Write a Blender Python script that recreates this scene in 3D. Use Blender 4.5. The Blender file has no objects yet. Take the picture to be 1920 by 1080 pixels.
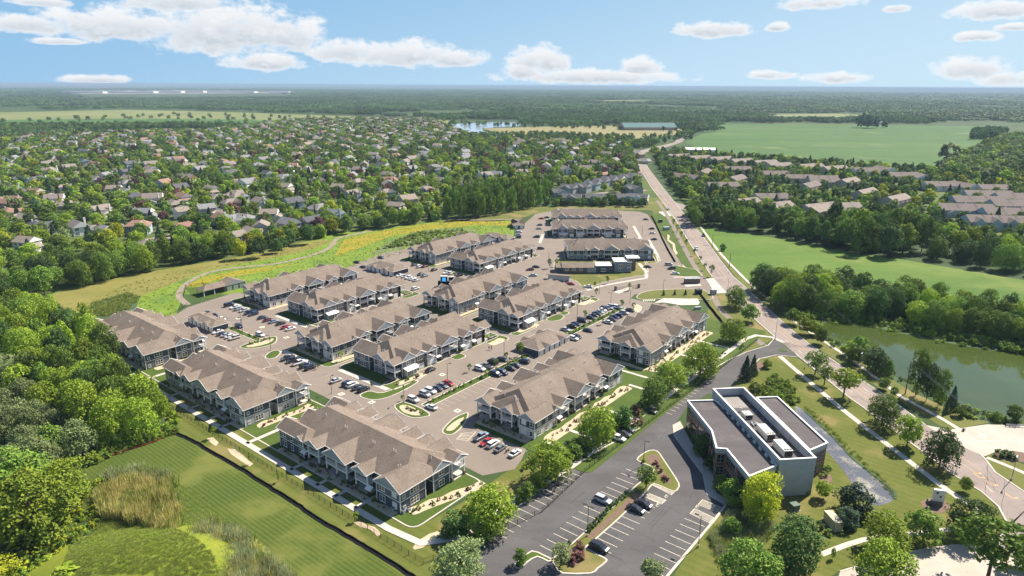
import bpy, bmesh, math, random
from mathutils import Vector, Matrix
from mathutils.geometry import tessellate_polygon
R = math.radians
rnd = random.Random(7)
scene = bpy.context.scene
HAZE_DENSITY = 0.000075
# ------------------------------------------------------------------ camera
FPX, HCAM, ROLL = 1250.0, 103.0, R(0.3)
PITCH = math.atan((540 - 160) / FPX)
cam_d = bpy.data.cameras.new('camera')
cam = bpy.data.objects.new('camera', cam_d)
scene.collection.objects.link(cam)
cam_d.sensor_width = 36.0
cam_d.lens = FPX / 1920 * 36
cam_d.clip_start, cam_d.clip_end = 1.0, 200000.0
cam.matrix_world = Matrix.Translation((0, 0, HCAM)) @ Matrix.Rotation(R(90) - PITCH, 4, 'X') @ Matrix.Rotation(ROLL, 4, 'Z')
scene.camera = cam
# ------------------------------------------------------------------ light
SUN_EL = R(47)
SUN_DIR = Vector((0.775 * math.cos(SUN_EL), 0.632 * math.cos(SUN_EL), math.sin(SUN_EL)))
sun_d = bpy.data.lights.new('sun', 'SUN')
sun_d.energy, sun_d.angle, sun_d.color = 5.0, R(0.53), (1.0, 0.93, 0.82)
sun = bpy.data.objects.new('sun', sun_d)
scene.collection.objects.link(sun)
sun.rotation_euler = SUN_DIR.to_track_quat('Z', 'Y').to_euler()
scene.view_settings.view_transform = 'Standard'
scene.view_settings.look = 'None'
scene.view_settings.exposure = 1.0
scene.view_settings.gamma = 1.0
scene.cycles.use_denoising = True
scene.cycles.max_bounces = 6
scene.cycles.diffuse_bounces = 3
scene.cycles.volume_bounces = 0
scene.cycles.transparent_max_bounces = 6
scene.cycles.caustics_reflective = False
scene.cycles.caustics_refractive = False
scene.cycles.sample_clamp_indirect = 4.0


def ray(u, v):
    """direction of the view ray through a point of the photograph (1920 x 1080)"""
    dx, dy = u - 960, v - 540
    x = (dx * math.cos(ROLL) + dy * math.sin(ROLL)) / FPX
    y = (-dx * math.sin(ROLL) + dy * math.cos(ROLL)) / FPX
    return Vector((x, math.cos(PITCH) - y * math.sin(PITCH), -math.sin(PITCH) - y * math.cos(PITCH)))


def G(u, v, h=0.0):
    """point of the flat land (or of a level h metres above it) seen at u, v"""
    d = ray(u, v)
    t = (HCAM - h) / -d.z
    return Vector((t * d.x, t * d.y))


def proj(x, y, z=0.0):
    X, Y, Z = x, y, z - HCAM
    w = Y * math.cos(PITCH) - Z * math.sin(PITCH)
    if w <= 1:
        return (-9999, -9999, 1)
    yy = -(Y * math.sin(PITCH) + Z * math.cos(PITCH)) / w * FPX
    xx = X / w * FPX
    return (960 + xx * math.cos(ROLL) - yy * math.sin(ROLL), 540 + xx * math.sin(ROLL) + yy * math.cos(ROLL), w)


A1 = Vector((0.624, 0.781))   # along the apartment rows, away from the camera
A2 = Vector((0.781, -0.624))  # across them, to the right and nearer


def P(s, t):
    return A1 * s + A2 * t


# ------------------------------------------------------------------ sky
world = bpy.data.worlds.new('World')
scene.world = world
world.use_nodes = True
nt = world.node_tree
nt.nodes.clear()


def nd(tree, typ, **kw):
    n = tree.nodes.new(typ)
    for k, val in kw.items():
        setattr(n, k, val)
    return n


def mth(tree, op, a, b=None, c=None, clamp=False):
    n = tree.nodes.new('ShaderNodeMath')
    n.operation = op
    n.use_clamp = clamp
    for i, q in enumerate((a, b, c)):
        if q is None:
            continue
        if isinstance(q, (int, float)):
            n.inputs[i].default_value = q
        else:
            tree.links.new(q, n.inputs[i])
    return n.outputs[0]


def mixc(tree, fac, a, b, mode='MIX'):
    n = tree.nodes.new('ShaderNodeMix')
    n.data_type = 'RGBA'
    n.blend_type = mode
    for sock, q in ((n.inputs[0], fac), (n.inputs[6], a), (n.inputs[7], b)):
        if isinstance(q, (int, float)):
            sock.default_value = q
        elif isinstance(q, tuple):
            sock.default_value = (*q, 1) if len(q) == 3 else q
        else:
            tree.links.new(q, sock)
    return n.outputs[2]


def smooth(tree, x, lo, hi):
    n = tree.nodes.new('ShaderNodeMapRange')
    n.interpolation_type = 'SMOOTHSTEP'
    tree.links.new(x, n.inputs[0])
    n.inputs[1].default_value, n.inputs[2].default_value = lo, hi
    return n.outputs[0]


CLOUDS = [  # centre u, v and half sizes in photograph pixels, seen as directions from the site
    (430, 62, 175, 72), (210, 52, 190, 42), (545, 70, 70, 50), (330, 5, 130, 30), (60, 48, 110, 26), (500, 118, 90, 24),
    (760, 106, 130, 34), (850, 112, 75, 22), (650, 100, 80, 30), (180, 150, 75, 12), (110, 78, 60, 9), (80, 5, 70, 12),
    (1010, 118, 72, 36), (1200, 128, 50, 24), (1110, 146, 190, 20), (980, 135, 40, 28), (1335, 58, 90, 20), (1455, 52, 26, 12), (1530, 8, 95, 18),
    (1865, 22, 95, 26), (1680, 17, 30, 10), (1835, 70, 52, 14), (1445, 142, 50, 12), (1570, 148, 70, 15), (1820, 132, 85, 30),
    (1900, 150, 70, 22), (1900, 52, 40, 10), (300, 190, 10, 2)]
tc = nd(nt, 'ShaderNodeTexCoord')
sep = nd(nt, 'ShaderNodeSeparateXYZ')
nt.links.new(tc.outputs['Generated'], sep.inputs[0])
AZ = mth(nt, 'MULTIPLY', mth(nt, 'ARCTAN2', sep.outputs[0], sep.outputs[1]), 57.2958)
EL = mth(nt, 'MULTIPLY', mth(nt, 'ARCSINE', sep.outputs[2]), 57.2958)
cmb = nd(nt, 'ShaderNodeCombineXYZ')
nt.links.new(AZ, cmb.inputs[0])
nt.links.new(mth(nt, 'MULTIPLY', EL, 1.7), cmb.inputs[1])


def skynoise(scale, detail, rough, off):
    n = nd(nt, 'ShaderNodeTexNoise')
    n.inputs['Scale'].default_value = scale
    n.inputs['Detail'].default_value = detail
    n.inputs['Roughness'].default_value = rough
    m = nd(nt, 'ShaderNodeVectorMath', operation='ADD')
    nt.links.new(cmb.outputs[0], m.inputs[0])
    m.inputs[1].default_value = off
    nt.links.new(m.outputs[0], n.inputs['Vector'])
    return n.outputs['Fac']


N1 = skynoise(0.55, 10, 0.62, (0, 0, 0))
N2 = skynoise(0.55, 10, 0.62, (0.3, 0.75, 0))
field = tsel = None
for (u, v, hw, hh) in CLOUDS:
    d = ray(u, v)
    az = math.degrees(math.atan2(d.x, d.y))
    el = math.degrees(math.asin(d.z / d.length))
    d2, d3 = ray(u + hw, v), ray(u, v - hh)
    wa = abs(math.degrees(math.atan2(d2.x, d2.y)) - az)
    we = abs(math.degrees(math.asin(d3.z / d3.length)) - el)
    ex = mth(nt, 'POWER', mth(nt, 'ABSOLUTE', mth(nt, 'MULTIPLY', mth(nt, 'SUBTRACT', AZ, az), 1 / wa)), 2.0)
    dy = mth(nt, 'MULTIPLY', mth(nt, 'SUBTRACT', EL, el), 1 / we)
    tt = dy
    dy = mth(nt, 'MAXIMUM', dy, mth(nt, 'MULTIPLY', dy, -1.5))      # flat base, billowing top
    f = mth(nt, 'SUBTRACT', 1.0, mth(nt, 'ADD', ex, mth(nt, 'POWER', dy, 2.0)))
    if field is None:
        field, tsel = f, tt
    else:
        g = mth(nt, 'GREATER_THAN', f, field)
        tsel = mth(nt, 'ADD', mth(nt, 'MULTIPLY', tt, g), mth(nt, 'MULTIPLY', tsel, mth(nt, 'SUBTRACT', 1.0, g)))
        field = mth(nt, 'MAXIMUM', field, f)
field = mth(nt, 'MAXIMUM', field, -1.2)
dens = mth(nt, 'ADD', mth(nt, 'MULTIPLY', field, 0.80), mth(nt, 'MULTIPLY', mth(nt, 'SUBTRACT', N1, 0.5), 2.6))
dens2 = mth(nt, 'ADD', mth(nt, 'MULTIPLY', field, 0.80), mth(nt, 'MULTIPLY', mth(nt, 'SUBTRACT', N2, 0.5), 2.6))
alpha = smooth(nt, dens, -0.12, 0.62)
selfshade = smooth(nt, mth(nt, 'SUBTRACT', dens2, dens), -0.30, 0.40)
core = smooth(nt, dens, 0.12, 0.85)
low = smooth(nt, mth(nt, 'ADD', tsel, mth(nt, 'MULTIPLY', mth(nt, 'SUBTRACT', N2, 0.5), 2.4)), 0.75, -0.55)
shade = mth(nt, 'MULTIPLY', core, mth(nt, 'MULTIPLY', mth(nt, 'ADD', 0.30, low), mth(nt, 'ADD', 0.45, mth(nt, 'MULTIPLY', selfshade, 0.55))), clamp=True)
sky = nd(nt, 'ShaderNodeTexSky', sky_type='NISHITA')
sky.sun_disc = False
sky.sun_elevation = SUN_EL
sky.sun_rotation = math.atan2(SUN_DIR.x, SUN_DIR.y)
sky.altitude = 200
sky.air_density, sky.dust_density, sky.ozone_density = 1.0, 0.6, 2.0
blue = mixc(nt, smooth(nt, EL, 30, 10), mixc(nt, 1.0, sky.outputs[0], (0.80, 0.90, 1.0), 'MULTIPLY'),
            mixc(nt, smooth(nt, mth(nt, 'ADD', mth(nt, 'MULTIPLY', AZ, 0.012), mth(nt, 'MULTIPLY', EL, -0.055)), -0.75, 0.45), (1.95, 3.60, 5.40), (4.0, 5.35, 6.35)))
cloudc = mixc(nt, shade, (6.6, 6.65, 6.7), (3.2, 3.65, 4.2))
skyc = mixc(nt, mth(nt, 'MULTIPLY', alpha, 0.96), blue, cloudc)
bg = nd(nt, 'ShaderNodeBackground')
bg.inputs[1].default_value = 0.076
wo = nd(nt, 'ShaderNodeOutputWorld')
nt.links.new(skyc, bg.inputs[0])
nt.links.new(bg.outputs[0], wo.inputs[0])
world.cycles.sampling_method = 'MANUAL'
world.cycles.sample_map_resolution = 1024

# ------------------------------------------------------------------ materials
M = {}


def base_mat(name, rough=0.85, spec=0.25):
    m = bpy.data.materials.new(name)
    m.use_nodes = True
    t = m.node_tree
    b = t.nodes['Principled BSDF']
    b.inputs['Roughness'].default_value = rough
    b.inputs['Specular IOR Level'].default_value = spec
    M[name] = m
    return m, t, b


def coords(t, stretch=None, rot=0.0, kind='Object'):
    c = t.nodes.new('ShaderNodeTexCoord')
    if stretch is None and not rot:
        return c.outputs[kind]
    mp = t.nodes.new('ShaderNodeMapping')
    mp.inputs['Rotation'].default_value = (0, 0, rot)
    if stretch:
        mp.inputs['Scale'].default_value = stretch
    t.links.new(c.outputs[kind], mp.inputs[0])
    return mp.outputs[0]


def noise(t, scale, detail=4, rough=0.55, stretch=None, rot=0.0, kind='Object'):
    n = t.nodes.new('ShaderNodeTexNoise')
    n.inputs['Scale'].default_value = scale
    n.inputs['Detail'].default_value = detail
    n.inputs['Roughness'].default_value = rough
    t.links.new(coords(t, stretch, rot, kind), n.inputs['Vector'])
    return n.outputs['Fac']


def ramp(t, fac, stops):
    r = t.nodes.new('ShaderNodeValToRGB')
    e = r.color_ramp.elements
    while len(e) < len(stops):
        e.new(0.5)
    for i, (p, c) in enumerate(stops):
        e[i].position = p
        e[i].color = (*c, 1)
    t.links.new(fac, r.inputs[0])
    return r.outputs[0]


def plain(name, col, rough=0.8, spec=0.25, metal=0.0, var=0.12, scale=1.5):
    """one colour with slight uneven wear"""
    m, t, b = base_mat(name, rough, spec)
    b.inputs['Metallic'].default_value = metal
    lo = tuple(c * (1 - var) for c in col)
    hi = tuple(min(1, c * (1 + var)) for c in col)
    t.links.new(ramp(t, noise(t, scale), [(0.3, lo), (0.7, hi)]), b.inputs['Base Color'])
    return m


def two(name, ca, cb, s1, s2, w=0.5, rough=0.9, stops=(0.35, 0.65), stretch=None, rot=0.0, spec=0.15, bump=0.0, cc=None, s3=0.1, cut=(0.6, 0.75)):
    """two tones by a large and a fine noise; an optional third tone in patches"""
    m, t, b = base_mat(name, rough, spec)
    n1 = noise(t, s1, 5, 0.6, stretch, rot)
    n2 = noise(t, s2, 4, 0.7)
    f = mth(t, 'ADD', mth(t, 'MULTIPLY', n1, w), mth(t, 'MULTIPLY', n2, 1 - w))
    col = ramp(t, f, [(stops[0], ca), (stops[1], cb)])
    if cc:
        col = mixc(t, smooth(t, noise(t, s3, 4, 0.6), *cut), col, cc)
    t.links.new(col, b.inputs['Base Color'])
    if bump:
        bp = t.nodes.new('ShaderNodeBump')
        bp.inputs['Strength'].default_value = bump
        bp.inputs['Distance'].default_value = 0.3
        t.links.new(n2, bp.inputs['Height'])
        t.links.new(bp.outputs[0], b.inputs['Normal'])
    return m


def striped(name, ca, cb, ang, period, amount, s1, s2, cc=None):
    m, t, b = base_mat(name, 0.95, 0.1)
    w = t.nodes.new('ShaderNodeTexWave')
    w.inputs['Scale'].default_value = 1.0
    w.inputs['Distortion'].default_value = 0.9
    w.inputs['Detail'].default_value = 2
    w.inputs['Detail Scale'].default_value = 0.25
    k = 0.314 / period
    t.links.new(coords(t, (k, k, k), ang), w.inputs['Vector'])
    f = mth(t, 'ADD', mth(t, 'MULTIPLY', mth(t, 'ADD', mth(t, 'MULTIPLY', mth(t, 'SUBTRACT', w.outputs['Fac'], 0.5), mth(t, 'MULTIPLY', noise(t, 0.035, 3), 2.0)), 0.5), amount),
            mth(t, 'ADD', mth(t, 'MULTIPLY', noise(t, s1, 5), (1 - amount) * 0.5), mth(t, 'MULTIPLY', noise(t, s2, 4, 0.7), (1 - amount) * 0.5)))
    col = ramp(t, f, [(0.3, ca), (0.7, cb)])
    if cc:
        col = mixc(t, smooth(t, noise(t, 0.05, 4, 0.6), 0.5, 0.68), col, cc)
    t.links.new(col, b.inputs['Base Color'])
    return m


# land
two('land', (0.030, 0.055, 0.018), (0.070, 0.105, 0.030), 0.004, 0.06, 0.6, cc=(0.13, 0.14, 0.055), s3=0.0016, cut=(0.60, 0.72))
two('suburb_lawn', (0.055, 0.085, 0.020), (0.11, 0.135, 0.035), 0.02, 0.4, 0.6)
two('lawn', (0.048, 0.080, 0.014), (0.082, 0.118, 0.020), 0.15, 2.2, 0.55)
two('verge_grass', (0.085, 0.105, 0.022), (0.155, 0.150, 0.038), 0.06, 1.2, 0.6, cc=(0.21, 0.165, 0.065), s3=0.045, cut=(0.52, 0.66))
striped('mown_verge', (0.075, 0.098, 0.018), (0.140, 0.146, 0.034), R(-51.4), 2.4, 0.10, 0.05, 1.3, cc=(0.20, 0.165, 0.06))
striped('mown_field', (0.040, 0.070, 0.012), (0.108, 0.130, 0.026), R(-51.4), 1.1, 0.20, 0.05, 1.4, cc=(0.135, 0.145, 0.035))
two('meadow', (0.115, 0.180, 0.020), (0.185, 0.250, 0.034), 0.06, 0.9, 0.5, cc=(0.10, 0.165, 0.03), s3=0.05, cut=(0.50, 0.66))
two('meadow_tan', (0.15, 0.15, 0.035), (0.24, 0.20, 0.06), 0.05, 0.6, 0.55, cc=(0.10, 0.14, 0.03), s3=0.05)
two('flowers', (0.16, 0.20, 0.018), (0.36, 0.235, 0.025), 0.10, 0.9, 0.3, stops=(0.42, 0.62))
two('reedy', (0.040, 0.075, 0.026), (0.080, 0.120, 0.050), 0.06, 0.8, 0.5)
two('marsh', (0.085, 0.125, 0.035), (0.20, 0.22, 0.10), 0.08, 0.5, 0.5, cc=(0.13, 0.20, 0.02), s3=0.07)
two('mound', (0.12, 0.165, 0.020), (0.22, 0.24, 0.024), 0.05, 0.9, 0.6, cc=(0.11, 0.12, 0.035), s3=0.07)
two('crop', (0.062, 0.122, 0.016), (0.110, 0.178, 0.026), 0.014, 0.25, 0.65, cc=(0.165, 0.195, 0.045), s3=0.012, cut=(0.52, 0.76), stretch=(0.45, 1.6, 1))
two('far_crop', (0.046, 0.102, 0.022), (0.080, 0.145, 0.034), 0.005, 0.03, 0.65, cc=(0.16, 0.185, 0.07), s3=0.006, cut=(0.55, 0.74), stretch=(0.3, 1.8, 1))
two('hay_field', (0.14, 0.17, 0.055), (0.22, 0.22, 0.085), 0.004, 0.04, 0.6)
two('dry_field', (0.20, 0.18, 0.075), (0.27, 0.23, 0.11), 0.006, 0.05, 0.6)
two('trail', (0.22, 0.175, 0.13), (0.29, 0.24, 0.185), 0.3, 2.0, 0.5)
two('mulch', (0.13, 0.085, 0.060), (0.21, 0.14, 0.10), 1.0, 5.0, 0.5)
two('gravel_bed', (0.40, 0.31, 0.20), (0.56, 0.45, 0.31), 0.6, 4.0, 0.5)
two('bare_earth', (0.24, 0.16, 0.09), (0.36, 0.25, 0.15), 0.3, 2.0, 0.5)
# paving
m = two('asphalt', (0.072, 0.067, 0.065), (0.122, 0.114, 0.110), 0.10, 1.8, 0.65, stops=(0.32, 0.68), bump=0.1, stretch=(0.5, 1.5, 1), rot=R(-52), cc=(0.135, 0.126, 0.122), s3=0.07, cut=(0.55, 0.78))
two('warm_asphalt', (0.186, 0.150, 0.120), (0.252, 0.207, 0.168), 0.05, 1.6, 0.6, stops=(0.32, 0.68), cc=(0.165, 0.138, 0.122), s3=0.05, cut=(0.55, 0.75))
two('road_asphalt', (0.225, 0.180, 0.155), (0.310, 0.255, 0.222), 0.05, 1.5, 0.6, stops=(0.32, 0.68), cc=(0.17, 0.135, 0.12), s3=0.08, cut=(0.58, 0.70), stretch=(0.4, 2.2, 1), rot=R(40))
two('concrete', (0.44, 0.385, 0.32), (0.56, 0.50, 0.43), 0.3, 3.0, 0.6)
two('plaza_concrete', (0.40, 0.34, 0.28), (0.50, 0.43, 0.36), 0.12, 1.0, 0.6)
plain('paint', (0.66, 0.58, 0.45), 0.7, var=0.2, scale=1.2)
plain('faded_paint', (0.44, 0.36, 0.28), 0.8, var=0.2, scale=1.0)
plain('amber_paint', (0.62, 0.36, 0.10), 0.7, var=0.2)
plain('tar', (0.035, 0.030, 0.028), 0.7)
# building
def shingles(name, ca, cb):
    m, t, b = base_mat(name, 0.9, 0.2)
    n1 = noise(t, 2.4, 4, 0.75, (1, 1, 1.6))
    n2 = noise(t, 0.25, 3, 0.5)
    f = mth(t, 'ADD', mth(t, 'MULTIPLY', n1, 0.75), mth(t, 'MULTIPLY', n2, 0.25))
    t.links.new(ramp(t, f, [(0.38, ca), (0.62, cb)]), b.inputs['Base Color'])
    return m


shingles('roof_shingle', (0.142, 0.108, 0.083), (0.252, 0.199, 0.156))


def siding(name, col):
    m, t, b = base_mat(name, 0.7, 0.3)
    w = t.nodes.new('ShaderNodeTexWave')
    w.bands_direction = 'Z'
    w.wave_profile = 'SAW'
    w.inputs['Scale'].default_value = 1.57
    t.links.new(coords(t), w.inputs['Vector'])
    f = mth(t, 'ADD', mth(t, 'MULTIPLY', w.outputs['Fac'], 0.35), mth(t, 'MULTIPLY', noise(t, 0.8), 0.65))
    t.links.new(ramp(t, f, [(0.25, tuple(c * 0.84 for c in col)), (0.75, tuple(c * 1.14 for c in col))]), b.inputs['Base Color'])
    return m


siding('navy_siding', (0.066, 0.082, 0.106))
siding('slate_siding', (0.135, 0.147, 0.162))
siding('grey_siding', (0.38, 0.37, 0.36))
siding('pale_siding', (0.58, 0.56, 0.53))
siding('blue_siding', (0.20, 0.235, 0.27))
siding('gable_siding', (0.33, 0.35, 0.37))
plain('white_trim', (0.80, 0.77, 0.72), 0.6, var=0.05)
plain('white_roof', (0.82, 0.79, 0.72), 0.7, var=0.06, scale=0.6)
plain('panel_white', (0.74, 0.72, 0.69), 0.6, var=0.05)
two('stone', (0.12, 0.085, 0.070), (0.23, 0.175, 0.145), 1.5, 6.0, 0.4)
two('brick', (0.17, 0.075, 0.050), (0.27, 0.13, 0.09), 0.8, 6.0, 0.4)
plain('window_glass', (0.018, 0.024, 0.032), 0.08, 0.8, var=0.3, scale=0.5)
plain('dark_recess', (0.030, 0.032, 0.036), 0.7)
two('membrane_roof', (0.082, 0.071, 0.070), (0.128, 0.113, 0.110), 0.14, 1.2, 0.6, stops=(0.32, 0.68), cc=(0.165, 0.148, 0.14), s3=0.16, cut=(0.55, 0.78), stretch=(0.4, 2.0, 1), rot=R(7))
two('weathered_membrane', (0.24, 0.21, 0.19), (0.31, 0.28, 0.25), 0.3, 2.0, 0.6)
two('stucco', (0.33, 0.35, 0.37), (0.43, 0.44, 0.45), 0.25, 2.5, 0.7)
plain('parapet_cap', (0.72, 0.70, 0.66), 0.5, 0.4, var=0.05)
plain('hvac_metal', (0.55, 0.53, 0.47), 0.5, 0.4, var=0.12)
plain('steel', (0.25, 0.26, 0.27), 0.45, 0.5, var=0.1)
plain('dark_metal', (0.03, 0.028, 0.026), 0.5, 0.4, var=0.2)
plain('black_cloth', (0.012, 0.012, 0.013), 0.9, 0.1, var=0.3)
plain('orange_cloth', (0.22, 0.060, 0.025), 0.8, 0.1, var=0.3)
two('wood_pole', (0.12, 0.09, 0.065), (0.22, 0.17, 0.125), 1.0, 5.0, 0.5)
plain('green_box', (0.10, 0.15, 0.11), 0.6, var=0.15)
plain('grey_box', (0.33, 0.35, 0.36), 0.6, var=0.15)
plain('tan_metal', (0.48, 0.42, 0.29), 0.6, var=0.15)
plain('red_paint', (0.42, 0.030, 0.022), 0.4, 0.5)
plain('rock', (0.44, 0.37, 0.27), 0.9, var=0.25)
plain('rubber', (0.012, 0.012, 0.012), 0.7)
plain('chrome', (0.45, 0.45, 0.46), 0.3, 0.6, metal=0.6)
plain('tail_red', (0.30, 0.01, 0.01), 0.3, 0.6)
plain('lamp_clear', (0.75, 0.75, 0.72), 0.2, 0.6)
plain('car_glass', (0.012, 0.014, 0.017), 0.05, 0.9, var=0.2)
plain('skin', (0.45, 0.28, 0.20), 0.6)
plain('dark_hair', (0.03, 0.02, 0.015), 0.7)
plain('dark_clothes', (0.035, 0.038, 0.05), 0.9)
plain('brown_clothes', (0.10, 0.07, 0.05), 0.9)
CAR = dict(white=(0.74, 0.73, 0.70), silver=(0.42, 0.43, 0.44), grey=(0.17, 0.175, 0.18), dark=(0.050, 0.052, 0.057), black=(0.016, 0.016, 0.018),
           navy=(0.022, 0.032, 0.075), blue=(0.22, 0.27, 0.34), red=(0.36, 0.018, 0.016), maroon=(0.13, 0.014, 0.016), tan=(0.50, 0.45, 0.38))
for k, c in CAR.items():
    m = plain('car_' + k, c, 0.28, 0.5, var=0.03)
    m.node_tree.nodes['Principled BSDF'].inputs['Coat Weight'].default_value = 0.6
# screens give off light
m, t, b = base_mat('lit_screen', 0.3)
t.links.new(ramp(t, noise(t, 0.8), [(0.3, (0.02, 0.20, 0.55)), (0.7, (0.05, 0.36, 0.8))]), b.inputs['Base Color'])
t.links.new(ramp(t, noise(t, 0.8), [(0.3, (0.02, 0.20, 0.55)), (0.7, (0.05, 0.36, 0.8))]), b.inputs['Emission Color'])
b.inputs['Emission Strength'].default_value = 0.7
# water
def water(name, ca, cb, rough, bump, scale):
    m, t, b = base_mat(name, rough, 0.5)
    b.inputs['IOR'].default_value = 1.333
    t.links.new(ramp(t, noise(t, 0.03, 4), [(0.35, ca), (0.65, cb)]), b.inputs['Base Color'])
    bp = t.nodes.new('ShaderNodeBump')
    bp.inputs['Strength'].default_value = bump
    bp.inputs['Distance'].default_value = 0.05
    t.links.new(noise(t, scale, 3, 0.6), bp.inputs['Height'])
    t.links.new(bp.outputs[0], b.inputs['Normal'])
    return m


water('pond_water', (0.044, 0.064, 0.013), (0.060, 0.080, 0.022), 0.03, 0.10, 0.8)
water('far_water', (0.30, 0.36, 0.42), (0.38, 0.44, 0.50), 0.10, 0.1, 0.2)
m, t, b = base_mat('creek_water', 0.12, 0.5)
t.links.new(ramp(t, mth(t, 'ADD', mth(t, 'MULTIPLY', noise(t, 0.16, 3), 0.6), mth(t, 'MULTIPLY', noise(t, 1.6, 5, 0.7), 0.4)),
                 [(0.50, (0.10, 0.10, 0.105)), (0.56, (0.20, 0.185, 0.15)), (0.64, (0.38, 0.35, 0.26))]), b.inputs['Base Color'])


LEAF_GAIN = 2.0


def leaf(name, ca, cb, cc):
    m, t, b = base_mat(name, 0.65, 0.2)
    oi = t.nodes.new('ShaderNodeObjectInfo')
    f = mth(t, 'ADD', mth(t, 'MULTIPLY', noise(t, 3.5, 3, 0.6, kind='Object'), 0.8), mth(t, 'MULTIPLY', oi.outputs['Random'], 0.2))
    ca, cb, cc = ((min(.8, c[0] * LEAF_GAIN * 1.12), min(.8, c[1] * LEAF_GAIN), c[2] * LEAF_GAIN) for c in (ca, cb, cc))
    col = ramp(t, f, [(0.30, ca), (0.52, cb), (0.72, cc)])
    hv = t.nodes.new('ShaderNodeHueSaturation')
    t.links.new(mth(t, 'ADD', 0.485, mth(t, 'MULTIPLY', oi.outputs['Random'], 0.03)), hv.inputs['Hue'])
    t.links.new(mth(t, 'ADD', 0.80, mth(t, 'MULTIPLY', oi.outputs['Random'], 0.42)), hv.inputs['Value'])
    t.links.new(col, hv.inputs['Color'])
    t.links.new(hv.outputs[0], b.inputs['Base Color'])
    tr = t.nodes.new('ShaderNodeBsdfTranslucent')
    t.links.new(hv.outputs[0], tr.inputs[0])
    mx = t.nodes.new('ShaderNodeMixShader')
    mx.inputs[0].default_value = 0.24
    out = t.nodes['Material Output']
    t.links.new(b.outputs[0], mx.inputs[1])
    t.links.new(tr.outputs[0], mx.inputs[2])
    t.links.new(mx.outputs[0], out.inputs[0])


leaf('leaf_green', (0.038, 0.074, 0.012), (0.070, 0.122, 0.017), (0.108, 0.162, 0.024))
leaf('leaf_dark', (0.022, 0.050, 0.014), (0.040, 0.078, 0.018), (0.060, 0.105, 0.024))
leaf('leaf_far', (0.026, 0.056, 0.018), (0.044, 0.084, 0.024), (0.066, 0.112, 0.034))
leaf('leaf_bright', (0.066, 0.115, 0.012), (0.118, 0.178, 0.016), (0.170, 0.225, 0.024))
leaf('leaf_yellow', (0.10, 0.135, 0.010), (0.165, 0.200, 0.012), (0.24, 0.26, 0.018))
leaf('leaf_grey', (0.060, 0.090, 0.035), (0.098, 0.135, 0.050), (0.14, 0.175, 0.070))
leaf('needle', (0.018, 0.036, 0.020), (0.030, 0.054, 0.030), (0.048, 0.080, 0.042))
leaf('purple_leaf', (0.055, 0.030, 0.028), (0.085, 0.045, 0.038), (0.12, 0.060, 0.045))
leaf('reed_tan', (0.19, 0.19, 0.06), (0.28, 0.27, 0.10), (0.36, 0.34, 0.16))
leaf('reed_pale', (0.13, 0.165, 0.085), (0.19, 0.23, 0.125), (0.26, 0.295, 0.175))
leaf('reed_green', (0.07, 0.105, 0.018), (0.11, 0.145, 0.028), (0.15, 0.175, 0.042))
two('bark', (0.060, 0.046, 0.036), (0.12, 0.095, 0.075), 1.0, 8.0, 0.4)
# ------------------------------------------------------------------ helpers
COL = scene.collection


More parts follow.
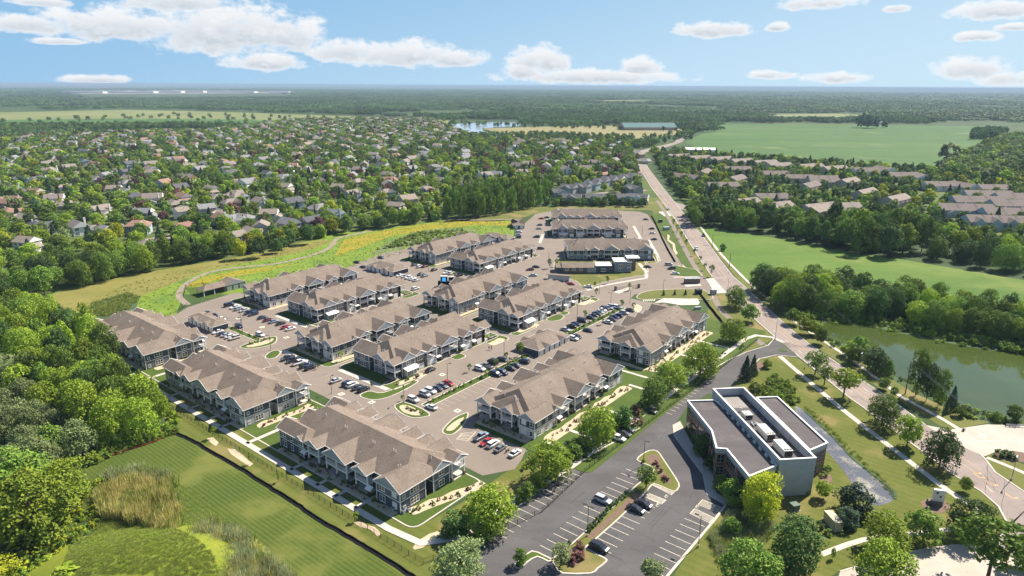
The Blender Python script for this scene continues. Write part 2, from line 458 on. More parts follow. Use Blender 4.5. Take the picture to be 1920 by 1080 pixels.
class MB:
    """collects faces, then links them as one mesh object"""
    def __init__(self):
        self.v, self.f, self.m = [], [], []

    def poly(self, pts, mi=0):
        i = len(self.v)
        self.v += [tuple(p) for p in pts]
        self.f.append(tuple(range(i, i + len(pts))))
        self.m.append(mi)

    def box(self, x0, x1, y0, y1, z0, z1, mi=0, bottom=False):
        a = [(x0, y0), (x1, y0), (x1, y1), (x0, y1)]
        self.prism(a, z0, z1, mi, mi, bottom)

    def prism(self, a, z0, z1, mi=0, top=None, bottom=False):
        n = len(a)
        for i in range(n):
            p, q = a[i], a[(i + 1) % n]
            self.poly([(p[0], p[1], z0), (q[0], q[1], z0), (q[0], q[1], z1), (p[0], p[1], z1)], mi)
        self.flat(a, z1, mi if top is None else top)
        if bottom:
            self.flat(a[::-1], z0, mi)

    def flat(self, a, z, mi=0):
        if len(a) <= 4:
            self.poly([(p[0], p[1], z) for p in a], mi)
            return
        i = len(self.v)
        self.v += [(p[0], p[1], z) for p in a]
        for t in tessellate_polygon([[Vector((p[0], p[1], 0)) for p in a]]):
            p, q, r = (a[k] for k in t)
            s = (q[0] - p[0]) * (r[1] - p[1]) - (q[1] - p[1]) * (r[0] - p[0])
            self.f.append(tuple(i + k for k in (t if s > 0 else t[::-1])))
            self.m.append(mi)

    def obox(self, c, hx, hy, z0, z1, ang, mi=0, bottom=False):
        ca, sa = math.cos(ang), math.sin(ang)
        self.prism([(c[0] + ca * x - sa * y, c[1] + sa * x + ca * y) for x, y in ((-hx, -hy), (hx, -hy), (hx, hy), (-hx, hy))], z0, z1, mi, mi, bottom)

    def tube(self, pts, r, n=6, mi=0, cap=True):
        pts = [Vector(p) for p in pts]
        rs = r if isinstance(r, (list, tuple)) else [r] * len(pts)
        rings = []
        for k, p in enumerate(pts):
            d = (pts[min(k + 1, len(pts) - 1)] - pts[max(k - 1, 0)])
            d = d.normalized() if d.length > 1e-9 else Vector((0, 0, 1))
            u = d.cross(Vector((0, 0, 1)) if abs(d.z) < 0.9 else Vector((1, 0, 0))).normalized()
            w = d.cross(u)
            i = len(self.v)
            for j in range(n):
                a = 2 * math.pi * j / n
                self.v.append(tuple(p + (u * math.cos(a) + w * math.sin(a)) * rs[k]))
            rings.append(i)
        for a, b in zip(rings, rings[1:]):
            for j in range(n):
                q = (j + 1) % n
                self.f.append((a + j, b + j, b + q, a + q))
                self.m.append(mi)
        if cap:
            self.f.append(tuple(rings[-1] + j for j in range(n))[::-1])
            self.m.append(mi)
            self.f.append(tuple(rings[0] + j for j in range(n)))
            self.m.append(mi)

    def ball(self, c, rx, ry, rz, n=8, k=5, mi=0, jit=0.0, rng=None):
        i = len(self.v)
        for a in range(k + 1):
            th = math.pi * a / k
            for b in range(n):
                ph = 2 * math.pi * b / n
                s = 1 + (rng.uniform(-jit, jit) if rng else 0)
                self.v.append((c[0] + rx * s * math.sin(th) * math.cos(ph), c[1] + ry * s * math.sin(th) * math.sin(ph), c[2] + rz * s * math.cos(th)))
        for a in range(k):
            for b in range(n):
                q = (b + 1) % n
                self.f.append((i + a * n + b, i + (a + 1) * n + b, i + (a + 1) * n + q, i + a * n + q))
                self.m.append(mi)

    def hip(self, x0, x1, y0, y1, e, r, axis='x', h0=None, h1=None, mi=0, gi=1):
        """roof over a rectangle: ridge along axis; h0/h1 = run of the hip at each end (0 = gable end)"""
        if axis == 'x':
            ym = (y0 + y1) / 2
            A, B, C, D = (x0, y0, e), (x1, y0, e), (x1, y1, e), (x0, y1, e)
            r0, r1 = (x0 + (h0 or 0), ym, r), (x1 - (h1 or 0), ym, r)
            self.poly([A, B, r1, r0], mi)
            self.poly([C, D, r0, r1], mi)
            self.poly([B, C, r1], mi if h1 else gi)
            self.poly([D, A, r0], mi if h0 else gi)
            self.poly([D, C, B, A], gi)
        else:
            xm = (x0 + x1) / 2
            A, B, C, D = (x0, y0, e), (x1, y0, e), (x1, y1, e), (x0, y1, e)
            r0, r1 = (xm, y0 + (h0 or 0), r), (xm, y1 - (h1 or 0), r)
            self.poly([B, C, r1, r0], mi)
            self.poly([D, A, r0, r1], mi)
            self.poly([A, B, r0], mi if h0 else gi)
            self.poly([C, D, r1], mi if h1 else gi)
            self.poly([D, C, B, A], gi)

    def mesh(self, name, mats, smooth=False):
        me = bpy.data.meshes.new(name)
        me.from_pydata(self.v, [], self.f)
        for k in mats:
            me.materials.append(M[k] if isinstance(k, str) else k)
        if len(mats) > 1:
            me.polygons.foreach_set('material_index', self.m)
        if smooth:
            me.polygons.foreach_set('use_smooth', [True] * len(me.polygons))
        me.update()
        return me

    def build(self, name, mats, parent=None, loc=(0, 0, 0), rz=0.0, smooth=False):
        return inst(name, self.mesh(name, mats if isinstance(mats, (list, tuple)) else [mats], smooth), parent, loc, rz)


def inst(name, me, parent=None, loc=(0, 0, 0), rz=0.0, scale=None):
    o = bpy.data.objects.new(name, me)
    COL.objects.link(o)
    o.location = loc
    o.rotation_euler = (0, 0, rz)
    if scale:
        o.scale = scale
    if parent:
        o.parent = parent
    return o


def tag(o, label, cat, group=None):
    o['label'] = label
    o['category'] = cat
    if group:
        o['group'] = group
    return o


def thing(name, loc, rz=0.0, label='', cat='', group=None):
    o = inst(name, None, None, (loc[0], loc[1], loc[2] if len(loc) > 2 else 0.0), rz)
    o.empty_display_size = 0.5
    return tag(o, label, cat, group)


def copy_tree(o, parent=None):
    c = o.copy()
    COL.objects.link(c)
    c.parent = parent
    for ch in KIDS.get(o.name, []):
        copy_tree(ch, c)
    return c


KIDS = {}


def index_kids():
    KIDS.clear()
    for o in COL.objects:
        if o.parent:
            KIDS.setdefault(o.parent.name, []).append(o)


def recolour(o, slot, mat):
    o.material_slots[slot].link = 'OBJECT'
    o.material_slots[slot].material = M[mat]


def structure(name, mb, mats):
    o = mb.build(name, mats)
    o['kind'] = 'structure'
    return o


def GP(pts, h=0.0):
    return [tuple(G(u, v, h)) for u, v in pts]


def ZP(pts, x0, y0, k):
    """points read in an enlarged part of the photograph"""
    return [(x0 + x / k, y0 + y / k) for x, y in pts]


def area_sheet(name, pts, z, mat):
    mb = MB()
    mb.flat(pts, z)
    return structure(name, mb, mat)


def offset_line(pts, w, closed=False):
    n = len(pts)
    out = []
    for i in range(n):
        p = Vector(pts[i])
        a = Vector(pts[i - 1]) if (i > 0 or closed) else None
        b = Vector(pts[(i + 1) % n]) if (i < n - 1 or closed) else None
        d1 = (p - a).normalized() if a is not None else None
        d2 = (b - p).normalized() if b is not None else None
        n1 = Vector((-d1.y, d1.x)) if d1 is not None else Vector((-d2.y, d2.x))
        n2 = Vector((-d2.y, d2.x)) if d2 is not None else n1
        m = (n1 + n2)
        m = m.normalized() if m.length > 1e-6 else n1
        k = max(0.4, m.dot(n1))
        out.append(tuple(p + m * (w / k)))
    return out


def band(mb, pts, w, z, closed=False, h=0.0, mi=0):
    """a strip of width w laid along a line; h > 0 gives it a raised body"""
    L, Q = offset_line(pts, w / 2, closed), offset_line(pts, -w / 2, closed)
    n = len(pts)
    for i in range(n if closed else n - 1):
        j = (i + 1) % n
        a, b, c, d = Q[i], Q[j], L[j], L[i]
        mb.poly([(*a, z + h), (*b, z + h), (*c, z + h), (*d, z + h)], mi)
        if h:
            mb.poly([(*a, z), (*b, z), (*b, z + h), (*a, z + h)], mi)
            mb.poly([(*c, z), (*d, z), (*d, z + h), (*c, z + h)], mi)


def curve(pts, n=6, closed=False):
    """smooth line through points"""
    P_ = [Vector(p) for p in pts]
    out = []
    m = len(P_)
    for i in range(m if closed else m - 1):
        p0 = P_[i - 1] if (i > 0 or closed) else P_[i]
        p1, p2 = P_[i], P_[(i + 1) % m]
        p3 = P_[(i + 2) % m] if (i + 2 < m or closed) else p2
        for k in range(n):
            t = k / n
            out.append(tuple(0.5 * ((2 * p1) + (p2 - p0) * t + (2 * p0 - 5 * p1 + 4 * p2 - p3) * t * t + (3 * p1 - p0 - 3 * p2 + p3) * t ** 3)))
    if not closed:
        out.append(tuple(P_[-1]))
    return out


def inside(x, y, poly):
    c = False
    j = len(poly) - 1
    for i in range(len(poly)):
        a, b = poly[i], poly[j]
        if (a[1] > y) != (b[1] > y) and x < (b[0] - a[0]) * (y - a[1]) / (b[1] - a[1]) + a[0]:
            c = not c
        j = i
    return c


ORD = ['first', 'second', 'third', 'fourth', 'fifth', 'sixth', 'seventh', 'eighth', 'ninth', 'tenth', 'eleventh', 'twelfth', 'thirteenth', 'fourteenth', 'fifteenth',
       'sixteenth', 'seventeenth', 'eighteenth', 'nineteenth', 'twentieth']


def give_labels(items):
    """items: (object, look, place, u). Equal look and place are told apart by their order from the left of the photo."""
    groups = {}
    for it in items:
        groups.setdefault((it[1], it[2]), []).append(it)
    for (look, place), its in groups.items():
        its.sort(key=lambda q: q[3])
        for k, it in enumerate(its):
            if len(its) == 1:
                it[0]['label'] = f'{look} {place}'
            elif len(its) == 2:
                it[0]['label'] = ('left of two, ', 'right of two, ')[k] + f'{look} {place}'
            elif k == 0:
                it[0]['label'] = f'leftmost {look} {place}'
            elif k == len(its) - 1:
                it[0]['label'] = f'rightmost {look} {place}'
            else:
                o_ = ORD[k] if k < len(ORD) else f'number {k + 1}'
                it[0]['label'] = f'{o_} from left, {look} {place}'


# ------------------------------------------------------------------ the land
mb = MB()
mb.flat([(-60000, -3000), (60000, -3000), (60000, 90000), (-60000, 90000)], 0.0)
structure('ground', mb, 'land')
SUBURB_PX = [(-150, 272), (0, 262), (120, 252), (400, 246), (560, 226), (800, 224), (900, 262), (1190, 270), (1235, 372), (1030, 350), (840, 362), (820, 416), (640, 436), (470, 478), (250, 515), (30, 560), (-160, 600)]
TOWN_PX = [(1215, 282), (1290, 288), (1420, 298), (1620, 312), (1760, 322), (1960, 350), (1990, 460), (1700, 440), (1540, 420), (1330, 395), (1275, 372)]
area_sheet('suburb_ground', GP(SUBURB_PX), 0.05, 'suburb_lawn')
area_sheet('townhouse_ground', GP(TOWN_PX), 0.06, 'suburb_lawn')
# fields far away
area_sheet('farm_field', GP([(1283, 266), (1318, 250), (1352, 232), (1500, 233), (1890, 238), (1850, 262), (1770, 300), (1748, 322), (1600, 311), (1480, 302), (1330, 290)]), 0.25, 'far_crop')
area_sheet('hay_field', GP([(-200, 214), (0, 211), (240, 206), (420, 210), (700, 220), (845, 226), (840, 232), (560, 228), (250, 222), (-200, 228)]), 0.35, 'hay_field')
area_sheet('dark_field', GP([(-200, 228), (250, 222), (460, 224), (575, 229), (560, 240), (250, 235), (-200, 236)]), 0.45, 'far_crop')
area_sheet('dry_field', GP([(905, 241), (1010, 238), (1170, 236), (1280, 243), (1270, 252), (1180, 262), (1040, 258), (960, 258)]), 0.35, 'dry_field')
area_sheet('clearing', GP([(1440, 215), (1560, 213), (1700, 221), (1560, 224), (1440, 222)]), 0.5, 'hay_field')
area_sheet('clearing', GP([(1085, 190), (1150, 188), (1260, 190), (1200, 193), (1110, 193)]), 0.5, 'hay_field')
area_sheet('paved_yard', GP([(140, 174.5), (330, 172.5), (560, 172.5), (540, 174.5), (300, 176), (150, 176.5)]), 0.6, 'road_asphalt')
area_sheet('lake', GP([(842, 233), (930, 229), (980, 230), (974, 237), (905, 241), (905, 246), (950, 256), (985, 262), (940, 262), (880, 248)]), 0.6, 'far_water')
area_sheet('crop_field', GP([(1302, 424), (1330, 428), (1450, 446), (1560, 468), (1700, 488), (1960, 532), (1990, 590), (1640, 545), (1440, 522), (1405, 532), (1388, 510), (1345, 466)]), 0.03, 'crop')
# pond
POND = GP([(1538, 604), (1600, 603), (1640, 612), (1740, 634), (1850, 654), (1960, 672), (1990, 800), (1900, 788), (1845, 786), (1800, 772), (1760, 752), (1700, 722), (1640, 690), (1575, 648), (1545, 628)])
POND = curve(POND, 4, True)
area_sheet('pond', POND, 0.035, 'pond_water')
mbk = MB()
band(mbk, POND, 3.0, 0.04, True)
structure('pond_bank', mbk, 'reedy')
# right-hand verges
area_sheet('verge', GP([(1330, 425), (1375, 505), (1410, 540), (1538, 604), (1560, 640), (1640, 692), (1720, 740), (1800, 775), (1845, 788), (1960, 792), (1960, 800), (1850, 793), (1790, 806), (1765, 800), (1680, 748), (1500, 632), (1380, 520), (1300, 420)]), 0.028, 'verge_grass')
area_sheet('verge', GP([(1195, 285), (1225, 350), (1258, 400), (1300, 460), (1340, 520), (1355, 545), (1410, 596), (1453, 634), (1400, 662), (1340, 690), (1320, 640), (1330, 560), (1290, 500), (1225, 400), (1180, 300)]), 0.028, 'verge_grass')
area_sheet('mown_lawn', GP([(1380, 712), (1395, 690), (1425, 672), (1465, 667), (1497, 672), (1560, 722), (1700, 828), (1845, 925), (1892, 978), (1860, 1012), (1745, 1026), (1580, 1066), (1530, 1100), (1250, 1100), (1300, 1022), (1352, 950), (1330, 900), (1350, 720)]), 0.028, 'mown_verge')
# the wild meadow
area_sheet('meadow', GP([(40, 600), (60, 575), (108, 545), (250, 512), (440, 474), (620, 438), (830, 412), (968, 412), (962, 446), (900, 450), (760, 480), (640, 512), (440, 552), (345, 552), (330, 590), (170, 615)]), 0.02, 'meadow')
area_sheet('dry_grass', GP([(60, 590), (108, 548), (250, 514), (440, 476), (600, 450), (628, 452), (560, 474), (440, 497), (380, 510), (290, 545), (180, 590)]), 0.030, 'meadow_tan')
area_sheet('reed_ground', GP([(140, 592), (180, 566), (240, 548), (262, 556), (255, 580), (200, 600)]), 0.040, 'reedy')
area_sheet('marsh', GP([(690, 480), (730, 452), (780, 434), (840, 428), (890, 430), (900, 442), (850, 446), (770, 462)]), 0.040, 'marsh')
area_sheet('flower_strip', GP([(645, 449), (720, 432), (790, 421), (850, 415), (960, 415), (962, 424), (900, 422), (810, 430), (735, 442), (650, 474), (628, 480)]), 0.050, 'flowers')
area_sheet('flower_strip', GP([(350, 536), (380, 519), (440, 508), (520, 499), (560, 492), (500, 508), (400, 526), (368, 541)]), 0.050, 'flowers')
area_sheet('play_lawn', GP([(347, 540), (400, 535), (428, 545), (400, 560), (362, 557)]), 0.060, 'lawn')
PATH = curve(GP([(352, 572), (336, 556), (342, 540), (362, 524), (400, 509), (455, 501), (520, 494), (580, 480), (612, 468), (626, 456), (634, 447), (680, 436), (740, 424), (790, 414), (840, 411), (900, 413), (965, 411)]), 5)
mb = MB()
band(mb, PATH, 3.2, 0.07)
structure('footpath', mb, 'trail')
# grass bank beyond the complex
area_sheet('grass_bank', GP([(820, 424), (900, 404), (1000, 388), (1230, 385), (1240, 394), (1050, 395), (1000, 402), (965, 412), (830, 412)]), 0.022, 'verge_grass')
# lower left: mown field, verge, mound
area_sheet('mown_field', GP([(160, 876), (240, 842), (330, 812), (430, 868), (790, 1086), (300, 1110), (150, 960)]), 0.020, 'mown_field')
area_sheet('mown_verge', GP([(330, 812), (250, 705), (300, 690), (560, 830), (790, 985), (870, 940), (1000, 850), (1100, 770), (1250, 670), (1340, 600), (1360, 680), (1330, 695), (1245, 757), (970, 955), (880, 1040), (868, 1110), (800, 1110), (560, 948)]), 0.024, 'mown_verge')
# ------------------------------------------------------------------ paving of the apartment grounds
LOT = GP([(296, 606), (330, 590), (352, 576), (400, 561), (440, 549), (520, 556), (600, 528), (640, 506), (690, 486), (715, 476), (760, 466), (800, 470), (930, 448), (960, 452), (968, 436), (985, 418), (1003, 402), (1060, 390),
          (1200, 397), (1214, 402), (1262, 470), (1288, 500), (1300, 521), (1340, 523), (1368, 549), (1330, 552), (1240, 549), (1190, 552), (1182, 560), (1215, 566), (1250, 572), (1200, 640), (1120, 700), (1010, 790), (978, 862), (965, 880), (905, 892), (720, 800), (560, 720), (400, 660)])
area_sheet('parking_lot', LOT, 0.045, 'warm_asphalt')
kerbs, walks, marks, faded = MB(), MB(), MB(), MB()


def pad(name, pts, mat='lawn', kerb=True, z=0.12):
    """a planted area raised behind a kerb"""
    mb = MB()
    mb.prism(pts, 0.0, z, 0)
    structure(name, mb, mat)
    if kerb:
        band(kerbs, pts, 0.38, 0.0, True, z + 0.02)


def rect(s0, s1, t0, t1):
    return [tuple(P(s0, t0)), tuple(P(s0, t1)), tuple(P(s1, t1)), tuple(P(s1, t0))]


def rounded(pts, r, n=4):
    out = []
    m = len(pts)
    for i in range(m):
        p, a, b = Vector(pts[i]), Vector(pts[i - 1]), Vector(pts[(i + 1) % m])
        da, db = (a - p), (b - p)
        k = min(r, da.length * 0.45, db.length * 0.45)
        q0, q1 = p + da.normalized() * k, p + db.normalized() * k
        for j in range(n + 1):
            t = j / n
            out.append(tuple(q0 * (1 - t) ** 2 + p * 2 * t * (1 - t) + q1 * t * t))
    return out


# lawns round the apartment blocks: s0, s1, t0, t1
for (s0, s1, t0, t1) in [(92.5, 118.5, -312, -104), (158, 223, -306, -283), (161, 226, -271, -245), (138.5, 200, -228, -200), (141.5, 206.5, -198, -171.3), (208.5, 270, -228, -200), (211, 277, -195, -168.8),
                         (267, 331, -303, -273), (269, 332, -268.5, -242.2), (140.8, 157, -173, -166), (175, 181, -172, -167), (196.5, 207, -173, -165.8), (210.5, 226, -170, -165.4), (245, 251, -170, -164.8), (266, 278, -170.5, -165), (160.5, 176, -247, -241), (216, 227, -247, -241), (268.5, 284, -244, -239)]:
    pad('lawn', rounded(rect(s0, s1, t0, t1), 3.0), 'lawn')
pad('lawn', rounded(rect(139.5, 285, -128, -84), 3.0), 'lawn', kerb=False)
for g in ([(33, 397.5), (88.5, 396.5), (89.5, 425), (33, 426)], [(25, 461.5), (82, 461.5), (82, 487), (25, 487)], [(28, 505), (86, 505), (86, 531), (28, 531)]):
    pad('lawn', rounded(g, 2.0), 'lawn')
pad('lawn', curve(GP([(1046, 486), (1105, 480), (1195, 482), (1212, 500), (1213, 514), (1180, 520), (1130, 530), (1098, 541), (1080, 527), (1042, 512)]), 3, True), 'verge_grass')
pad('planting_bed', curve(GP([(1212, 476), (1226, 474), (1236, 490), (1214, 494)]), 3, True), 'verge_grass')
pad('lawn', curve(GP([(1194, 556), (1210, 547), (1250, 543), (1310, 543), (1332, 552), (1330, 562), (1250, 560), (1205, 562)]), 3, True), 'verge_grass')
pad('lawn', GP([(1262, 497), (1306, 506), (1317, 518), (1282, 519), (1262, 516)]), 'lawn')
area_sheet('road_lawn', GP([(1216, 403), (1238, 400), (1252, 410), (1288, 470), (1316, 514), (1290, 514), (1268, 480)]), 0.060, 'lawn')
# planted divider strips in the lots
for (s0, s1, t0, t1) in [(139.6, 197, -150.6, -147.2), (221, 274, -151.2, -148.0), (136.6, 139.4, -272, -245.5)]:
    pad('planting_strip', rounded(rect(s0, s1, t0, t1), 1.0), 'lawn')
pad('planting_bed', curve(GP(ZP([(1040, 490), (1080, 462), (1130, 462), (1230, 500), (1300, 545), (1280, 565), (1180, 575), (1090, 540)], 480, 640, 4)), 4, True), 'lawn')
pad('planting_bed', curve(GP(ZP([(490, 715), (700, 640), (900, 592), (955, 615), (900, 690), (650, 745), (520, 740)], 380, 545, 6.857)), 4, True), 'lawn')
pad('planting_bed', curve(GP(ZP([(805, 850), (870, 790), (960, 770), (1000, 800), (940, 860), (850, 880)], 380, 545, 6.857)), 4, True), 'lawn')
pad('planting_bed', curve(GP(ZP([(1400, 670), (1460, 600), (1520, 560), (1590, 540), (1560, 620), (1490, 690), (1430, 700)], 480, 640, 4)), 4, True), 'lawn')
pad('planting_bed', curve(GP(ZP([(780, 410), (850, 375), (960, 385), (1190, 300), (1195, 320), (1020, 410), (880, 440)], 480, 640, 4)), 4, True), 'lawn')
pad('planting_bed', curve(GP(ZP([(660, 150), (730, 110), (790, 130), (760, 160), (690, 170)], 860, 560, 4)), 4, True), 'lawn')
pad('planting_bed', curve(GP(ZP([(1500, 340), (1560, 330), (1620, 370), (1600, 430), (1540, 440)], 1000, 530, 8)), 4, True), 'gravel_bed')
pad('planting_bed', curve(GP(ZP([(830, 420), (910, 330), (1010, 430), (1010, 590), (960, 640), (860, 560)], 1180, 540, 8.7)), 3, True), 'lawn', kerb=False)
# walks beside and between the blocks
def walk(pts, w=1.6, z=0.15):
    band(walks, pts, w, z)


for (s, t0, t1) in [(89.0, -312, -101)]:
    walk([tuple(P(s, t0)), tuple(P(s, t1 - 8)), tuple(P(s + 1.2, t1 + 2)), tuple(P(s + 6, t1 + 6)), tuple(P(s + 12, t1 + 8)), tuple(P(119, t1 + 8.6))], 1.9)
walk([tuple(P(119, -92.4)), tuple(P(140, -90)), tuple(P(270, -88)), tuple(P(277, -86)), tuple(P(279, -80)), tuple(P(276, -74))], 1.9)
for t in (-303 - 1.5, -242.5, -172.5):
    walk([tuple(P(89, t)), tuple(P(119, t))], 1.5)
for t0, t1, s in ((-303, -283, 157), (-268, -244, 160.2), (-228, -206, 137.4), (-195, -168, 140.4)):
    walk([tuple(P(s, t0)), tuple(P(s, t1))], 2.2, 0.125)
for (s, ta, tb) in [(146.5, -104, -89), (157, -104, -89), (176, -104, -89), (198, -104, -89), (207.5, -128, -88), (218, -104, -89), (236, -104, -89), (255, -104, -89)]:
    walk([tuple(P(s, ta)), tuple(P(s, tb))], 1.3)
for t in (-150, -138, -130, -122, -222, -208, -196, -188, -290, -276, -262):
    walk([tuple(P(89, t)), tuple(P(97.5, t + 0.5))], 1.2)
for q in ([(1188, 424), (1201, 447), (1176, 450)], [(1198, 494), (1212, 510), (1212, 522)], [(1212, 522), (1180, 527), (1130, 536), (1100, 545)], [(1216, 450), (1232, 478), (1236, 490)], [(1018, 440), (1012, 456)]):
    walk(GP(q), 2.0, .14)
structure('pavement', walks, 'concrete')
mb = MB()
mb.flat(GP([(1318, 521), (1340, 522), (1370, 549), (1340, 550)]), 0.05)
mb.flat(GP([(1235, 397), (1252, 396), (1260, 405), (1240, 406)]), 0.05)
mb.flat(GP(ZP([(400, 250), (560, 170), (960, 178), (1110, 175), (1150, 240), (1120, 280), (840, 285), (560, 240)], 1180, 540, 8.7)), 0.16)
structure('concrete_apron', mb, 'concrete')
# gravel planting beds along the blocks' garden sides (wavy)
beds = MB()


def wavy_bed(pts, w, seed):
    r = random.Random(seed)
    line = []
    for a, b in zip(pts, pts[1:]):
        L = (Vector(b) - Vector(a)).length
        n = max(2, int(L / 3))
        for k in range(n):
            line.append(tuple(Vector(a).lerp(Vector(b), k / n)))
    line.append(pts[-1])
    Lp = offset_line(line, w / 2)
    Rp = offset_line(line, -w / 2)
    Lp = [tuple(Vector(p) + (Vector(p) - Vector(c)).normalized() * r.uniform(-0.5, 0.9)) for p, c in zip(Lp, line)]
    poly = curve(Lp + Rp[::-1], 2, True)
    beds.flat(poly, 0.135)


for i, (s0, t0, s1, t1, w) in enumerate([(143.4, -128, 143.4, -108, 3.0), (147, -103.4, 196, -103.4, 3.6), (214, -103.4, 268, -103.4, 3.6), (213.6, -127, 213.6, -106, 2.4), (93.6, -162, 93.6, -112, 2.0), (93.4, -232, 93.4, -182, 2.0),
                                         (93.4, -301, 93.4, -252, 2.0), (97, -109.8, 118, -103.5, 3.2), (97, -179, 116, -178, 3.0), (97, -249, 116, -248.5, 3.0), (142.3, -227, 142.3, -206, 2.2), (162.6, -302, 162.6, -283, 2.2), (143, -202.6, 158, -202.2, 2.6), (163, -278.8, 178, -278.6, 2.6),
                                         (213, -202.6, 228, -202.6, 2.4), (272, -276, 286, -276, 2.4), (145.5, -168.6, 158, -167.4, 2.4), (196, -167.4, 204, -167.4, 3.0), (215, -167.8, 228, -167.2, 2.4), (264, -167.4, 274, -167, 3.0)]):
    wavy_bed([tuple(P(s0, t0)), tuple(P(s1, t1))], w, i)
# crescents of gravel in the lower lawn and beside the avenue
for pts in (ZP([(105, 125), (160, 130), (240, 190), (300, 240), (270, 260), (200, 215), (130, 165)], 400, 810, 4), ZP([(1050, 680), (1100, 668), (1160, 700), (1210, 715), (1265, 765), (1230, 785), (1180, 735), (1100, 712)], 400, 810, 4),
            ZP([(1495, 870), (1530, 820), (1620, 765), (1720, 735), (1730, 755), (1640, 820), (1570, 870), (1510, 885)], 400, 810, 4), ZP([(1550, 1050), (1600, 1040), (1640, 1080), (1620, 1108), (1590, 1090)], 0, 560, 4),
            ZP([(1370, 350), (1395, 365), (1385, 400), (1440, 440), (1450, 500), (1470, 530), (1450, 545), (1425, 500), (1420, 450), (1370, 410)], 980, 370, 5.05), ZP([(1510, 630), (1540, 660), (1600, 690), (1590, 740), (1570, 740), (1580, 700), (1520, 660)], 980, 370, 5.05),
            ZP([(1470, 645), (1490, 645), (1525, 740), (1510, 745)], 980, 370, 5.05)):
    q = GP(pts)
    beds.flat(q, 0.078)
for q, x0, y0, k in (([(1075, 490), (1130, 480), (1210, 515), (1260, 545), (1200, 558), (1110, 535)], 480, 640, 4), ([(560, 715), (720, 660), (880, 618), (915, 630), (840, 680), (640, 728)], 380, 545, 6.857), ([(1425, 665), (1480, 610), (1560, 570), (1530, 620), (1475, 670)], 480, 640, 4)):
    beds.flat(curve(GP(ZP(q, x0, y0, k)), 3, True), 0.135)
structure('planting_gravel', beds, 'gravel_bed')
# ------------------------------------------------------------------ the office car park
OFFICE = GP([(1453, 634), (1440, 648), (1400, 660), (1365, 676), (1338, 692), (1322, 694), (1290, 717), (1240, 756), (1200, 800), (1093, 861), (1030, 905), (968, 953), (910, 1000), (884, 1032), (872, 1110), (1235, 1110), (1250, 1082), (1300, 1022), (1340, 975),
             (1362, 945), (1345, 936), (1326, 925), (1318, 888), (1288, 848), (1262, 816), (1262, 800), (1290, 760), (1330, 738), (1372, 742), (1378, 716), (1396, 700), (1424, 673), (1456, 666), (1494, 668)])
area_sheet('parking_lot', OFFICE, 0.042, 'asphalt')
band(kerbs, GP([(1453, 634), (1440, 648), (1400, 660), (1365, 676), (1338, 692), (1322, 694), (1290, 717), (1240, 756)]), 0.4, 0.0, False, 0.14)
band(kerbs, GP([(1200, 803), (1093, 861), (1030, 905), (968, 953), (910, 1000), (884, 1032)]), 0.55, 0.0, False, 0.14)
band(kerbs, GP([(1250, 1082), (1300, 1022), (1340, 975), (1362, 945)]), 0.6, 0.0, False, 0.14)
band(kerbs, GP([(1378, 716), (1396, 700), (1424, 673), (1456, 666), (1497, 670)]), 0.4, 0.0, False, 0.14)
z8 = lambda pts: GP(ZP(pts, 960, 800, 4))
pad('planting_strip', curve(z8([(938, 250), (975, 210), (1035, 180), (1090, 186), (1130, 240), (1190, 330), (1250, 425), (1246, 462), (1216, 488), (1140, 458), (1066, 430), (1030, 458), (1015, 480), (960, 535), (800, 690), (600, 868), (556, 915), (690, 985), (706, 1012), (640, 1066), (590, 1100), (380, 1100), (330, 1050), (300, 1000), (345, 965), (455, 876), (640, 710), (800, 565), (905, 470), (935, 440), (1000, 390), (1070, 320), (985, 275)]), 2, True), 'verge_grass')
pad('planting_strip', curve(z8([(18, 1045), (60, 1000), (150, 935), (240, 968), (300, 1000), (270, 1010), (190, 975), (110, 1020), (60, 1062)]), 2, True), 'lawn')
mulch = MB()
mulch.flat(curve(z8([(1010, 230), (1060, 208), (1105, 225), (1110, 280), (1130, 330), (1190, 400), (1180, 430), (1120, 390), (1070, 310), (1020, 270)]), 2, True), 0.145)
mulch.flat(curve(z8([(400, 970), (470, 900), (530, 920), (545, 960), (500, 1040), (440, 1055), (390, 1010)]), 2, True), 0.145)
mulch.flat(z8([(935, 490), (980, 500), (600, 850), (560, 830), (870, 545)]), 0.145)
mulch.flat(curve(GP(ZP([(1290, 870), (1350, 880), (1400, 945), (1370, 980), (1300, 985)], 860, 560, 4)), 2, True), 0.05)
mulch.flat(curve(GP(ZP([(120, 255), (250, 190), (370, 195), (290, 260), (180, 280)], 1340, 620, 6.39)), 2, True), 0.06)
mulch.flat(curve(GP(ZP([(480, 400), (560, 370), (600, 440), (540, 480), (490, 490)], 1340, 620, 6.39)), 2, True), 0.06)
mulch.flat(curve(GP(ZP([(1140, 530), (1230, 495), (1330, 520), (1370, 570), (1290, 610), (1200, 590)], 1440, 810, 4)), 2, True), 0.06)
mulch.flat(curve(GP(ZP([(400, 330), (450, 310), (480, 350), (450, 400), (410, 390)], 1440, 810, 4)), 2, True), 0.06)
structure('mulch_bed', mulch, 'mulch')
# walk in front of the office
mb = MB()
mb.flat(GP([(1262, 797), (1275, 790), (1296, 830), (1322, 868), (1338, 884), (1338, 910), (1344, 925), (1375, 943), (1362, 948), (1326, 928), (1318, 890), (1288, 850), (1264, 818)]), 0.14)
structure('office_walk', mb, 'plaza_concrete')
band(kerbs, GP([(1262, 797), (1264, 818), (1288, 850), (1318, 890), (1326, 928), (1362, 948)]), 0.3, 0.0, False, 0.15)
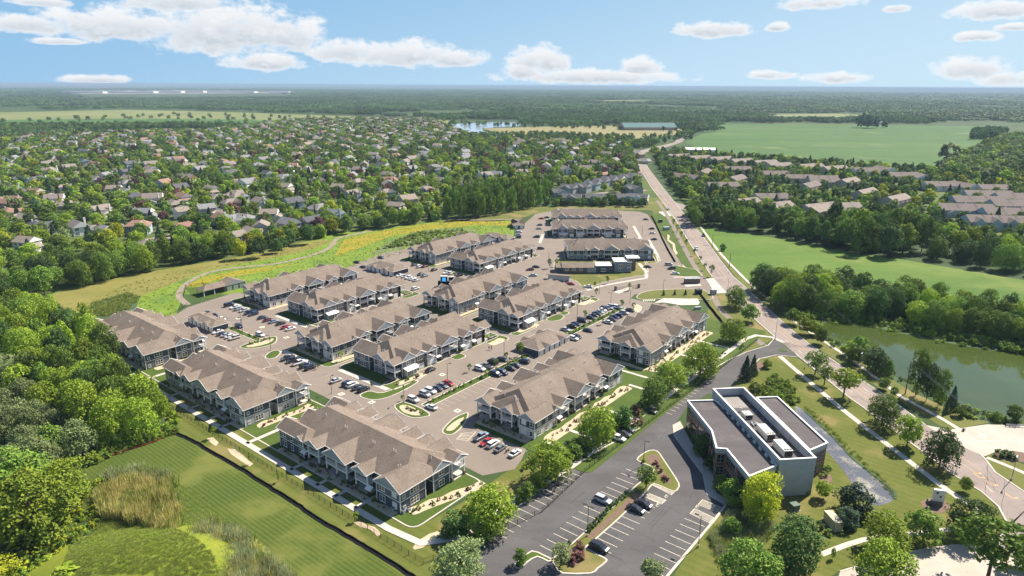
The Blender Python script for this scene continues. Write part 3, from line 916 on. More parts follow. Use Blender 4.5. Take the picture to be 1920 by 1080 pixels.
# ------------------------------------------------------------------ the avenue
LEFT = GP([(1283, 252), (1262, 268), (1226, 276), (1196, 284), (1192, 292), (1200, 316), (1222, 353), (1239, 374), (1262, 406), (1289, 449), (1314, 489), (1336, 520), (1358, 544), (1410, 594), (1453, 632), (1492, 664), (1590, 744), (1624, 768), (1682, 812), (1727, 845), (1787, 890), (1840, 922), (1872, 950), (1888, 980), (1880, 1002), (1857, 1016), (1960, 1090)])
RIGHT = GP([(1292, 252), (1280, 266), (1240, 279), (1208, 286), (1204, 292), (1216, 316), (1243, 352), (1270, 386), (1289, 408), (1320, 446), (1350, 487), (1374, 518), (1400, 541), (1449, 587), (1483, 618), (1517, 645), (1620, 716), (1660, 742), (1735, 797), (1780, 824), (1836, 850), (1848, 862), (1866, 886), (1920, 922), (1940, 940), (1960, 952), (1990, 985)])
mb = MB()
n_ = min(len(LEFT), len(RIGHT))
for i in range(n_ - 1):
    mb.poly([(*LEFT[i], 0.055), (*RIGHT[i], 0.055), (*RIGHT[i + 1], 0.055), (*LEFT[i + 1], 0.055)])
structure('road', mb, 'road_asphalt')
band(kerbs, LEFT[2:12], 0.45, 0.0, False, 0.15)
band(kerbs, LEFT[12:15], 0.45, 0.0, False, 0.15)
band(kerbs, LEFT[15:26], 0.45, 0.0, False, 0.15)
band(kerbs, RIGHT[2:19], 0.45, 0.0, False, 0.15)
band(kerbs, RIGHT[20:26], 0.5, 0.0, False, 0.15)
area_sheet('plaza', GP([(1735, 797), (1780, 806), (1850, 796), (1990, 800), (1990, 870), (1925, 852), (1870, 846), (1846, 856), (1836, 852), (1780, 826)]), 0.058, 'plaza_concrete')
area_sheet('driveway', GP([(1575, 1072), (1660, 1046), (1742, 1028), (1858, 1016), (1960, 1090), (1960, 1120), (1560, 1120)]), 0.058, 'plaza_concrete')
area_sheet('side_lawn', curve(GP([(1850, 864), (1856, 852), (1880, 858), (1990, 900), (1990, 955), (1925, 922), (1868, 886)]), 3, True), 0.062, 'verge_grass')
mulch2 = MB()
mulch2.flat(curve(GP([(1866, 850), (1890, 845), (1930, 852), (1950, 868), (1910, 866), (1880, 862)]), 3, True), 0.07)
structure('mulch_bed', mulch2, 'mulch')
band(kerbs, GP([(1575, 1072), (1660, 1046), (1742, 1028), (1800, 1022)]), 0.4, 0.0, False, 0.14)
side = MB()
band(side, curve(GP([(1313, 424), (1345, 468), (1380, 506), (1413, 538), (1455, 573), (1480, 595), (1522, 625), (1580, 663), (1665, 725), (1692, 745), (1762, 783), (1800, 806)]), 3), 1.6, 0.066)
band(side, curve(GP([(1462, 668), (1505, 705), (1570, 760), (1640, 815), (1757, 905), (1810, 942), (1855, 975), (1886, 1000)]), 3), 1.9, 0.066)
band(side, curve(GP([(1540, 1040), (1620, 1012), (1720, 1000), (1790, 992), (1850, 985)]), 3), 1.5, 0.066)
band(side, GP([(1850, 858), (1900, 878), (1960, 905)]), 1.5, 0.072)
band(side, GP([(1262, 520), (1320, 518)]), 1.5, 0.066)
structure('footway', side, 'concrete')
side = MB()
band(side, curve(GP([(1232, 376), (1252, 406), (1276, 452), (1300, 495), (1322, 528), (1338, 556), (1347, 574), (1362, 592), (1395, 618), (1432, 648)]), 3), 3.0, 0.066)
structure('cycle_path', side, 'warm_asphalt')
# creek beside the office
CREEK = curve(GP([(1490, 762), (1510, 772), (1530, 790), (1565, 822), (1600, 860), (1650, 900), (1678, 925), (1672, 940), (1640, 948), (1612, 928), (1585, 888), (1560, 858), (1530, 825), (1500, 795)]), 3, True)
area_sheet('creek', CREEK, 0.05, 'creek_water')
mb = MB()
band(mb, CREEK[3:21], 0.9, 0.05, False, 0.12)
structure('creek_bank', mb, 'reedy')
# ------------------------------------------------------------------ painted lines
kd = (G(*ZP([(530, 242)], 960, 800, 4)[0]) - G(*ZP([(5, 655)], 960, 800, 4)[0])).normalized()
xd = Vector((kd.y, -kd.x))


def stalls(mb, origin, direction, cross, n0, n1, length, w=0.13, step=2.76, z=0.052, skip=()):
    for k in range(n0, n1):
        if k in skip:
            continue
        a = origin + direction * (step * k)
        b = a + cross * length
        band(mb, [tuple(a), tuple(b)], w, z)


o1 = G(*ZP([(92, 573)], 960, 800, 4)[0])
stalls(marks, o1, kd, xd, -5, 12, 5.1)
o1b = G(1243, 764)
stalls(marks, o1b, kd, xd, -1, 12, 4.6)
o2 = G(*ZP([(495, 822)], 960, 800, 4)[0])
stalls(marks, o2, kd, -xd, -3, 13, 5.2)
o3 = G(*ZP([(645, 838)], 960, 800, 4)[0])
stalls(marks, o3, kd, xd, -1, 9, 5.2)
o4 = G(*ZP([(1265, 975)], 960, 800, 4)[0])
stalls(marks, o4, kd, -xd, -3, 6, 5.2)


def hatch(quad, n):
    a, b, c, d = (Vector(q) for q in quad)
    band(marks, [tuple(a), tuple(b), tuple(c), tuple(d)], 0.14, 0.052, True)
    for k in range(1, n):
        p = a.lerp(b, k / n)
        q = d.lerp(c, min(1, (k + 0.55) / n))
        band(marks, [tuple(p), tuple(q)], 0.11, 0.056)


for q in ([(1050, 437), (1082, 425), (1222, 487), (1195, 512)], [(990, 525), (1025, 500), (1155, 552), (1120, 582)], [(1395, 585), (1430, 547), (1566, 605), (1535, 640)], [(1335, 652), (1370, 615), (1515, 685), (1480, 722)]):
    hatch(z8(q), 8)
for p in ((1158, 527), (1092, 592), (1390, 605)):      # wheelchair signs on the ground
    c = z8([p])[0]
    ring = [(c[0] + 0.42 * math.cos(a * 0.7), c[1] + 0.42 * math.sin(a * 0.7)) for a in range(8)]
    band(marks, ring, 0.13, 0.056)
    band(marks, [(c[0], c[1] + 0.3), (c[0] + 0.05, c[1] + 0.95), (c[0] + 0.5, c[1] + 0.6)], 0.13, 0.060)
# apartment lots
for (s, t, d, c, n, L) in [(141.0, -209.5, -A2, -A1, 9, 4.8), (136.5, -194.5, A2, -A1, 7, 4.8), (142, -147.0, A1, A2, 20, 5.0), (142, -150.8, A1, -A2, 20, 5.0), (222.5, -147.8, A1, A2, 19, 5.0), (222.5, -151.4, A1, -A2, 19, 5.0), (136.4, -270, A2, -A1, 9, 5.0), (139.6, -270, A2, A1, 9, 5.0), (139.0, -116, A2, -A1, 9, 5.0), (124, -243, A1 * 0, A2, 1, 5)]:
    stalls(faded, P(s, t), Vector(d), Vector(c), 0, n, L, 0.12)
for q in (ZP([(1505, 735), (1545, 690), (1650, 680), (1590, 745)], 480, 640, 4),):
    a, b, c, d = GP(q)
    band(marks, [a, b, c, d], 0.14, 0.055, True)
    for k in range(1, 5):
        p, r_ = Vector(a).lerp(Vector(b), k / 5), Vector(d).lerp(Vector(c), k / 5)
        band(marks, [tuple(p), tuple(r_)], 0.13, 0.058)
for k in range(6):          # crossing by the pool
    a, b = G(*ZP([(225 + k * 34, 215 - 0 * k)], 1180, 540, 8.7)[0]), G(*ZP([(270 + k * 30, 165 + k * 4)], 1180, 540, 8.7)[0])
    band(marks, [tuple(a), tuple(b)], 0.45, 0.056)
# pale frames round the drains
for p in ((640, 396), (868, 457), (1110, 358), (1397, 250), (1512, 521)):
    c = G(480 + p[0] / 4, 640 + p[1] / 4)
    band(marks, [tuple(c + A1 * i + A2 * j) for i, j in ((-.75, -.75), (-.75, .75), (.75, .75), (.75, -.75))], 0.5, 0.054, True)
for p in ((460, 358), (765, 470), (1075, 603)):
    c = G(380 + p[0] / 6.857, 545 + p[1] / 6.857)
    band(marks, [tuple(c + A1 * i + A2 * j) for i, j in ((-.75, -.75), (-.75, .75), (.75, .75), (.75, -.75))], 0.5, 0.054, True)
# avenue markings
C1 = [tuple(Vector(a).lerp(Vector(b), 0.5)) for a, b in zip(LEFT, RIGHT)]


def dashes(mb, line, on, off, w, z):
    pts = []
    for a, b in zip(line, line[1:]):
        a, b = Vector(a), Vector(b)
        n = max(1, int((b - a).length / 0.5))
        pts += [a.lerp(b, k / n) for k in range(n)]
    k = 0
    while k + int(on * 2) < len(pts):
        band(mb, [tuple(pts[k]), tuple(pts[k + int(on * 2)])], w, z)
        k += int((on + off) * 2)


Q1 = [tuple(Vector(a).lerp(Vector(b), 0.27)) for a, b in zip(LEFT, RIGHT)]
Q3 = [tuple(Vector(a).lerp(Vector(b), 0.73)) for a, b in zip(LEFT, RIGHT)]
dashes(marks, Q1[12:24], 3, 9, 0.16, 0.062)
dashes(marks, Q3[12:20], 3, 9, 0.16, 0.062)
amb = MB()
dashes(amb, [tuple(Vector(a).lerp(Vector(b), 0.42)) for a, b in zip(LEFT, RIGHT)][5:24], 30, 1, 0.12, 0.062)
dashes(amb, [tuple(Vector(a).lerp(Vector(b), 0.60)) for a, b in zip(LEFT, RIGHT)][5:24], 30, 1, 0.12, 0.062)
for p in ((1825, 884), (1832, 892), (1855, 906), (1892, 930)):        # turn arrows
    c = G(*p)
    u = (G(p[0] + 30, p[1] + 22) - c).normalized()
    w = Vector((-u.y, u.x))
    band(amb, [tuple(c - u * 1.4), tuple(c + u * 1.0), tuple(c + u * 1.3 + w * 0.9)], 0.22, 0.066)
    band(amb, [tuple(c + u * 1.3 + w * 0.9 - u * 0.5 + w * 0.1), tuple(c + u * 1.3 + w * 1.4)], 0.5, 0.070)
structure('amber_lines', amb, 'amber_paint')
tar = MB()
r_ = random.Random(3)
for i in range(40):         # sealed cracks in the avenue
    k = r_.randint(5, 22)
    f0 = r_.uniform(0.1, 0.9)
    a = Vector(LEFT[k]).lerp(Vector(RIGHT[k]), f0)
    b = Vector(LEFT[k + 1]).lerp(Vector(RIGHT[k + 1]), min(0.95, max(0.05, f0 + r_.uniform(-0.25, 0.25))))
    if i % 3 == 0:
        a, b = Vector(LEFT[k]).lerp(Vector(LEFT[k + 1]), f0), Vector(RIGHT[k]).lerp(Vector(RIGHT[k + 1]), f0)
    L = [tuple(a.lerp(b, j / 7) + Vector((r_.uniform(-.22, .22), r_.uniform(-.22, .22)))) for j in range(8)]
    band(tar, L, 0.11, 0.060)
structure('sealed_cracks', tar, 'tar')
tarb = MB()
for i in range(44):         # hairline seals in the office car park
    p0 = G(r_.uniform(980, 1300), r_.uniform(820, 1040))
    d = kd if i % 2 else xd
    pts = [tuple(p0 + d * (k * 2.0) + Vector((r_.uniform(-.25, .25), r_.uniform(-.25, .25)))) for k in range(r_.randint(3, 7))]
    if all(inside(*q, OFFICE) for q in pts):
        band(tarb, pts, 0.10, 0.047)
structure('hairline_cracks', tarb, 'tar')
# plaza marking: a frame with a wheelchair sign
fr = GP(ZP([(1480, 1005), (1575, 1072), (1750, 1062)], 1440, 560, 4))
band(marks, fr, 0.25, 0.064)
c = G(1843, 819)
band(marks, [(c[0] + 1.0 * math.cos(a * 0.7), c[1] + 1.0 * math.sin(a * 0.7)) for a in range(8)], 0.3, 0.064)
band(marks, [(c[0], c[1] + 0.9), (c[0] + 0.2, c[1] + 2.2), (c[0] + 1.4, c[1] + 1.6)], 0.3, 0.068)
structure('painted_lines', marks, 'paint')
structure('faded_lines', faded, 'faded_paint')
structure('kerb', kerbs, 'concrete')
# ------------------------------------------------------------------ windows, doors, porches (shared meshes)
def window_meshes(w, h, lights):
    f = MB()
    f.box(-w / 2 - .14, w / 2 + .14, -.07, 0, -.14, h + .16, 0, True)
    f.box(-w / 2 - .2, w / 2 + .2, -.12, 0, -.24, -.14, 0, True)
    for k in range(1, lights):
        x = -w / 2 + w * k / lights
        f.box(x - .07, x + .07, -.115, -.07, 0, h, 0, True)
    f.box(-w / 2, w / 2, -.105, -.07, h * .5 - .035, h * .5 + .035, 0, True)
    p = MB()
    p.box(-w / 2, w / 2, -.085, -.05, 0, h, 0, True)
    return f.mesh('window', ['white_trim']), p.mesh('pane', ['window_glass'])


WIN = {1: window_meshes(.95, 1.45, 1), 2: window_meshes(1.8, 1.55, 2), 3: window_meshes(2.7, 1.6, 3), 0: window_meshes(.7, .7, 1), 5: window_meshes(1.5, 1.2, 2)}
_m = MB()
_m.box(-1.35, 1.35, -.09, 0, 0, 2.35, 0, True)
for _k in range(1, 4):
    _m.box(-1.25, 1.25, -.12, -.09, _k * .56, _k * .56 + .47, 0, True)
GDOOR = _m.mesh('garage_door', ['panel_white'])
_m = MB()
_m.box(-.9, .9, -.08, 0, 0, 1.9, 0, True)
LOUVRE = _m.mesh('louvre_panel', ['panel_white'])
_m = MB()
_m.poly([(-1.1, -1.3, -.35), (1.1, -1.3, -.35), (1.1, 0, .15), (-1.1, 0, .15)])
_m.box(-1.1, 1.1, -1.3, -1.2, -.55, -.36, 0, True)
_m.tube([(-1, -1.2, -.5), (-1, 0, -1.0)], .05, 4)
_m.tube([(1, -1.2, -.5), (1, 0, -1.0)], .05, 4)
AWN = _m.mesh('awning', ['white_roof'])
_m = MB()
_m.tube([(0, 0, 0), (0, 0, .95)], .095, 6)
PIPE = _m.mesh('vent_pipe', ['white_roof'])
_m = MB()
_m.box(-.17, .17, -.17, .17, 0, 6.0, 0)
_m.box(-.24, .24, -.24, .24, 0, .35, 0)
COLUMN = _m.mesh('column', ['white_trim'])
_m = MB()
_m.box(-.35, .35, -.35, .35, 0, 1.1, 0)
FOOT = _m.mesh('pillar_base', ['stone'])


def railing_mesh(w, d):
    r = MB()
    for z in (.12, .98):
        r.box(0, w, 0, .08, z, z + .09, 0, True)
        r.box(0, .08, 0, d, z, z + .09, 0, True)
        r.box(w - .08, w, 0, d, z, z + .09, 0, True)
    n = int(w / .2)
    for k in range(1, n):
        r.box(k * w / n - .035, k * w / n + .035, .02, .06, .12, 1.0, 0)
    n = int(d / .2)
    for k in range(1, n):
        r.box(.02, .06, k * d / n - .035, k * d / n + .035, .12, 1.0, 0)
        r.box(w - .06, w - .02, k * d / n - .035, k * d / n + .035, .12, 1.0, 0)
    return r.mesh('railing', ['pale_siding'])


def porch_mesh(w, d, closed):
    p = MB()
    p.box(-.15, w + .15, -.15, d, 2.75, 3.12, 0, True)          # upper deck and beam
    p.box(-.1, w + .1, -.1, .25, 5.55, 6.02, 0, True)           # header
    p.box(-.1, .2, .25, d, 5.55, 6.02, 0, True)
    p.box(w - .2, w + .1, .25, d, 5.55, 6.02, 0, True)
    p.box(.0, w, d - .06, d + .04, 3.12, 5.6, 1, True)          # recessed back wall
    if closed:
        p.box(0, w, 0, d, 0, 2.75, 2)
    else:
        p.box(-.1, w + .1, -.1, d, 0, .16, 3)
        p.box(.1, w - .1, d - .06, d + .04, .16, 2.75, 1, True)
    for zz in ((3.12,) if closed else (.16, 3.12)):              # sliding door behind
        p.box(w * .5 - 1.1, w * .5 + 1.1, d - .12, d - .06, zz, zz + 2.1, 0, True)
        p.box(w * .5 - 1.0, w * .5 - .05, d - .14, d - .12, zz + .1, zz + 2.0, 4, True)
        p.box(w * .5 + .05, w * .5 + 1.0, d - .14, d - .12, zz + .1, zz + 2.0, 4, True)
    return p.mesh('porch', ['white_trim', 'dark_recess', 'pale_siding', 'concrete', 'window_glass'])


PORCH = {}
for _w, _c in ((5.0, 0), (5.0, 1), (9.0, 0), (5.6, 0), (4.4, 0)):
    PORCH[(_w, _c)] = (porch_mesh(_w, 2.7, _c), railing_mesh(_w, 2.7))

FACE = {'g': 0.0, 'r': R(90), 'k': R(180), 'l': R(-90)}


def porch(parent, x, y, face, w, closed=0):
    """x, y: the porch's front left corner seen from outside"""
    me, rl = PORCH[(w, closed)]
    p = inst('porch', me, parent, (x, y, 0), FACE[face])
    cols = [(.1, .1), (w - .1, .1)] + ([(w / 2, .1)] if w > 8 else [])
    for cx, cy in cols:
        if closed:
            inst('column', COLUMN, p, (cx, cy - .12, 3.1), 0, (1, 1, .48))
        else:
            inst('column', COLUMN, p, (cx, cy, 0))
            inst('pillar_base', FOOT, p, (cx, cy, 0))
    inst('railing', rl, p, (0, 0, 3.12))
    if closed:
        inst('garage_door', GDOOR, p, (w / 2 - .3, 0, 0))
    return p


def apartment():
    """one two-storey apartment block, 53 x 24 m: garden side at y = 0, garage side at y = 24"""
    root = thing('apartment_block', (0, 0))
    low, up, trim = MB(), MB(), MB()
    boxes = [(3, 50, 3.2, 20.8), (0.3, 12, .3, 6), (43.8, 52.7, .3, 9), (49, 52.6, 12, 18), (42.8, 49.2, 19, 23.4), (3, 5, 14, 17.5)]
    for i, (x0, x1, y0, y1) in enumerate(boxes):
        low.box(x0, x1, y0, y1, 0, 3.05 + .004 * i)
        up.box(x0 + .003, x1 - .003, y0 + .003, y1 - .003, 3.05, 6.04 + .004 * i)
        for a, b, c, d in ((x0 - .06, x1 + .06, y0 - .06, y0), (x0 - .06, x1 + .06, y1, y1 + .06), (x0 - .06, x0, y0, y1), (x1, x1 + .06, y0, y1)):
            trim.box(a, b, c, d, 2.98, 3.2, 0, True)
        for cx, cy in ((x0, y0), (x1, y0), (x0, y1), (x1, y1)):
            trim.box(cx - .1, cx + .1, cy - .1, cy + .1, 0, 6.0, 0)
    low.build('lower_wall', ['grey_siding'], root)
    up.build('upper_wall', ['navy_siding'], root)
    br = MB()
    br.box(0, 4.8, 0, 2.4, 0, 5.9)
    sb = br.mesh('stone_bay', ['stone'])
    for x0 in (4.5, 37.6):
        inst('stone_bay', sb, root, (x0, 20.9, 0))
    roofs = [  # x0 x1 y0 y1 eave ridge axis h0 h1
        (2.2, 50.8, 2.4, 21.6, 6.00, 10.7, 'x', 5.4, 5.4), (.2, 14, 5.5, 18.6, 6.012, 9.3, 'x', 5.0, 2), (-.4, 13.5, -.4, 6.6, 6.02, 8.1, 'x', 0, 3.0),
        (-.4, 7, 8.4, 13.9, 6.03, 7.7, 'x', 0, 2), (-.5, 9, 17.2, 24.0, 6.04, 8.1, 'x', 0, 2.5),
        (13.4, 19.6, -.4, 9, 6.05, 7.75, 'y', 0, 2.5), (21.9, 32.1, -.5, 12, 6.06, 9.0, 'y', 0, 3), (34.4, 40.6, -.4, 9, 6.07, 7.75, 'y', 0, 2.5),
        (43.2, 53.4, -.4, 14, 6.08, 9.0, 'y', 0, 4.5), (43, 53.3, 11.2, 18.6, 6.09, 8.4, 'x', 3, 0), (47, 54, 18.3, 24.2, 6.10, 7.6, 'x', 2, 0),
        (42.2, 49.8, 13, 24.0, 6.11, 8.8, 'y', 3, 0), (4.0, 9.9, 15, 23.8, 6.12, 7.6, 'y', 2, 0), (37.1, 42.9, 15, 23.8, 6.13, 7.6, 'y', 2, 0),
        (10.6, 16.8, 14, 24.3, 6.14, 7.8, 'y', 2, 0), (19.2, 29.4, 12, 24.5, 6.15, 9.0, 'y', 3, 0), (31.0, 36.8, 14, 24.3, 6.16, 7.75, 'y', 2, 0), (9.5, 12.2, -.55, 4, 6.17, 7.2, 'y', 0, 1)]
    rf = MB()
    for (x0, x1, y0, y1, e, r, ax, h0, h1) in roofs:
        rf.hip(x0, x1, y0, y1, e, r, ax, h0, h1)
        for a, b, c, d in ((x0 - .05, x1 + .05, y0 - .05, y0 + .03), (x0 - .05, x1 + .05, y1 - .03, y1 + .05), (x0 - .05, x0 + .03, y0, y1), (x1 - .03, x1 + .05, y0, y1)):
            trim.box(a, b, c, d, e - .17, e + .03, 0, True)
        xm, ym = (x0 + x1) / 2, (y0 + y1) / 2
        ends = []
        if ax == 'x':
            if not h0:
                ends.append([(x0, y0, e), (x0, ym, r), (x0, y1, e)])
            if not h1:
                ends.append([(x1, y0, e), (x1, ym, r), (x1, y1, e)])
        else:
            if not h0:
                ends.append([(x0, y0, e), (xm, y0, r), (x1, y0, e)])
            if not h1:
                ends.append([(x0, y1, e), (xm, y1, r), (x1, y1, e)])
        for q in ends:
            trim.tube(q, .085, 4)
    rf.build('roof', ['roof_shingle', 'gable_siding'], root)

    def roofz(x, y):
        z = 0
        for (x0, x1, y0, y1, e, r, ax, h0, h1) in roofs:
            if x0 <= x <= x1 and y0 <= y <= y1:
                if ax == 'x':
                    q = [min(y - y0, y1 - y) / ((y1 - y0) / 2)] + ([(x - x0) / h0] if h0 else []) + ([(x1 - x) / h1] if h1 else [])
                else:
                    q = [min(x - x0, x1 - x) / ((x1 - x0) / 2)] + ([(y - y0) / h0] if h0 else []) + ([(y1 - y) / h1] if h1 else [])
                z = max(z, e + (r - e) * min(q))
        return z
    trim.build('trim', ['white_trim'], root)
    for (x, y) in [(4.6, 10), (4.6, 11), (4.8, 15.5), (5.6, 15.9), (11, 9.5), (20.5, 9), (21.3, 9), (20.5, 15), (26, 14.5), (33, 8.6), (33.8, 8.6), (36, 15), (41, 9), (41.8, 9), (46, 6), (47, 6), (50, 14), (50, 15), (46, 17), (30, 16), (14.5, 14.6)]:
        inst('vent_pipe', PIPE, root, (x, y, roofz(x, y) - .1))
    # porches
    for args in [(14, .5, 'g', 5.0), (22.5, .4, 'g', 9.0), (35, .5, 'g', 5.0), (.3, 13.4, 'l', 4.4), (.3, 23.4, 'l', 5.6), (53.0, 18.6, 'r', 5.0), (28.8, 23.5, 'k', 9.0)]:
        porch(root, *args)
    for args in [(16.2, 23.5, 'k', 5.0, 1), (36.4, 23.5, 'k', 5.0, 1)]:
        porch(root, *args)

    def win(k, x, y, z, face):
        f, p = WIN[k]
        o = inst('window', f, root, (x, y, z), FACE[face])
        inst('pane', p, o)
    for z in (.75, 3.95):
        for (k, x, y, fc) in [(2, 2.6, .3, 'g'), (2, 10.8, .3, 'g'), (1, 6.5, .3, 'g'), (2, 20.8, 3.2, 'g'), (1, 33.5, 3.2, 'g'), (2, 42, 3.2, 'g'), (2, 46, .3, 'g'),
                              (1, .3, 1.5, 'l'), (2, 3, 7.4, 'l'), (2, 3, 15.6, 'l'), (0, 52.7, 1.6, 'r'), (3, 52.7, 5.2, 'r'), (2, 52.6, 15, 'r'), (1, 50, 10.5, 'r'),
                              (2, 46, 23.4, 'k'), (1, 10, 20.8, 'k'), (1, 18, 20.8, 'k'), (2, 30, 20.8, 'k')]:
            if fc == 'k' and k == 2 and x == 46 and z < 1:
                continue
            win(k, x, y, z, fc)
    for x0 in (6.9, 40.0):
        win(3, x0, 23.3, 3.9, 'k')
        inst('garage_door', GDOOR, root, (x0 - .4, 23.3, 0), FACE['k'])
    for (x, y, fc) in [(50.6, .3, 'g'), (.3, 4.4, 'l')]:
        for z in (.5, 3.7):
            inst('louvre_panel', LOUVRE, root, (x, y, z), FACE[fc])
    for (x, y, fc) in [(12.8, .6, 'g'), (41.2, .6, 'g'), (17.2, 23.4, 'k'), (31.2, 23.4, 'k'), (43.2, 23.6, 'k'), (10.4, 23.4, 'k')]:
        inst('awning', AWN, root, (x, y, 2.9), FACE[fc])
    # shop-like corner room under a broad awning
    b = MB()
    b.box(43.6, 48.4, 23.4, 25.2, 0, 2.75)
    b.build('corner_room', ['pale_siding'], root)
    win(3, 46.8, 25.2, .5, 'k')
    win(1, 44.3, 25.2, .5, 'k')
    b = MB()
    b.poly([(43.2, 26.0, 2.7), (43.2, 23.4, 3.35), (48.8, 23.4, 3.35), (48.8, 26.0, 2.7)])
    b.box(43.2, 48.8, 25.9, 26.0, 2.5, 2.69, 0, True)
    b.build('broad_awning', ['white_roof'], root)
    return root


proto = apartment()
index_kids()
PLACES = [  # origin (garden-left corner), heading of x, lower wall, upper wall, label
    (P(94.6, -163.9), A2, 'navy_siding', 'slate_siding', 'dark slate two-storey apartment block nearest the mown field, lowest in the photo'),
    (P(94.0, -234.6), A2, 'grey_siding', 'navy_siding', 'grey and navy apartment block second along the lower fence, right of the thick tree mass'),
    (P(94.2, -303.8), A2, 'slate_siding', 'navy_siding', 'dark apartment block at the left end, half behind the tall leafy trees'),
    (P(145, -106.8), A1, 'pale_siding', 'navy_siding', 'pale grey and navy apartment block behind the street trees of the office car park'),
    (P(217, -105.5), A1, 'slate_siding', 'blue_siding', 'slate apartment block by the pool and dog lawn, nearest the entrance road'),
    (P(143.7, -203.7), A1, 'pale_siding', 'navy_siding', 'pale and navy apartment block behind the white pickup, between two garage courts'),
    (P(214.4, -203.2), A1, 'slate_siding', 'blue_siding', 'grey-blue apartment block directly in front of the lit blue screen'),
    (P(164.3, -279.7), A1, 'pale_siding', 'navy_siding', 'pale and navy apartment block beside the open pavilion and meadow'),
    (P(272.8, -276.6), A1, 'grey_siding', 'blue_siding', 'far grey-blue apartment block against the wild meadow'),
    (P(200.2, -195.4), -A1, 'slate_siding', 'slate_siding', 'dark apartment block with corner awning in the middle, along the main inner street'),
    (P(269.4, -192.9), -A1, 'slate_siding', 'slate_siding', 'dark apartment block with garages along the inner street, nearest the gate'),
    (P(220.0, -269.0), -A1, 'slate_siding', 'slate_siding', 'dark apartment block with white awning behind the red cars of the west lot'),
    (P(327.2, -266.2), -A1, 'slate_siding', 'slate_siding', 'far dark apartment block with white awning, left of the clubhouse drive'),
    (Vector((34.3, 399.4)), Vector((1, 0.02)), 'blue_siding', 'navy_siding', 'blue apartment block just behind the white-roofed clubhouse'),
    (Vector((81.5, 487.2)), Vector((-1, -0.01)), 'slate_siding', 'navy_siding', 'blue and white apartment block with garages, second behind the clubhouse'),
    (Vector((84, 530)), Vector((-1, -0.01)), 'slate_siding', 'navy_siding', 'farthest apartment block, only its brown roof and gables showing'),
]
for i, (o_, x_, lo, hi, lab) in enumerate(PLACES):
    a = proto if i == 0 else copy_tree(proto)
    a.location = (o_.x, o_.y, .1)
    a.rotation_euler = (0, 0, math.atan2(x_.y, x_.x))
    tag(a, lab, 'apartment building', 'two-storey apartment blocks')
    for ch in list(KIDS[proto.name]) if i == 0 else list(a.children):
        if ch.name.startswith('lower_wall'):
            recolour(ch, 0, lo)
        elif ch.name.startswith('upper_wall'):
            recolour(ch, 0, hi)

# ------------------------------------------------------------------ garages, pavilion
def garage(origin, xdir, L, W, doors, label, dormers=()):
    """garage doors along the y = 0 side"""
    root = thing('garage_block', origin, math.atan2(xdir.y, xdir.x), label, 'garage', 'detached garage rows')
    w = MB()
    w.box(0, L, 0, W, 0, 2.85)
    w.build('wall', ['navy_siding'], root)
    r = MB()
    r.hip(-.5, L + .5, -.5, W + .5, 2.8, 2.8 + W * .2, 'x', W * .5, W * .5)
    for x in dormers:
        r.hip(x - 2.2, x + 2.2, -.7, W * .4, 2.83, 4.1, 'y', 0, 1)
        r.hip(x - 2.2, x + 2.2, W * .6, W + .7, 2.83, 4.1, 'y', 1, 0)
    r.build('roof', ['roof_shingle', 'gable_siding'], root)
    t = MB()
    for a, b, c, d in ((-.55, L + .55, -.56, -.48), (-.55, L + .55, W + .48, W + .56), (-.56, -.48, -.5, W + .5), (L + .48, L + .56, -.5, W + .5)):
        t.box(a, b, c, d, 2.6, 2.86, 0, True)
    for cx, cy in ((0, 0), (L, 0), (0, W), (L, W)):
        t.box(cx - .12, cx + .12, cy - .12, cy + .12, 0, 2.7)
    t.build('trim', ['white_trim'], root)
    for k in range(doors):
        for fc, y in (('g', 0), ('k', W)):
            inst('garage_door', GDOOR, root, ((k + .5) * L / doors, y, 0), FACE[fc])
    return root


garage(P(198.2, -144.6), A1, 21.5, 11.4, 6, 'hip-roofed garage row in the middle of the divider strip, dark end wall', (5.5, 16))
garage(P(130.2, -290.5), A2, 21.2, 7.2, 6, 'garage row at the head of the left lot, beside parked white cars', (5.5, 16))
garage(P(239.5, -299.4), A2, 22.6, 11.5, 6, 'garage row at the meadow edge, left of the lit screen', (6, 16))
garage(P(345, -302), A2, 22, 8, 5, 'far garage row seen behind the meadow-side apartment block', (6, 16))
garage(Vector((1, 491)), Vector((1, .1)), 8, 17, 2, 'small far garage at the end of the flower strip')
garage(P(279, -113), A1, 16, 7, 4, 'low garage by the gate') if False else None
# pavilion
root = thing('open_pavilion', (*P(153.8, -322), 0), math.atan2(A1.y, A1.x), 'open picnic pavilion with brown roof by the little play lawn', 'pavilion')
r = MB()
r.hip(-.5, 12, -.5, 7.5, 3.0, 5.0, 'x', 3.5, 0)
r.hip(11, 23, -1, 8, 3.03, 5.4, 'y', 0, 0)
r.build('roof', ['roof_shingle', 'gable_siding'], root)
for x in (0, 5.5):
    for y in (0, 7):
        c = MB()
        c.box(x - .18, x + .18, y - .18, y + .18, 0, 3.0)
        c.build('column', ['white_trim'], root)
w = MB()
w.box(10.5, 22.5, -.3, 7.3, 0, 3.05)
w.build('store_room', ['stone'], root)
for x in (13.5, 17, 20.5):
    inst('garage_door', GDOOR, root, (x, -.3, 0), 0)
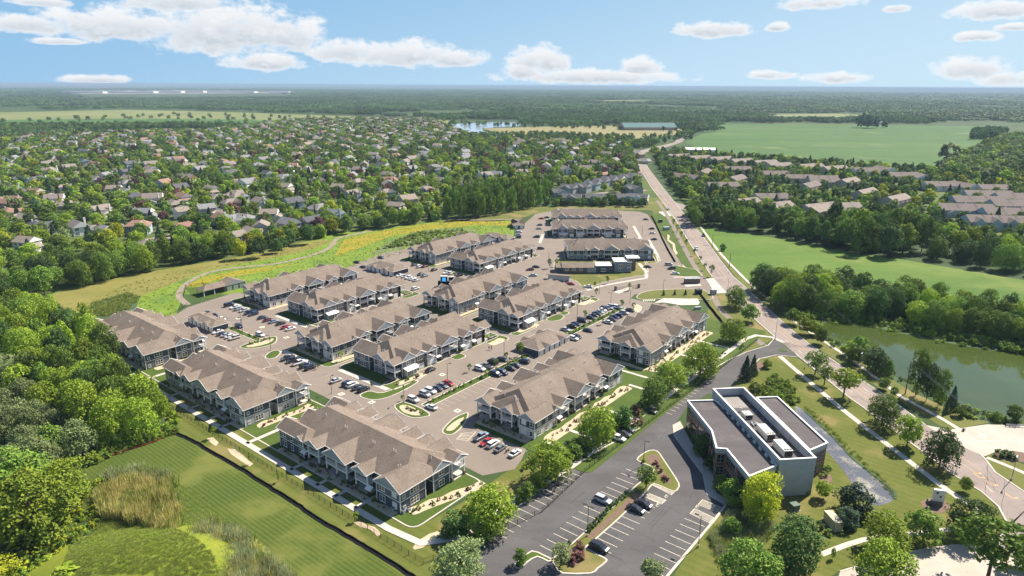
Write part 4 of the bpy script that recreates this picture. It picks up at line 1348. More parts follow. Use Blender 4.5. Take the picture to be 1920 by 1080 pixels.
# lit screen kiosk
c0 = G(833, 537)
root = thing('screen_kiosk', (*c0, 0), 0.03, 'dark kiosk with a glowing blue screen standing between the inner apartment rows', 'screen')
b = MB()
b.box(-3.3, 3.0, -.7, 1.2, 0, 2.9)
b.build('base', ['black_cloth'], root)
b = MB()
b.box(-1.9, 1.9, -.85, .3, 2.9, 5.9)
b.build('screen_frame', ['white_trim'], root)
b = MB()
b.box(-1.75, 1.75, -.9, -.85, 2.98, 5.65, 0, True)
f = b.build('screen_bezel', ['black_cloth'], root)
b = MB()
b.box(-.95, .95, -.93, -.9, 3.1, 5.2, 0, True)
b.build('lit_panel', ['lit_screen'], f)
b = MB()
b.box(2.3, 5.5, -.6, .2, 0, 5.5)
b.build('side_frame', ['white_trim'], root)
b = MB()
b.box(2.5, 5.3, -.65, -.6, 3.5, 5.2, 0, True)
b.build('dark_panel', ['dark_recess'], root)

# ------------------------------------------------------------------ clubhouse
root = thing('clubhouse', (0, 367, 0), R(2), 'low clubhouse with white flat roofs and a long brown roof, behind its oval lawn', 'clubhouse')
w = MB()
w.box(25.5, 29, .5, 9.5, 0, 3.4)
w.box(48, 57, 0, 8, 0, 4.2)
w.box(56.5, 59.2, 3, 8, 0, 3.6)
w.build('slate_wall', ['navy_siding'], root)
w = MB()
w.box(29, 43, 0, 10, 0, 3.5)
w.box(68.6, 72, 5, 9, 0, 7.6)
w.build('stone_wall', ['stone'], root)
w = MB()
w.box(43, 48.2, -.3, 9, 0, 3.4)
w.box(59, 66, 1.5, 10, 0, 6.2)
w.build('pale_wall', ['blue_siding'], root)
w = MB()
w.box(66, 69.2, 2.5, 9, 0, 5.6)
w.build('blue_wall', ['blue_siding'], root)
r = MB()
r.hip(25.1, 29.2, .2, 9.8, 3.4, 4.5, 'x', 0, 0)
r.hip(28.6, 48.4, -.6, 10.6, 3.52, 5.3, 'x', 0, 0)
r.build('shingle_roof', ['roof_shingle', 'gable_siding'], root)
for (x0, x1, y0, y1, z) in ((47.8, 57.2, -.2, 8.2, 4.2), (58.8, 66.2, 1.3, 10.2, 6.2), (66.0, 69.4, 2.3, 9.2, 5.6), (66.5, 74, 3.5, 10, 7.6)):
    r = MB()
    r.box(x0, x1, y0, y1, z, z + .45)
    r.build('flat_roof', ['white_roof'], root)
for (k, x, y, z) in [(5, 31.5, 0, 1.9), (5, 35.5, 0, 1.9), (5, 39.5, 0, 1.9), (5, 44.3, -.3, 1.6), (5, 47, -.3, 1.6), (3, 52.5, 0, 1.2), (2, 62.5, 1.5, .8), (2, 62.5, 1.5, 3.2), (2, 67.6, 2.5, .8), (2, 67.6, 2.5, 3.0), (1, 58, 3, .6)]:
    f, p = WIN[k]
    o = inst('window', f, root, (x, y, z), 0)
    inst('pane', p, o)
c0 = P(258, -160)
c0 = G(1048, 524)
root = thing('shed_roof_shelter', (*c0, 0), -.28, 'narrow pale shelter with a flat dark roof below the clubhouse', 'shelter')
w = MB()
w.box(-6, 6, -.8, .8, .1, 2.5)
w.build('wall', ['pale_siding'], root)
r = MB()
r.box(-7, 7, -1.5, 1.5, 2.55, 2.8, 0, True)
r.build('roof', ['roof_shingle'], root)

# ------------------------------------------------------------------ office building
root = thing('office_building', (0, 0, 0), 0, 'brick office with flat brown roofs and tall grey penthouse, beside the dark car park', 'office building')
H1, H2 = 9.2, 11.0
zo = lambda pts, h: GP(ZP(pts, 1240, 700, 4), h)
LEFTB = zo([(200, 205), (380, 430), (415, 560), (490, 565), (660, 770), (862, 690), (700, 440), (400, 200)], H1)
RIGHTB = zo([(715, 180), (1115, 575), (1245, 520), (870, 175)], H1)
CEN = zo([(385, 115), (890, 650), (1165, 635), (620, 105)], H2)


def ccw(p):
    return p if sum(a[0] * b[1] - b[0] * a[1] for a, b in zip(p, p[1:] + p[:1])) > 0 else p[::-1]


LEFTB, RIGHTB, CEN = ccw(LEFTB), ccw(RIGHTB), ccw(CEN)
cc = Vector((0, 0))
for p in CEN:
    cc += Vector(p) / 4
CX = (Vector(CEN[1]) - Vector(CEN[0]))
w = MB()
w.prism(LEFTB, 0, H1 - .9)
w.prism(RIGHTB, 0, H1 - .9)
w.build('brick_wall', ['brick'], root)
fas = MB()
caps = MB()
rf = MB()
for poly in (LEFTB, RIGHTB):
    band(fas, poly, .25, H1 - 1.5, True, 1.5)
    band(caps, poly, .5, H1 - .02, True, .1)
    rf.flat(poly, H1 - .35)
fas.build('fascia', ['stucco'], root)
rf.build('flat_roof', ['membrane_roof'], root)
w = MB()
band(w, offset_line(CEN, .2, True), .35, 0, True, H2)
w.build('penthouse_wall', ['stucco'], root)
band(caps, offset_line(CEN, .2, True), .55, H2, True, .1)
caps.build('parapet_cap', ['parapet_cap'], root)
w = MB()
w.flat(offset_line(CEN, .4, True), H2 - 2.4)
w.build('trough_roof', ['membrane_roof'], root)
v0, v1, v3 = Vector(CEN[0]), Vector(CEN[1]), Vector(CEN[3])
lens = [((Vector(CEN[(k + 1) % 4]) - Vector(CEN[k])).length, k) for k in range(4)]
k0 = max(lens)[1]
b0, b1, b2, b3 = (Vector(CEN[(k0 + j) % 4]) for j in range(4))   # b0-b1 long side, b3-b2 the other
if b0.y > b1.y:
    b0, b1, b2, b3 = b2, b3, b0, b1
ex, ey = (b1 - b0).normalized(), (b3 - b0).normalized()           # ex away from the camera
Lc, Wc = (b1 - b0).length, (b3 - b0).length
if (b0 + ey).x < b0.x:
    b0, ey = b3, -ey


def Q(a, b):
    return tuple(b0 + ex * a + ey * b)


m = MB()
m.flat([Q(Lc - 9, 1.2), Q(Lc - 9, Wc - 2.4), Q(Lc - 1, Wc - 2.4), Q(Lc - 1, 1.2)][::-1], H2 - 2.39)
m.build('pale_roof_patch', ['weathered_membrane'], root)
ang = math.atan2(ex.y, ex.x)
for (a, b, hx, hy, h) in [(7.8, Wc * .50, 3.1, 1.25, 2.0), (16.6, Wc * .46, 3.1, 1.25, 2.0), (27.5, Wc * .42, 1.4, 1.2, 1.4)]:
    u = MB()
    u.obox(Q(a, b), hx, hy, H2 - 2.3, H2 - 2.4 + h, ang)
    o = u.build('rooftop_unit', ['hvac_metal'], root)
    g = MB()
    for k in range(3 if hx > 2 else 1):
        c = Vector(Q(a - hx + .7, b - .7 + k * .75))
        g.tube([(c.x, c.y, H2 - 2.4 + h), (c.x, c.y, H2 - 2.3 + h)], .3, 8)
    g.build('fan_cowl', ['dark_metal'], o)
    g = MB()
    c = Q(a - hx - .04, b)
    g.obox(c, .05, hy * .85, H2 - 2.1, H2 - 2.6 + h, ang)
    g.build('intake_grille', ['dark_metal'], o)
d = MB()
for k in range(5):
    d.obox(Q(22.5 + (k % 2) * .8, Wc * .36 + k * .45), .9, .12, H2 - 2.3, H2 - 1.9, ang + .25 * (k % 3))
d.build('pipe_rack', ['grey_box'], root)
d = MB()
d.obox(Q(12.2, Wc * .66), .6, .5, H2 - 2.39, H2 - 2.0, ang)
d.build('roof_hatch', ['red_paint'], root)
d = MB()
c = Vector(Q(31, Wc * .38))
d.ball((c.x, c.y, H2 - 1.5), .55, .2, .55)
d.tube([(c.x, c.y, H2 - 2.4), (c.x, c.y, H2 - 1.5)], .07, 5)
d.build('satellite_dish', ['white_roof'], root)
for k in range(9):                      # braces behind the right screen wall and on the left roof
    st_ = MB()
    a = 3.0 + k * (Lc - 6) / 8
    p, q = Q(a, Wc - .3), Q(a, Wc - 1.7)
    st_.tube([(*p, H2 - .3), (*q, H2 - 2.35)], .06, 4)
    st_.tube([(*p, H2 - 1.2), (*q, H2 - 2.35)], .05, 4)
    st_.build('brace', ['steel'], root)
for k in range(11):
    st_ = MB()
    a = 2.0 + k * (Lc - 8) / 10
    c = Q(a, -.75)
    st_.obox(c, .55, .25, H1 - .35, H1 + .35, ang)
    st_.build('roof_curb', ['hvac_metal'], root)
# windows of the office: bands of glass between brick piers


def glaze(p, q, n, z0, z1, rows=3):
    p, q = Vector(p), Vector(q)
    L = (q - p).length
    d = (q - p) / L
    nrm = Vector((d.y, -d.x))
    ang_ = math.atan2(d.y, d.x)
    for k in range(n):
        c = p + d * (L * (k + .5) / n)
        hw = L / n * .40
        f = MB()
        f.box(-hw, hw, -.10, .02, z0, z1, 0, True)
        o = f.build('window', ['tan_metal'], root, (c.x, c.y, 0), ang_)
        g = MB()
        m_ = max(2, int(hw * 2 / 1.1))
        for i in range(m_):
            for j in range(rows):
                xa, xb = -hw + .1 + (2 * hw - .1) * i / m_, -hw + (2 * hw - .1) * (i + 1) / m_
                za, zb = z0 + .1 + (z1 - z0 - .1) * j / rows, z0 + (z1 - z0 - .1) * (j + 1) / rows
                g.box(xa, xb, -.12, -.09, za, zb, 0, True)
        g.build('pane', ['window_glass'], o)


for poly, jobs in ((LEFTB, None), (RIGHTB, None)):
    for i in range(len(poly)):
        p, q = Vector(poly[i]), Vector(poly[(i + 1) % len(poly)])
        L = (q - p).length
        mid = (p + q) / 2
        if L > 2.0 and not inside(mid.x + .01, mid.y, CEN) and (mid - cc).length > 6:
            n = max(1, int(L / 4.5))
            glaze(p, q, n, 4.9, 7.4, 2)
            glaze(p, q, n, 1.0, 3.8, 3)
# ------------------------------------------------------------------ cars
def loft(mb, secs, mi=0):
    """secs: x, z bottom, z top, half width bottom, half width top"""
    rings = []
    for (x, zb, zt, wb, wt) in secs:
        i = len(mb.v)
        zm = zb + (zt - zb) * .55
        for (y, z) in ((-wb * .9, zb), (-wb, zb + .12), (-wb, zm), (-wt, zt - .05), (-wt * .88, zt), (wt * .88, zt), (wt, zt - .05), (wb, zm), (wb, zb + .12), (wb * .9, zb)):
            mb.v.append((x, y, z))
        rings.append(i)
    n = 10
    for a, b in zip(rings, rings[1:]):
        for j in range(n):
            q = (j + 1) % n
            mb.f.append((a + j, b + j, b + q, a + q))
            mb.m.append(mi)
    mb.f.append(tuple(rings[0] + j for j in range(n)))
    mb.f.append(tuple(rings[-1] + j for j in range(n))[::-1])
    mb.m += [mi, mi]


CARS = {}


def car_kind(kind):
    if kind in CARS:
        return CARS[kind]
    L, W, body, cab, roof = {
        'sedan': (4.8, .91, [(-2.4, .45, .80, .72, .68), (-2.2, .30, .95, .86, .80), (-1.2, .22, 1.02, .91, .86), (.9, .22, .98, .91, .86), (1.9, .24, .88, .88, .80), (2.3, .30, .74, .80, .70), (2.4, .40, .66, .70, .62)],
                  [(-1.75, .90, .97, .80, .78), (-1.05, .9, 1.40, .82, .64), (.15, .9, 1.43, .82, .64), (1.15, .9, .97, .82, .78)], (-1.0, .12, 1.40, 1.46, .63)),
        'suv': (4.8, .95, [(-2.4, .45, 1.0, .80, .76), (-2.3, .32, 1.15, .92, .86), (-1.2, .28, 1.18, .95, .90), (1.0, .28, 1.14, .95, .90), (1.95, .30, 1.05, .92, .84), (2.32, .36, .90, .84, .74), (2.4, .45, .80, .74, .66)],
                [(-2.25, 1.05, 1.16, .85, .82), (-1.85, 1.05, 1.66, .86, .70), (.35, 1.05, 1.70, .86, .70), (1.25, 1.05, 1.13, .86, .82)], (-1.85, .35, 1.66, 1.74, .71)),
        'van': (5.1, .98, [(-2.55, .4, 1.0, .86, .82), (-2.45, .28, 1.15, .96, .92), (-1.2, .25, 1.18, .98, .94), (1.2, .25, 1.12, .98, .94), (2.1, .28, 1.0, .94, .86), (2.5, .36, .8, .84, .74)],
                [(-2.48, 1.05, 1.12, .90, .88), (-2.25, 1.05, 1.82, .90, .76), (.75, 1.05, 1.86, .90, .76), (1.8, 1.02, 1.08, .88, .84)], (-2.3, .75, 1.82, 1.92, .77)),
        'pickup': (5.7, .98, [(-2.85, .55, 1.0, .90, .88), (-2.75, .40, 1.10, .97, .94), (-.6, .36, 1.12, .98, .94), (1.3, .36, 1.16, .98, .92), (2.4, .38, 1.08, .94, .86), (2.78, .45, .92, .86, .78), (2.85, .55, .84, .80, .7)],
                   [(-.75, 1.05, 1.15, .88, .86), (-.55, 1.05, 1.78, .88, .72), (.75, 1.05, 1.80, .88, .72), (1.5, 1.05, 1.13, .88, .84)], (-.58, .78, 1.78, 1.86, .73)),
    }[kind]
    b = MB()
    loft(b, body)
    x0, x1, z0, z1, hw = roof
    b.prism([(x0, -hw), (x1, -hw), (x1 + .12, -hw * .7), (x1 + .12, hw * .7), (x1, hw), (x0, hw)], z0, z1, 0)
    if kind == 'pickup':
        b.box(-2.7, -.8, -.78, .78, 1.07, 1.13, 1)
    for xm in ([.95] if kind != 'pickup' else [1.2]):
        for s in (-1, 1):
            b.box(xm - .08, xm + .1, s * (W + .08) - .1, s * (W + .08) + .1, 1.0, 1.16, 0, True)
    bm_ = b.mesh('body', ['car_white', 'dark_metal'], True)
    for p in bm_.polygons:
        p.use_smooth = abs(p.normal.z) < .9
    g = MB()
    loft(g, cab)
    gm = g.mesh('windows', ['car_glass'])
    w = MB()
    w.tube([(0, -.11, 0), (0, .11, 0)], .34 if kind in ('sedan',) else .39, 12)
    w.tube([(0, -.125, 0), (0, .125, 0)], .20, 8, 1)
    wm = w.mesh('wheel', ['rubber', 'chrome'])
    h = MB()
    h.box(-.07, .05, -.20, .20, -.07, .07, 0, True)
    hm = h.mesh('headlight', ['lamp_clear'])
    tm = h.mesh('tail_light', ['tail_red'])
    CARS[kind] = (bm_, gm, wm, hm, tm, L, W)
    return CARS[kind]


WORD = dict(dark='dark grey', navy='navy blue', blue='blue grey', maroon='dark red', tan='tan', suv='SUV', van='minivan', sedan='saloon car', pickup='pickup truck')
car_items = []
LOTS = {}


def car(u, v, kind, colour, heading, place, group):
    bm_, gm, wm, hm, tm, L, W = car_kind(kind)
    c = G(u, v + 2, 0)
    look = f"{WORD.get(colour, colour)} {WORD.get(kind, kind)}"
    o = thing('parked_car', (c.x, c.y, .05), math.atan2(heading.y, heading.x) + rnd.uniform(-.035, .035), look, {'pickup': 'pickup', 'van': 'van'}.get(kind, 'car'), group)
    b = inst('body', bm_, o)
    recolour(b, 0, 'car_' + colour)
    inst('windows', gm, o)
    xw = L / 2 - (.95 if kind != 'pickup' else 1.15)
    for sx in (-1, 1):
        for sy in (-1, 1):
            inst('wheel', wm, o, (sx * xw, sy * (W - .10), .36))
    z = .68 if kind == 'sedan' else .85
    for sy in (-1, 1):
        inst('headlight', hm, o, (L / 2 - .06, sy * W * .66, z))
        inst('tail_light', tm, o, (-L / 2 + .05, sy * W * .72, z + .08))
    car_items.append((o, look, place, u))
    return o


def row(place, group, heading, cars):
    for (u, v, kind, colour) in cars:
        car(u, v, kind, colour, heading if rnd.random() < .65 else -heading, place, group)


S, U, V_, T_ = 'sedan', 'suv', 'van', 'pickup'
CG = 'cars parked between the apartment blocks'
row('below the pale block nearest the office car park', CG, A1, [(902, 820, T_, 'blue'), (912, 830, S, 'red'), (924.5, 834, U, 'white'), (938, 842, S, 'grey'), (965.5, 851, S, 'white')])
row('parked by the corner awning of the middle block', CG, A1, [(630, 714, S, 'silver'), (652, 720, U, 'navy'), (660.5, 722.5, U, 'white'), (670.5, 727, S, 'dark'), (681, 731, U, 'black')])
row('in the row with the white pickup', CG, A1, [(539.5, 672, T_, 'dark'), (549.5, 676, T_, 'black'), (561, 681, T_, 'white'), (572.5, 686, U, 'navy'), (582, 690, U, 'black')])
row('along the planted strip at its lower end', CG, A2, [(775, 750, U, 'white'), (797, 740, U, 'silver'), (807.5, 734, U, 'white'), (819.5, 729, S, 'navy'), (830, 724, S, 'grey'), (840.5, 719, S, 'red')])
row('below the planted strip by the gravel bed', CG, A2, [(809, 764, S, 'white')])
row('standing by a garage door on the inner street', CG, A1, [(807, 694, S, 'black')])
row('on the street side of the strip before the garage row', CG, A2, [(900, 692, U, 'white'), (912, 687, T_, 'grey'), (924, 679, V_, 'black'), (942, 674, S, 'dark')])
row('on the near side of that planted strip', CG, A2, [(930, 702, U, 'navy'), (942, 699, U, 'navy'), (957, 691, S, 'black'), (967, 685.5, S, 'dark'), (983, 678, U, 'navy')])
row('on the street side of the packed row', CG, A2, [(1060.5, 618, S, 'silver'), (1072, 612, U, 'black'), (1080, 607.5, S, 'navy'), (1092, 601.5, V_, 'black'), (1107.5, 595.5, S, 'dark'), (1113, 591.5, S, 'navy'), (1119, 588, S, 'dark'), (1124, 585, S, 'silver'),
                                                                    (1129, 581.5, S, 'white'), (1134, 578.5, U, 'dark'), (1141, 577, S, 'blue'), (1148, 575, U, 'silver'), (1157, 576, U, 'white')])
row('across the strip from the packed row', CG, A2, [(1102.5, 619.5, S, 'navy'), (1139, 604, S, 'white'), (1147.5, 599, S, 'dark'), (1152, 594.5, S, 'navy'), (1159, 592, U, 'navy'), (1170, 587, U, 'silver'), (1181, 581.5, S, 'dark'), (1075, 635, U, 'white'), (1081, 631, S, 'black')])
row('at the head of the west lot under the porches', CG, A1, [(430, 572, V_, 'black'), (440.5, 576, S, 'white'), (448.5, 579, U, 'silver'), (457.5, 582, S, 'silver'), (466.5, 587, U, 'black'), (475.5, 589, U, 'navy')])
row('in the west lot before the white awning', CG, A1, [(492, 595.5, S, 'navy'), (502.5, 600, S, 'maroon'), (513, 603, S, 'blue'), (527, 606.5, S, 'black'), (536, 613.5, S, 'red'), (545, 616.5, S, 'white')])
row('beside the left garage row', CG, A2, [(448, 612, U, 'navy'), (488, 628, U, 'white'), (389.5, 587, S, 'dark'), (402, 591.5, S, 'black'), (416.5, 598, S, 'white')])
row('at the end wall of the left garage row', CG, A1, [(409, 622.5, S, 'white'), (417, 626, S, 'dark'), (425, 628.5, S, 'silver'), (432.5, 631, S, 'white'), (440, 634, U, 'tan')])
row('in the lot left of the lit screen', CG, A1, [(777, 496, S, 'dark'), (787, 499.5, U, 'white'), (797, 499, S, 'maroon'), (814, 505.5, S, 'black'), (837, 511, S, 'white'), (846, 512, U, 'white'), (861, 516, T_, 'black')])
row('near the middle garage row', CG, A1, [(789, 514, S, 'dark'), (796, 517, S, 'grey'), (749.5, 516, S, 'white'), (759, 518, S, 'silver'), (766.5, 520.5, U, 'white'), (773.5, 522.5, S, 'white'), (780.5, 525, S, 'silver'), (779, 541, U, 'white')])
row('at the meadow edge lot', CG, A2, [(714, 482.5, S, 'dark'), (669, 491, S, 'black'), (681, 500, S, 'dark')])
row('on the drive left of the clubhouse', CG, Vector((1, .1)), [(994, 505, S, 'maroon'), (1005, 500, S, 'black'), (1000, 516, S, 'silver'), (1014, 465.5, U, 'dark'), (1006, 443.5, U, 'black'), (1012, 421, S, 'dark'), (1011, 428, S, 'silver'), (1015, 409, S, 'red'), (1025, 407, S, 'dark'), (973, 434.5, U, 'white'), (972, 439.5, S, 'silver'), (971, 444.5, U, 'black')])
row('in the lot right of the far blocks', CG, Vector((1, .05)), [(1211, 410.5, S, 'grey'), (1222, 428, S, 'black'), (1223, 436.5, S, 'white'), (1226, 448, S, 'dark')])
row('in the clubhouse car park', CG, Vector((1, .05)), [(1254, 495.5, U, 'silver'), (1259, 503, U, 'black'), (1266, 512.5, S, 'white'), (1214, 500, S, 'dark')])
row('tucked behind the shelter below the clubhouse', CG, Vector((1, -.2)), [(1049, 528, S, 'black'), (1059, 529, S, 'dark'), (1070, 532, S, 'red'), (1102.5, 537, S, 'white')])
OG = 'cars in the office car park'
row('in the office car park', OG, xd, [(1130, 939, U, 'silver'), (1206, 946, S, 'black'), (1192, 956, S, 'black'), (1123, 1028, U, 'black')])
row('shaded by trees at the office car park', OG, xd, [(1159, 823, U, 'white'), (1169.5, 814, S, 'dark'), (1176, 806, S, 'black'), (1218, 771, S, 'black')])
AV = 'cars driving on the avenue'
rd = (G(1300, 450) - G(1254, 391)).normalized()
for (u, v, k, c, p) in [(1254, 391, U, 'white', 'driving far up the avenue by the side turning'), (1319, 441, U, 'black', 'on the right kerb of the avenue'), (1306, 466, U, 'white', 'on the avenue beside the verge saplings')]:
    car(u, v, k, c, rd, p, AV)
give_labels(car_items)
# gatehouse box and scooter
c = G(951, 848)
root = thing('motor_scooter', (c.x, c.y, .05), math.atan2(A1.y, A1.x), 'dark motor scooter parked between grey saloon and white saloon', 'scooter')
b = MB()
b.tube([(-.6, 0, .62), (.1, 0, .55), (.5, 0, .5), (.72, 0, 1.0)], [.16, .15, .08, .06], 6)
b.box(-.75, .15, -.17, .17, .66, .82, 0, True)
b.build('body', ['car_black'], root)
for x in (-.55, .7):
    b = MB()
    b.tube([(x, -.07, .28), (x, .07, .28)], .28, 10)
    b.build('wheel', ['rubber'], root)
b = MB()
b.tube([(.62, -.36, 1.05), (.72, 0, 1.0), (.62, .36, 1.05)], .03, 5)
b.build('handlebar', ['dark_metal'], root)

# ------------------------------------------------------------------ lamps and poles
def lamp_post(u, v, h, arms, label, group, mat='dark_metal', ang=0.0, rad=.10):
    c = G(u, v)
    o = thing('street_lamp', (c.x, c.y, 0), ang, label, 'street lamp', group)
    b = MB()
    b.tube([(0, 0, 0), (0, 0, .7)], rad * 2.4, 8)
    b.build('base', ['concrete'], o)
    b = MB()
    b.tube([(0, 0, .5), (0, 0, h)], [rad, rad * .7], 6)
    b.build('pole', [mat], o)
    for s in arms:
        b = MB()
        b.tube([(0, 0, h - .1), (s * .8, 0, h)], .05, 4)
        b.box(min(s * .6, s * 1.5), max(s * .6, s * 1.5), -.2, .2, h - .05, h + .12, 0, True)
        b.build('lamp_head', [mat], o)
    return o


lamp_items = []
LG = 'lamp posts in the car parks'
for (u, v, h, a, p, ang) in [(1101, 1006, 8.5, (-1, 1), 'on the office divider strip beside the ball shrubs', -.66), (1309, 1026, 8.5, (-1,), 'on the right kerb of the office car park', -.66), (1206, 873, 8.0, (1,), 'at the tip of the teardrop island', -.66)]:
    lamp_items.append((lamp_post(u, v, h, a, '', LG, 'dark_metal', ang), 'dark office lamp post', p, u))
for (u, v) in [(622, 738), (839, 712), (758, 754), (945, 668), (1145, 573), (1082, 596), (1181, 568), (452, 606), (508, 657), (455, 622), (1029, 493), (1243, 548), (1204, 441), (804, 508), (893, 498), (1124, 550)]:
    lamp_items.append((lamp_post(u, v, 6.5, (1,), '', LG, 'dark_metal', rnd.uniform(0, 6)), 'slim dark lamp post', 'between the apartment rows', u))
for (u, v) in [(509, 522), (596, 503), (446, 501), (517, 492), (584, 479), (682, 489), (749, 478)]:
    lamp_items.append((lamp_post(u, v, 4.5, (.5,), '', 'lamp posts along the meadow', 'dark_metal', .4, .07), 'short thin lamp post', 'in the wild meadow', u))
for (u, v, h, p) in [(1453, 637, 8, 'at the corner of the office drive'), (1364, 548, 8, 'at the concrete apron'), (1612, 697, 8, 'among the pondside trees'), (1896, 900, 8, 'on the side lawn at the right edge'), (1283, 447, 8, 'on the verge beside the upper avenue'), (1268, 440, 6, 'by the cycle path')]:
    lamp_items.append((lamp_post(u, v, h, (-1.6,), '', 'street lamps on the avenue', 'steel', R(50), .11), 'grey street lamp', p, u))
give_labels(lamp_items)


def pole(u, v, h, label, cross=True):
    c = G(u, v) if v else u
    o = thing('utility_pole', (c[0], c[1], 0), R(-40), label, 'utility pole', 'wooden utility poles')
    b = MB()
    b.tube([(0, 0, 0), (0, 0, h)], [.2, .13], 7)
    b.build('pole', ['wood_pole'], o)
    if cross:
        for z in (h - .4,):
            b = MB()
            b.box(-.08, .08, -1.3, 1.3, z - .1, z + .1, 0, True)
            x_ = b.build('crossarm', ['wood_pole'], o)
            for y in (-1.1, 0, 1.1):
                g = MB()
                g.tube([(0, y, z + .1), (0, y, z + .35)], .06, 5)
                g.build('insulator', ['grey_box'], x_)
    return Vector((c[0], c[1], h))


pA = pole(1697, 739, 12.5, 'tall wooden utility pole by the pond, nearest the spruces')
pB = pole(1539, 610, 12.0, 'wooden utility pole with crossarm at the pond corner, before the dark tree belt')
d_ = (pB - pA)
pC3 = G(1441, 540)
pC = pole((pC3.x, pC3.y), None, 12.0, 'wooden utility pole half hidden at the left end of the pond tree belt')
pD = pole(1367.5, 501, 9, 'bare thin pole by the footway along the green field, nearer one', False)
pE = pole(1335, 465, 9, 'bare thin pole by the footway along the green field, farther one', False)
pF = pole(1311, 430, 11, 'wooden pole with crossarm at the end of the tree belt up the avenue')
pG = pole(1291, 392, 11, 'wooden pole with crossarm by the side turning up the avenue')
pZ = Vector((G(1960, 950).x, G(1960, 950).y, 12))


def sag(mb, a, b, drop, r):
    mb.tube([a.lerp(b, k / 10) - Vector((0, 0, drop * 4 * (k / 10) * (1 - k / 10))) for k in range(11)], r, 3, 0, False)


for (a, b, n) in ((pA, pB, 3), (pB, pC, 3), (pC, pF, 2), (pA, pZ, 2), (pF, pG, 2)):
    mbw = MB()
    for k in range(n):
        off = Vector((.75, .65, 0)) * (k - (n - 1) / 2) * 1.1
        sag(mbw, a + off - Vector((0, 0, .1)), b + off - Vector((0, 0, .1)), 1.4, .022)
    o = mbw.build('power_line', ['steel'])
    tag(o, {0: ''}.get(1, 'overhead wires'), 'wires', 'overhead wires between poles')
    o['label'] = f'thin overhead wires running from the pole at {["the pond spruces to the pond corner", "the pond corner up to the tree belt", "the belt end along the avenue", "the pond spruces to the right edge", "the side turning up the avenue"][[(pA, pB), (pB, pC), (pC, pF), (pA, pZ), (pF, pG)].index((a, b))]}'

# ------------------------------------------------------------------ fences
def metal_fence(pts, label, h=1.5, mat='dark_metal', step=2.4):
    o = thing('metal_fence', (pts[0][0], pts[0][1], 0), 0, label, 'fence', 'black metal fences')
    off = Vector((pts[0][0], pts[0][1], 0))
    p = MB()
    posts = []
    for a, b in zip(pts, pts[1:]):
        a, b = Vector((*a[:2], 0)), Vector((*b[:2], 0))
        L = (b - a).length
        n = max(1, int(L / step))
        d = (b - a) / L
        ang_ = math.atan2(d.y, d.x)
        for z in (.25, h - .12):
            c = (a + b) / 2 - off
            p.obox((c.x, c.y), L / 2, .02, z - .025, z + .025, ang_, 0, True)
        for k in range(int(L / .32)):
            c = a + d * (k * .32) - off
            p.obox((c.x, c.y), .014, .014, .15, h - .1, ang_)
        posts += [a + d * (L * k / n) - off for k in range(n)]
    p.build('railing', [mat], o)
    pm = MB()
    pm.box(-.05, .05, -.05, .05, 0, h)
    me = pm.mesh('post', [mat])
    for q in posts[:99]:
        inst('post', me, o, (q.x, q.y, 0))
    return o


metal_fence([P(85.6, -312), P(85.6, -93.5)], 'long black metal fence below the lowest blocks, along their white walk')
metal_fence([P(85.6, -93.5), P(102, -87.6), P(118, -84)], 'short black metal fence turning up beside the big round trees')
metal_fence([P(118, -84), P(140, -85.6), P(272, -83.4)], 'long black metal fence behind the street trees of the office car park')
metal_fence(GP([(344, 558), (348, 540), (380, 533), (430, 545)]), 'dark fence round the small play lawn', 1.3)
metal_fence(GP([(300, 598), (330, 586), (352, 572)]), 'dark fence between the meadow and the left drive', 1.3)


def cloth_fence(pts, label, h, mat, name):
    o = MB()
    r = random.Random(len(pts))
    line = curve([(p[0], p[1]) for p in pts], 6)
    line = [(x + r.uniform(-.12, .12), y + r.uniform(-.12, .12)) for x, y in line]
    band(o, line, .12, 0.0, False, h)
    if mat == 'black_cloth':
        band(o, offset_line(line, -.45), 0.75, .05, False, .12)
    return tag(o.build(name, [mat]), label, 'fence')


cloth_fence(GP([(330, 812), (362, 826), (400, 848), (460, 883), (507, 913), (560, 946), (592, 969), (650, 1003), (700, 1032), (775, 1080), (800, 1096)]), 'black silt fence running down the edge of the mown field', .55, 'black_cloth', 'silt_fence')
cloth_fence(GP([(163, 874), (200, 859), (240, 845), (285, 831), (318, 815), (332, 806)]), 'sagging orange fence at the head of the mown field', .5, 'orange_cloth', 'barrier_fence')
cloth_fence(GP([(1222, 405), (1232, 425), (1248, 460), (1266, 492)]), 'black silt fence between the far car park and the road lawn', 1.0, 'black_cloth', 'silt_fence')
cloth_fence(GP([(1313, 552), (1330, 575), (1350, 600), (1368, 622)]), 'black silt fence beside the dog lawn', 1.0, 'black_cloth', 'silt_fence')

# ------------------------------------------------------------------ boxes, signs, small things
def cabinet(u, v, w, d, h, mat, label, cat='utility box', top=None, ang=.3):
    c = G(u, v)
    o = thing('utility_cabinet', (c.x, c.y, 0), ang, label, cat)
    b = MB()
    b.box(-w / 2 - .2, w / 2 + .2, -d / 2 - .2, d / 2 + .2, 0, .16)
    b.build('plinth', ['concrete'], o)
    b = MB()
    b.box(-w / 2, w / 2, -d / 2, d / 2, .16, h)
    b.build('body', [mat], o)
    b = MB()
    b.box(-w / 2 - .06, w / 2 + .06, -d / 2 - .06, d / 2 + .06, h, h + .12)
    b.build('lid', [top or mat], o)
    b = MB()
    b.box(-w / 2 + .08, -.03, -d / 2 - .03, -d / 2, .3, h - .12, 0, True)
    b.box(.03, w / 2 - .08, -d / 2 - .03, -d / 2, .3, h - .12, 0, True)
    b.build('door', [mat], o)
    return o


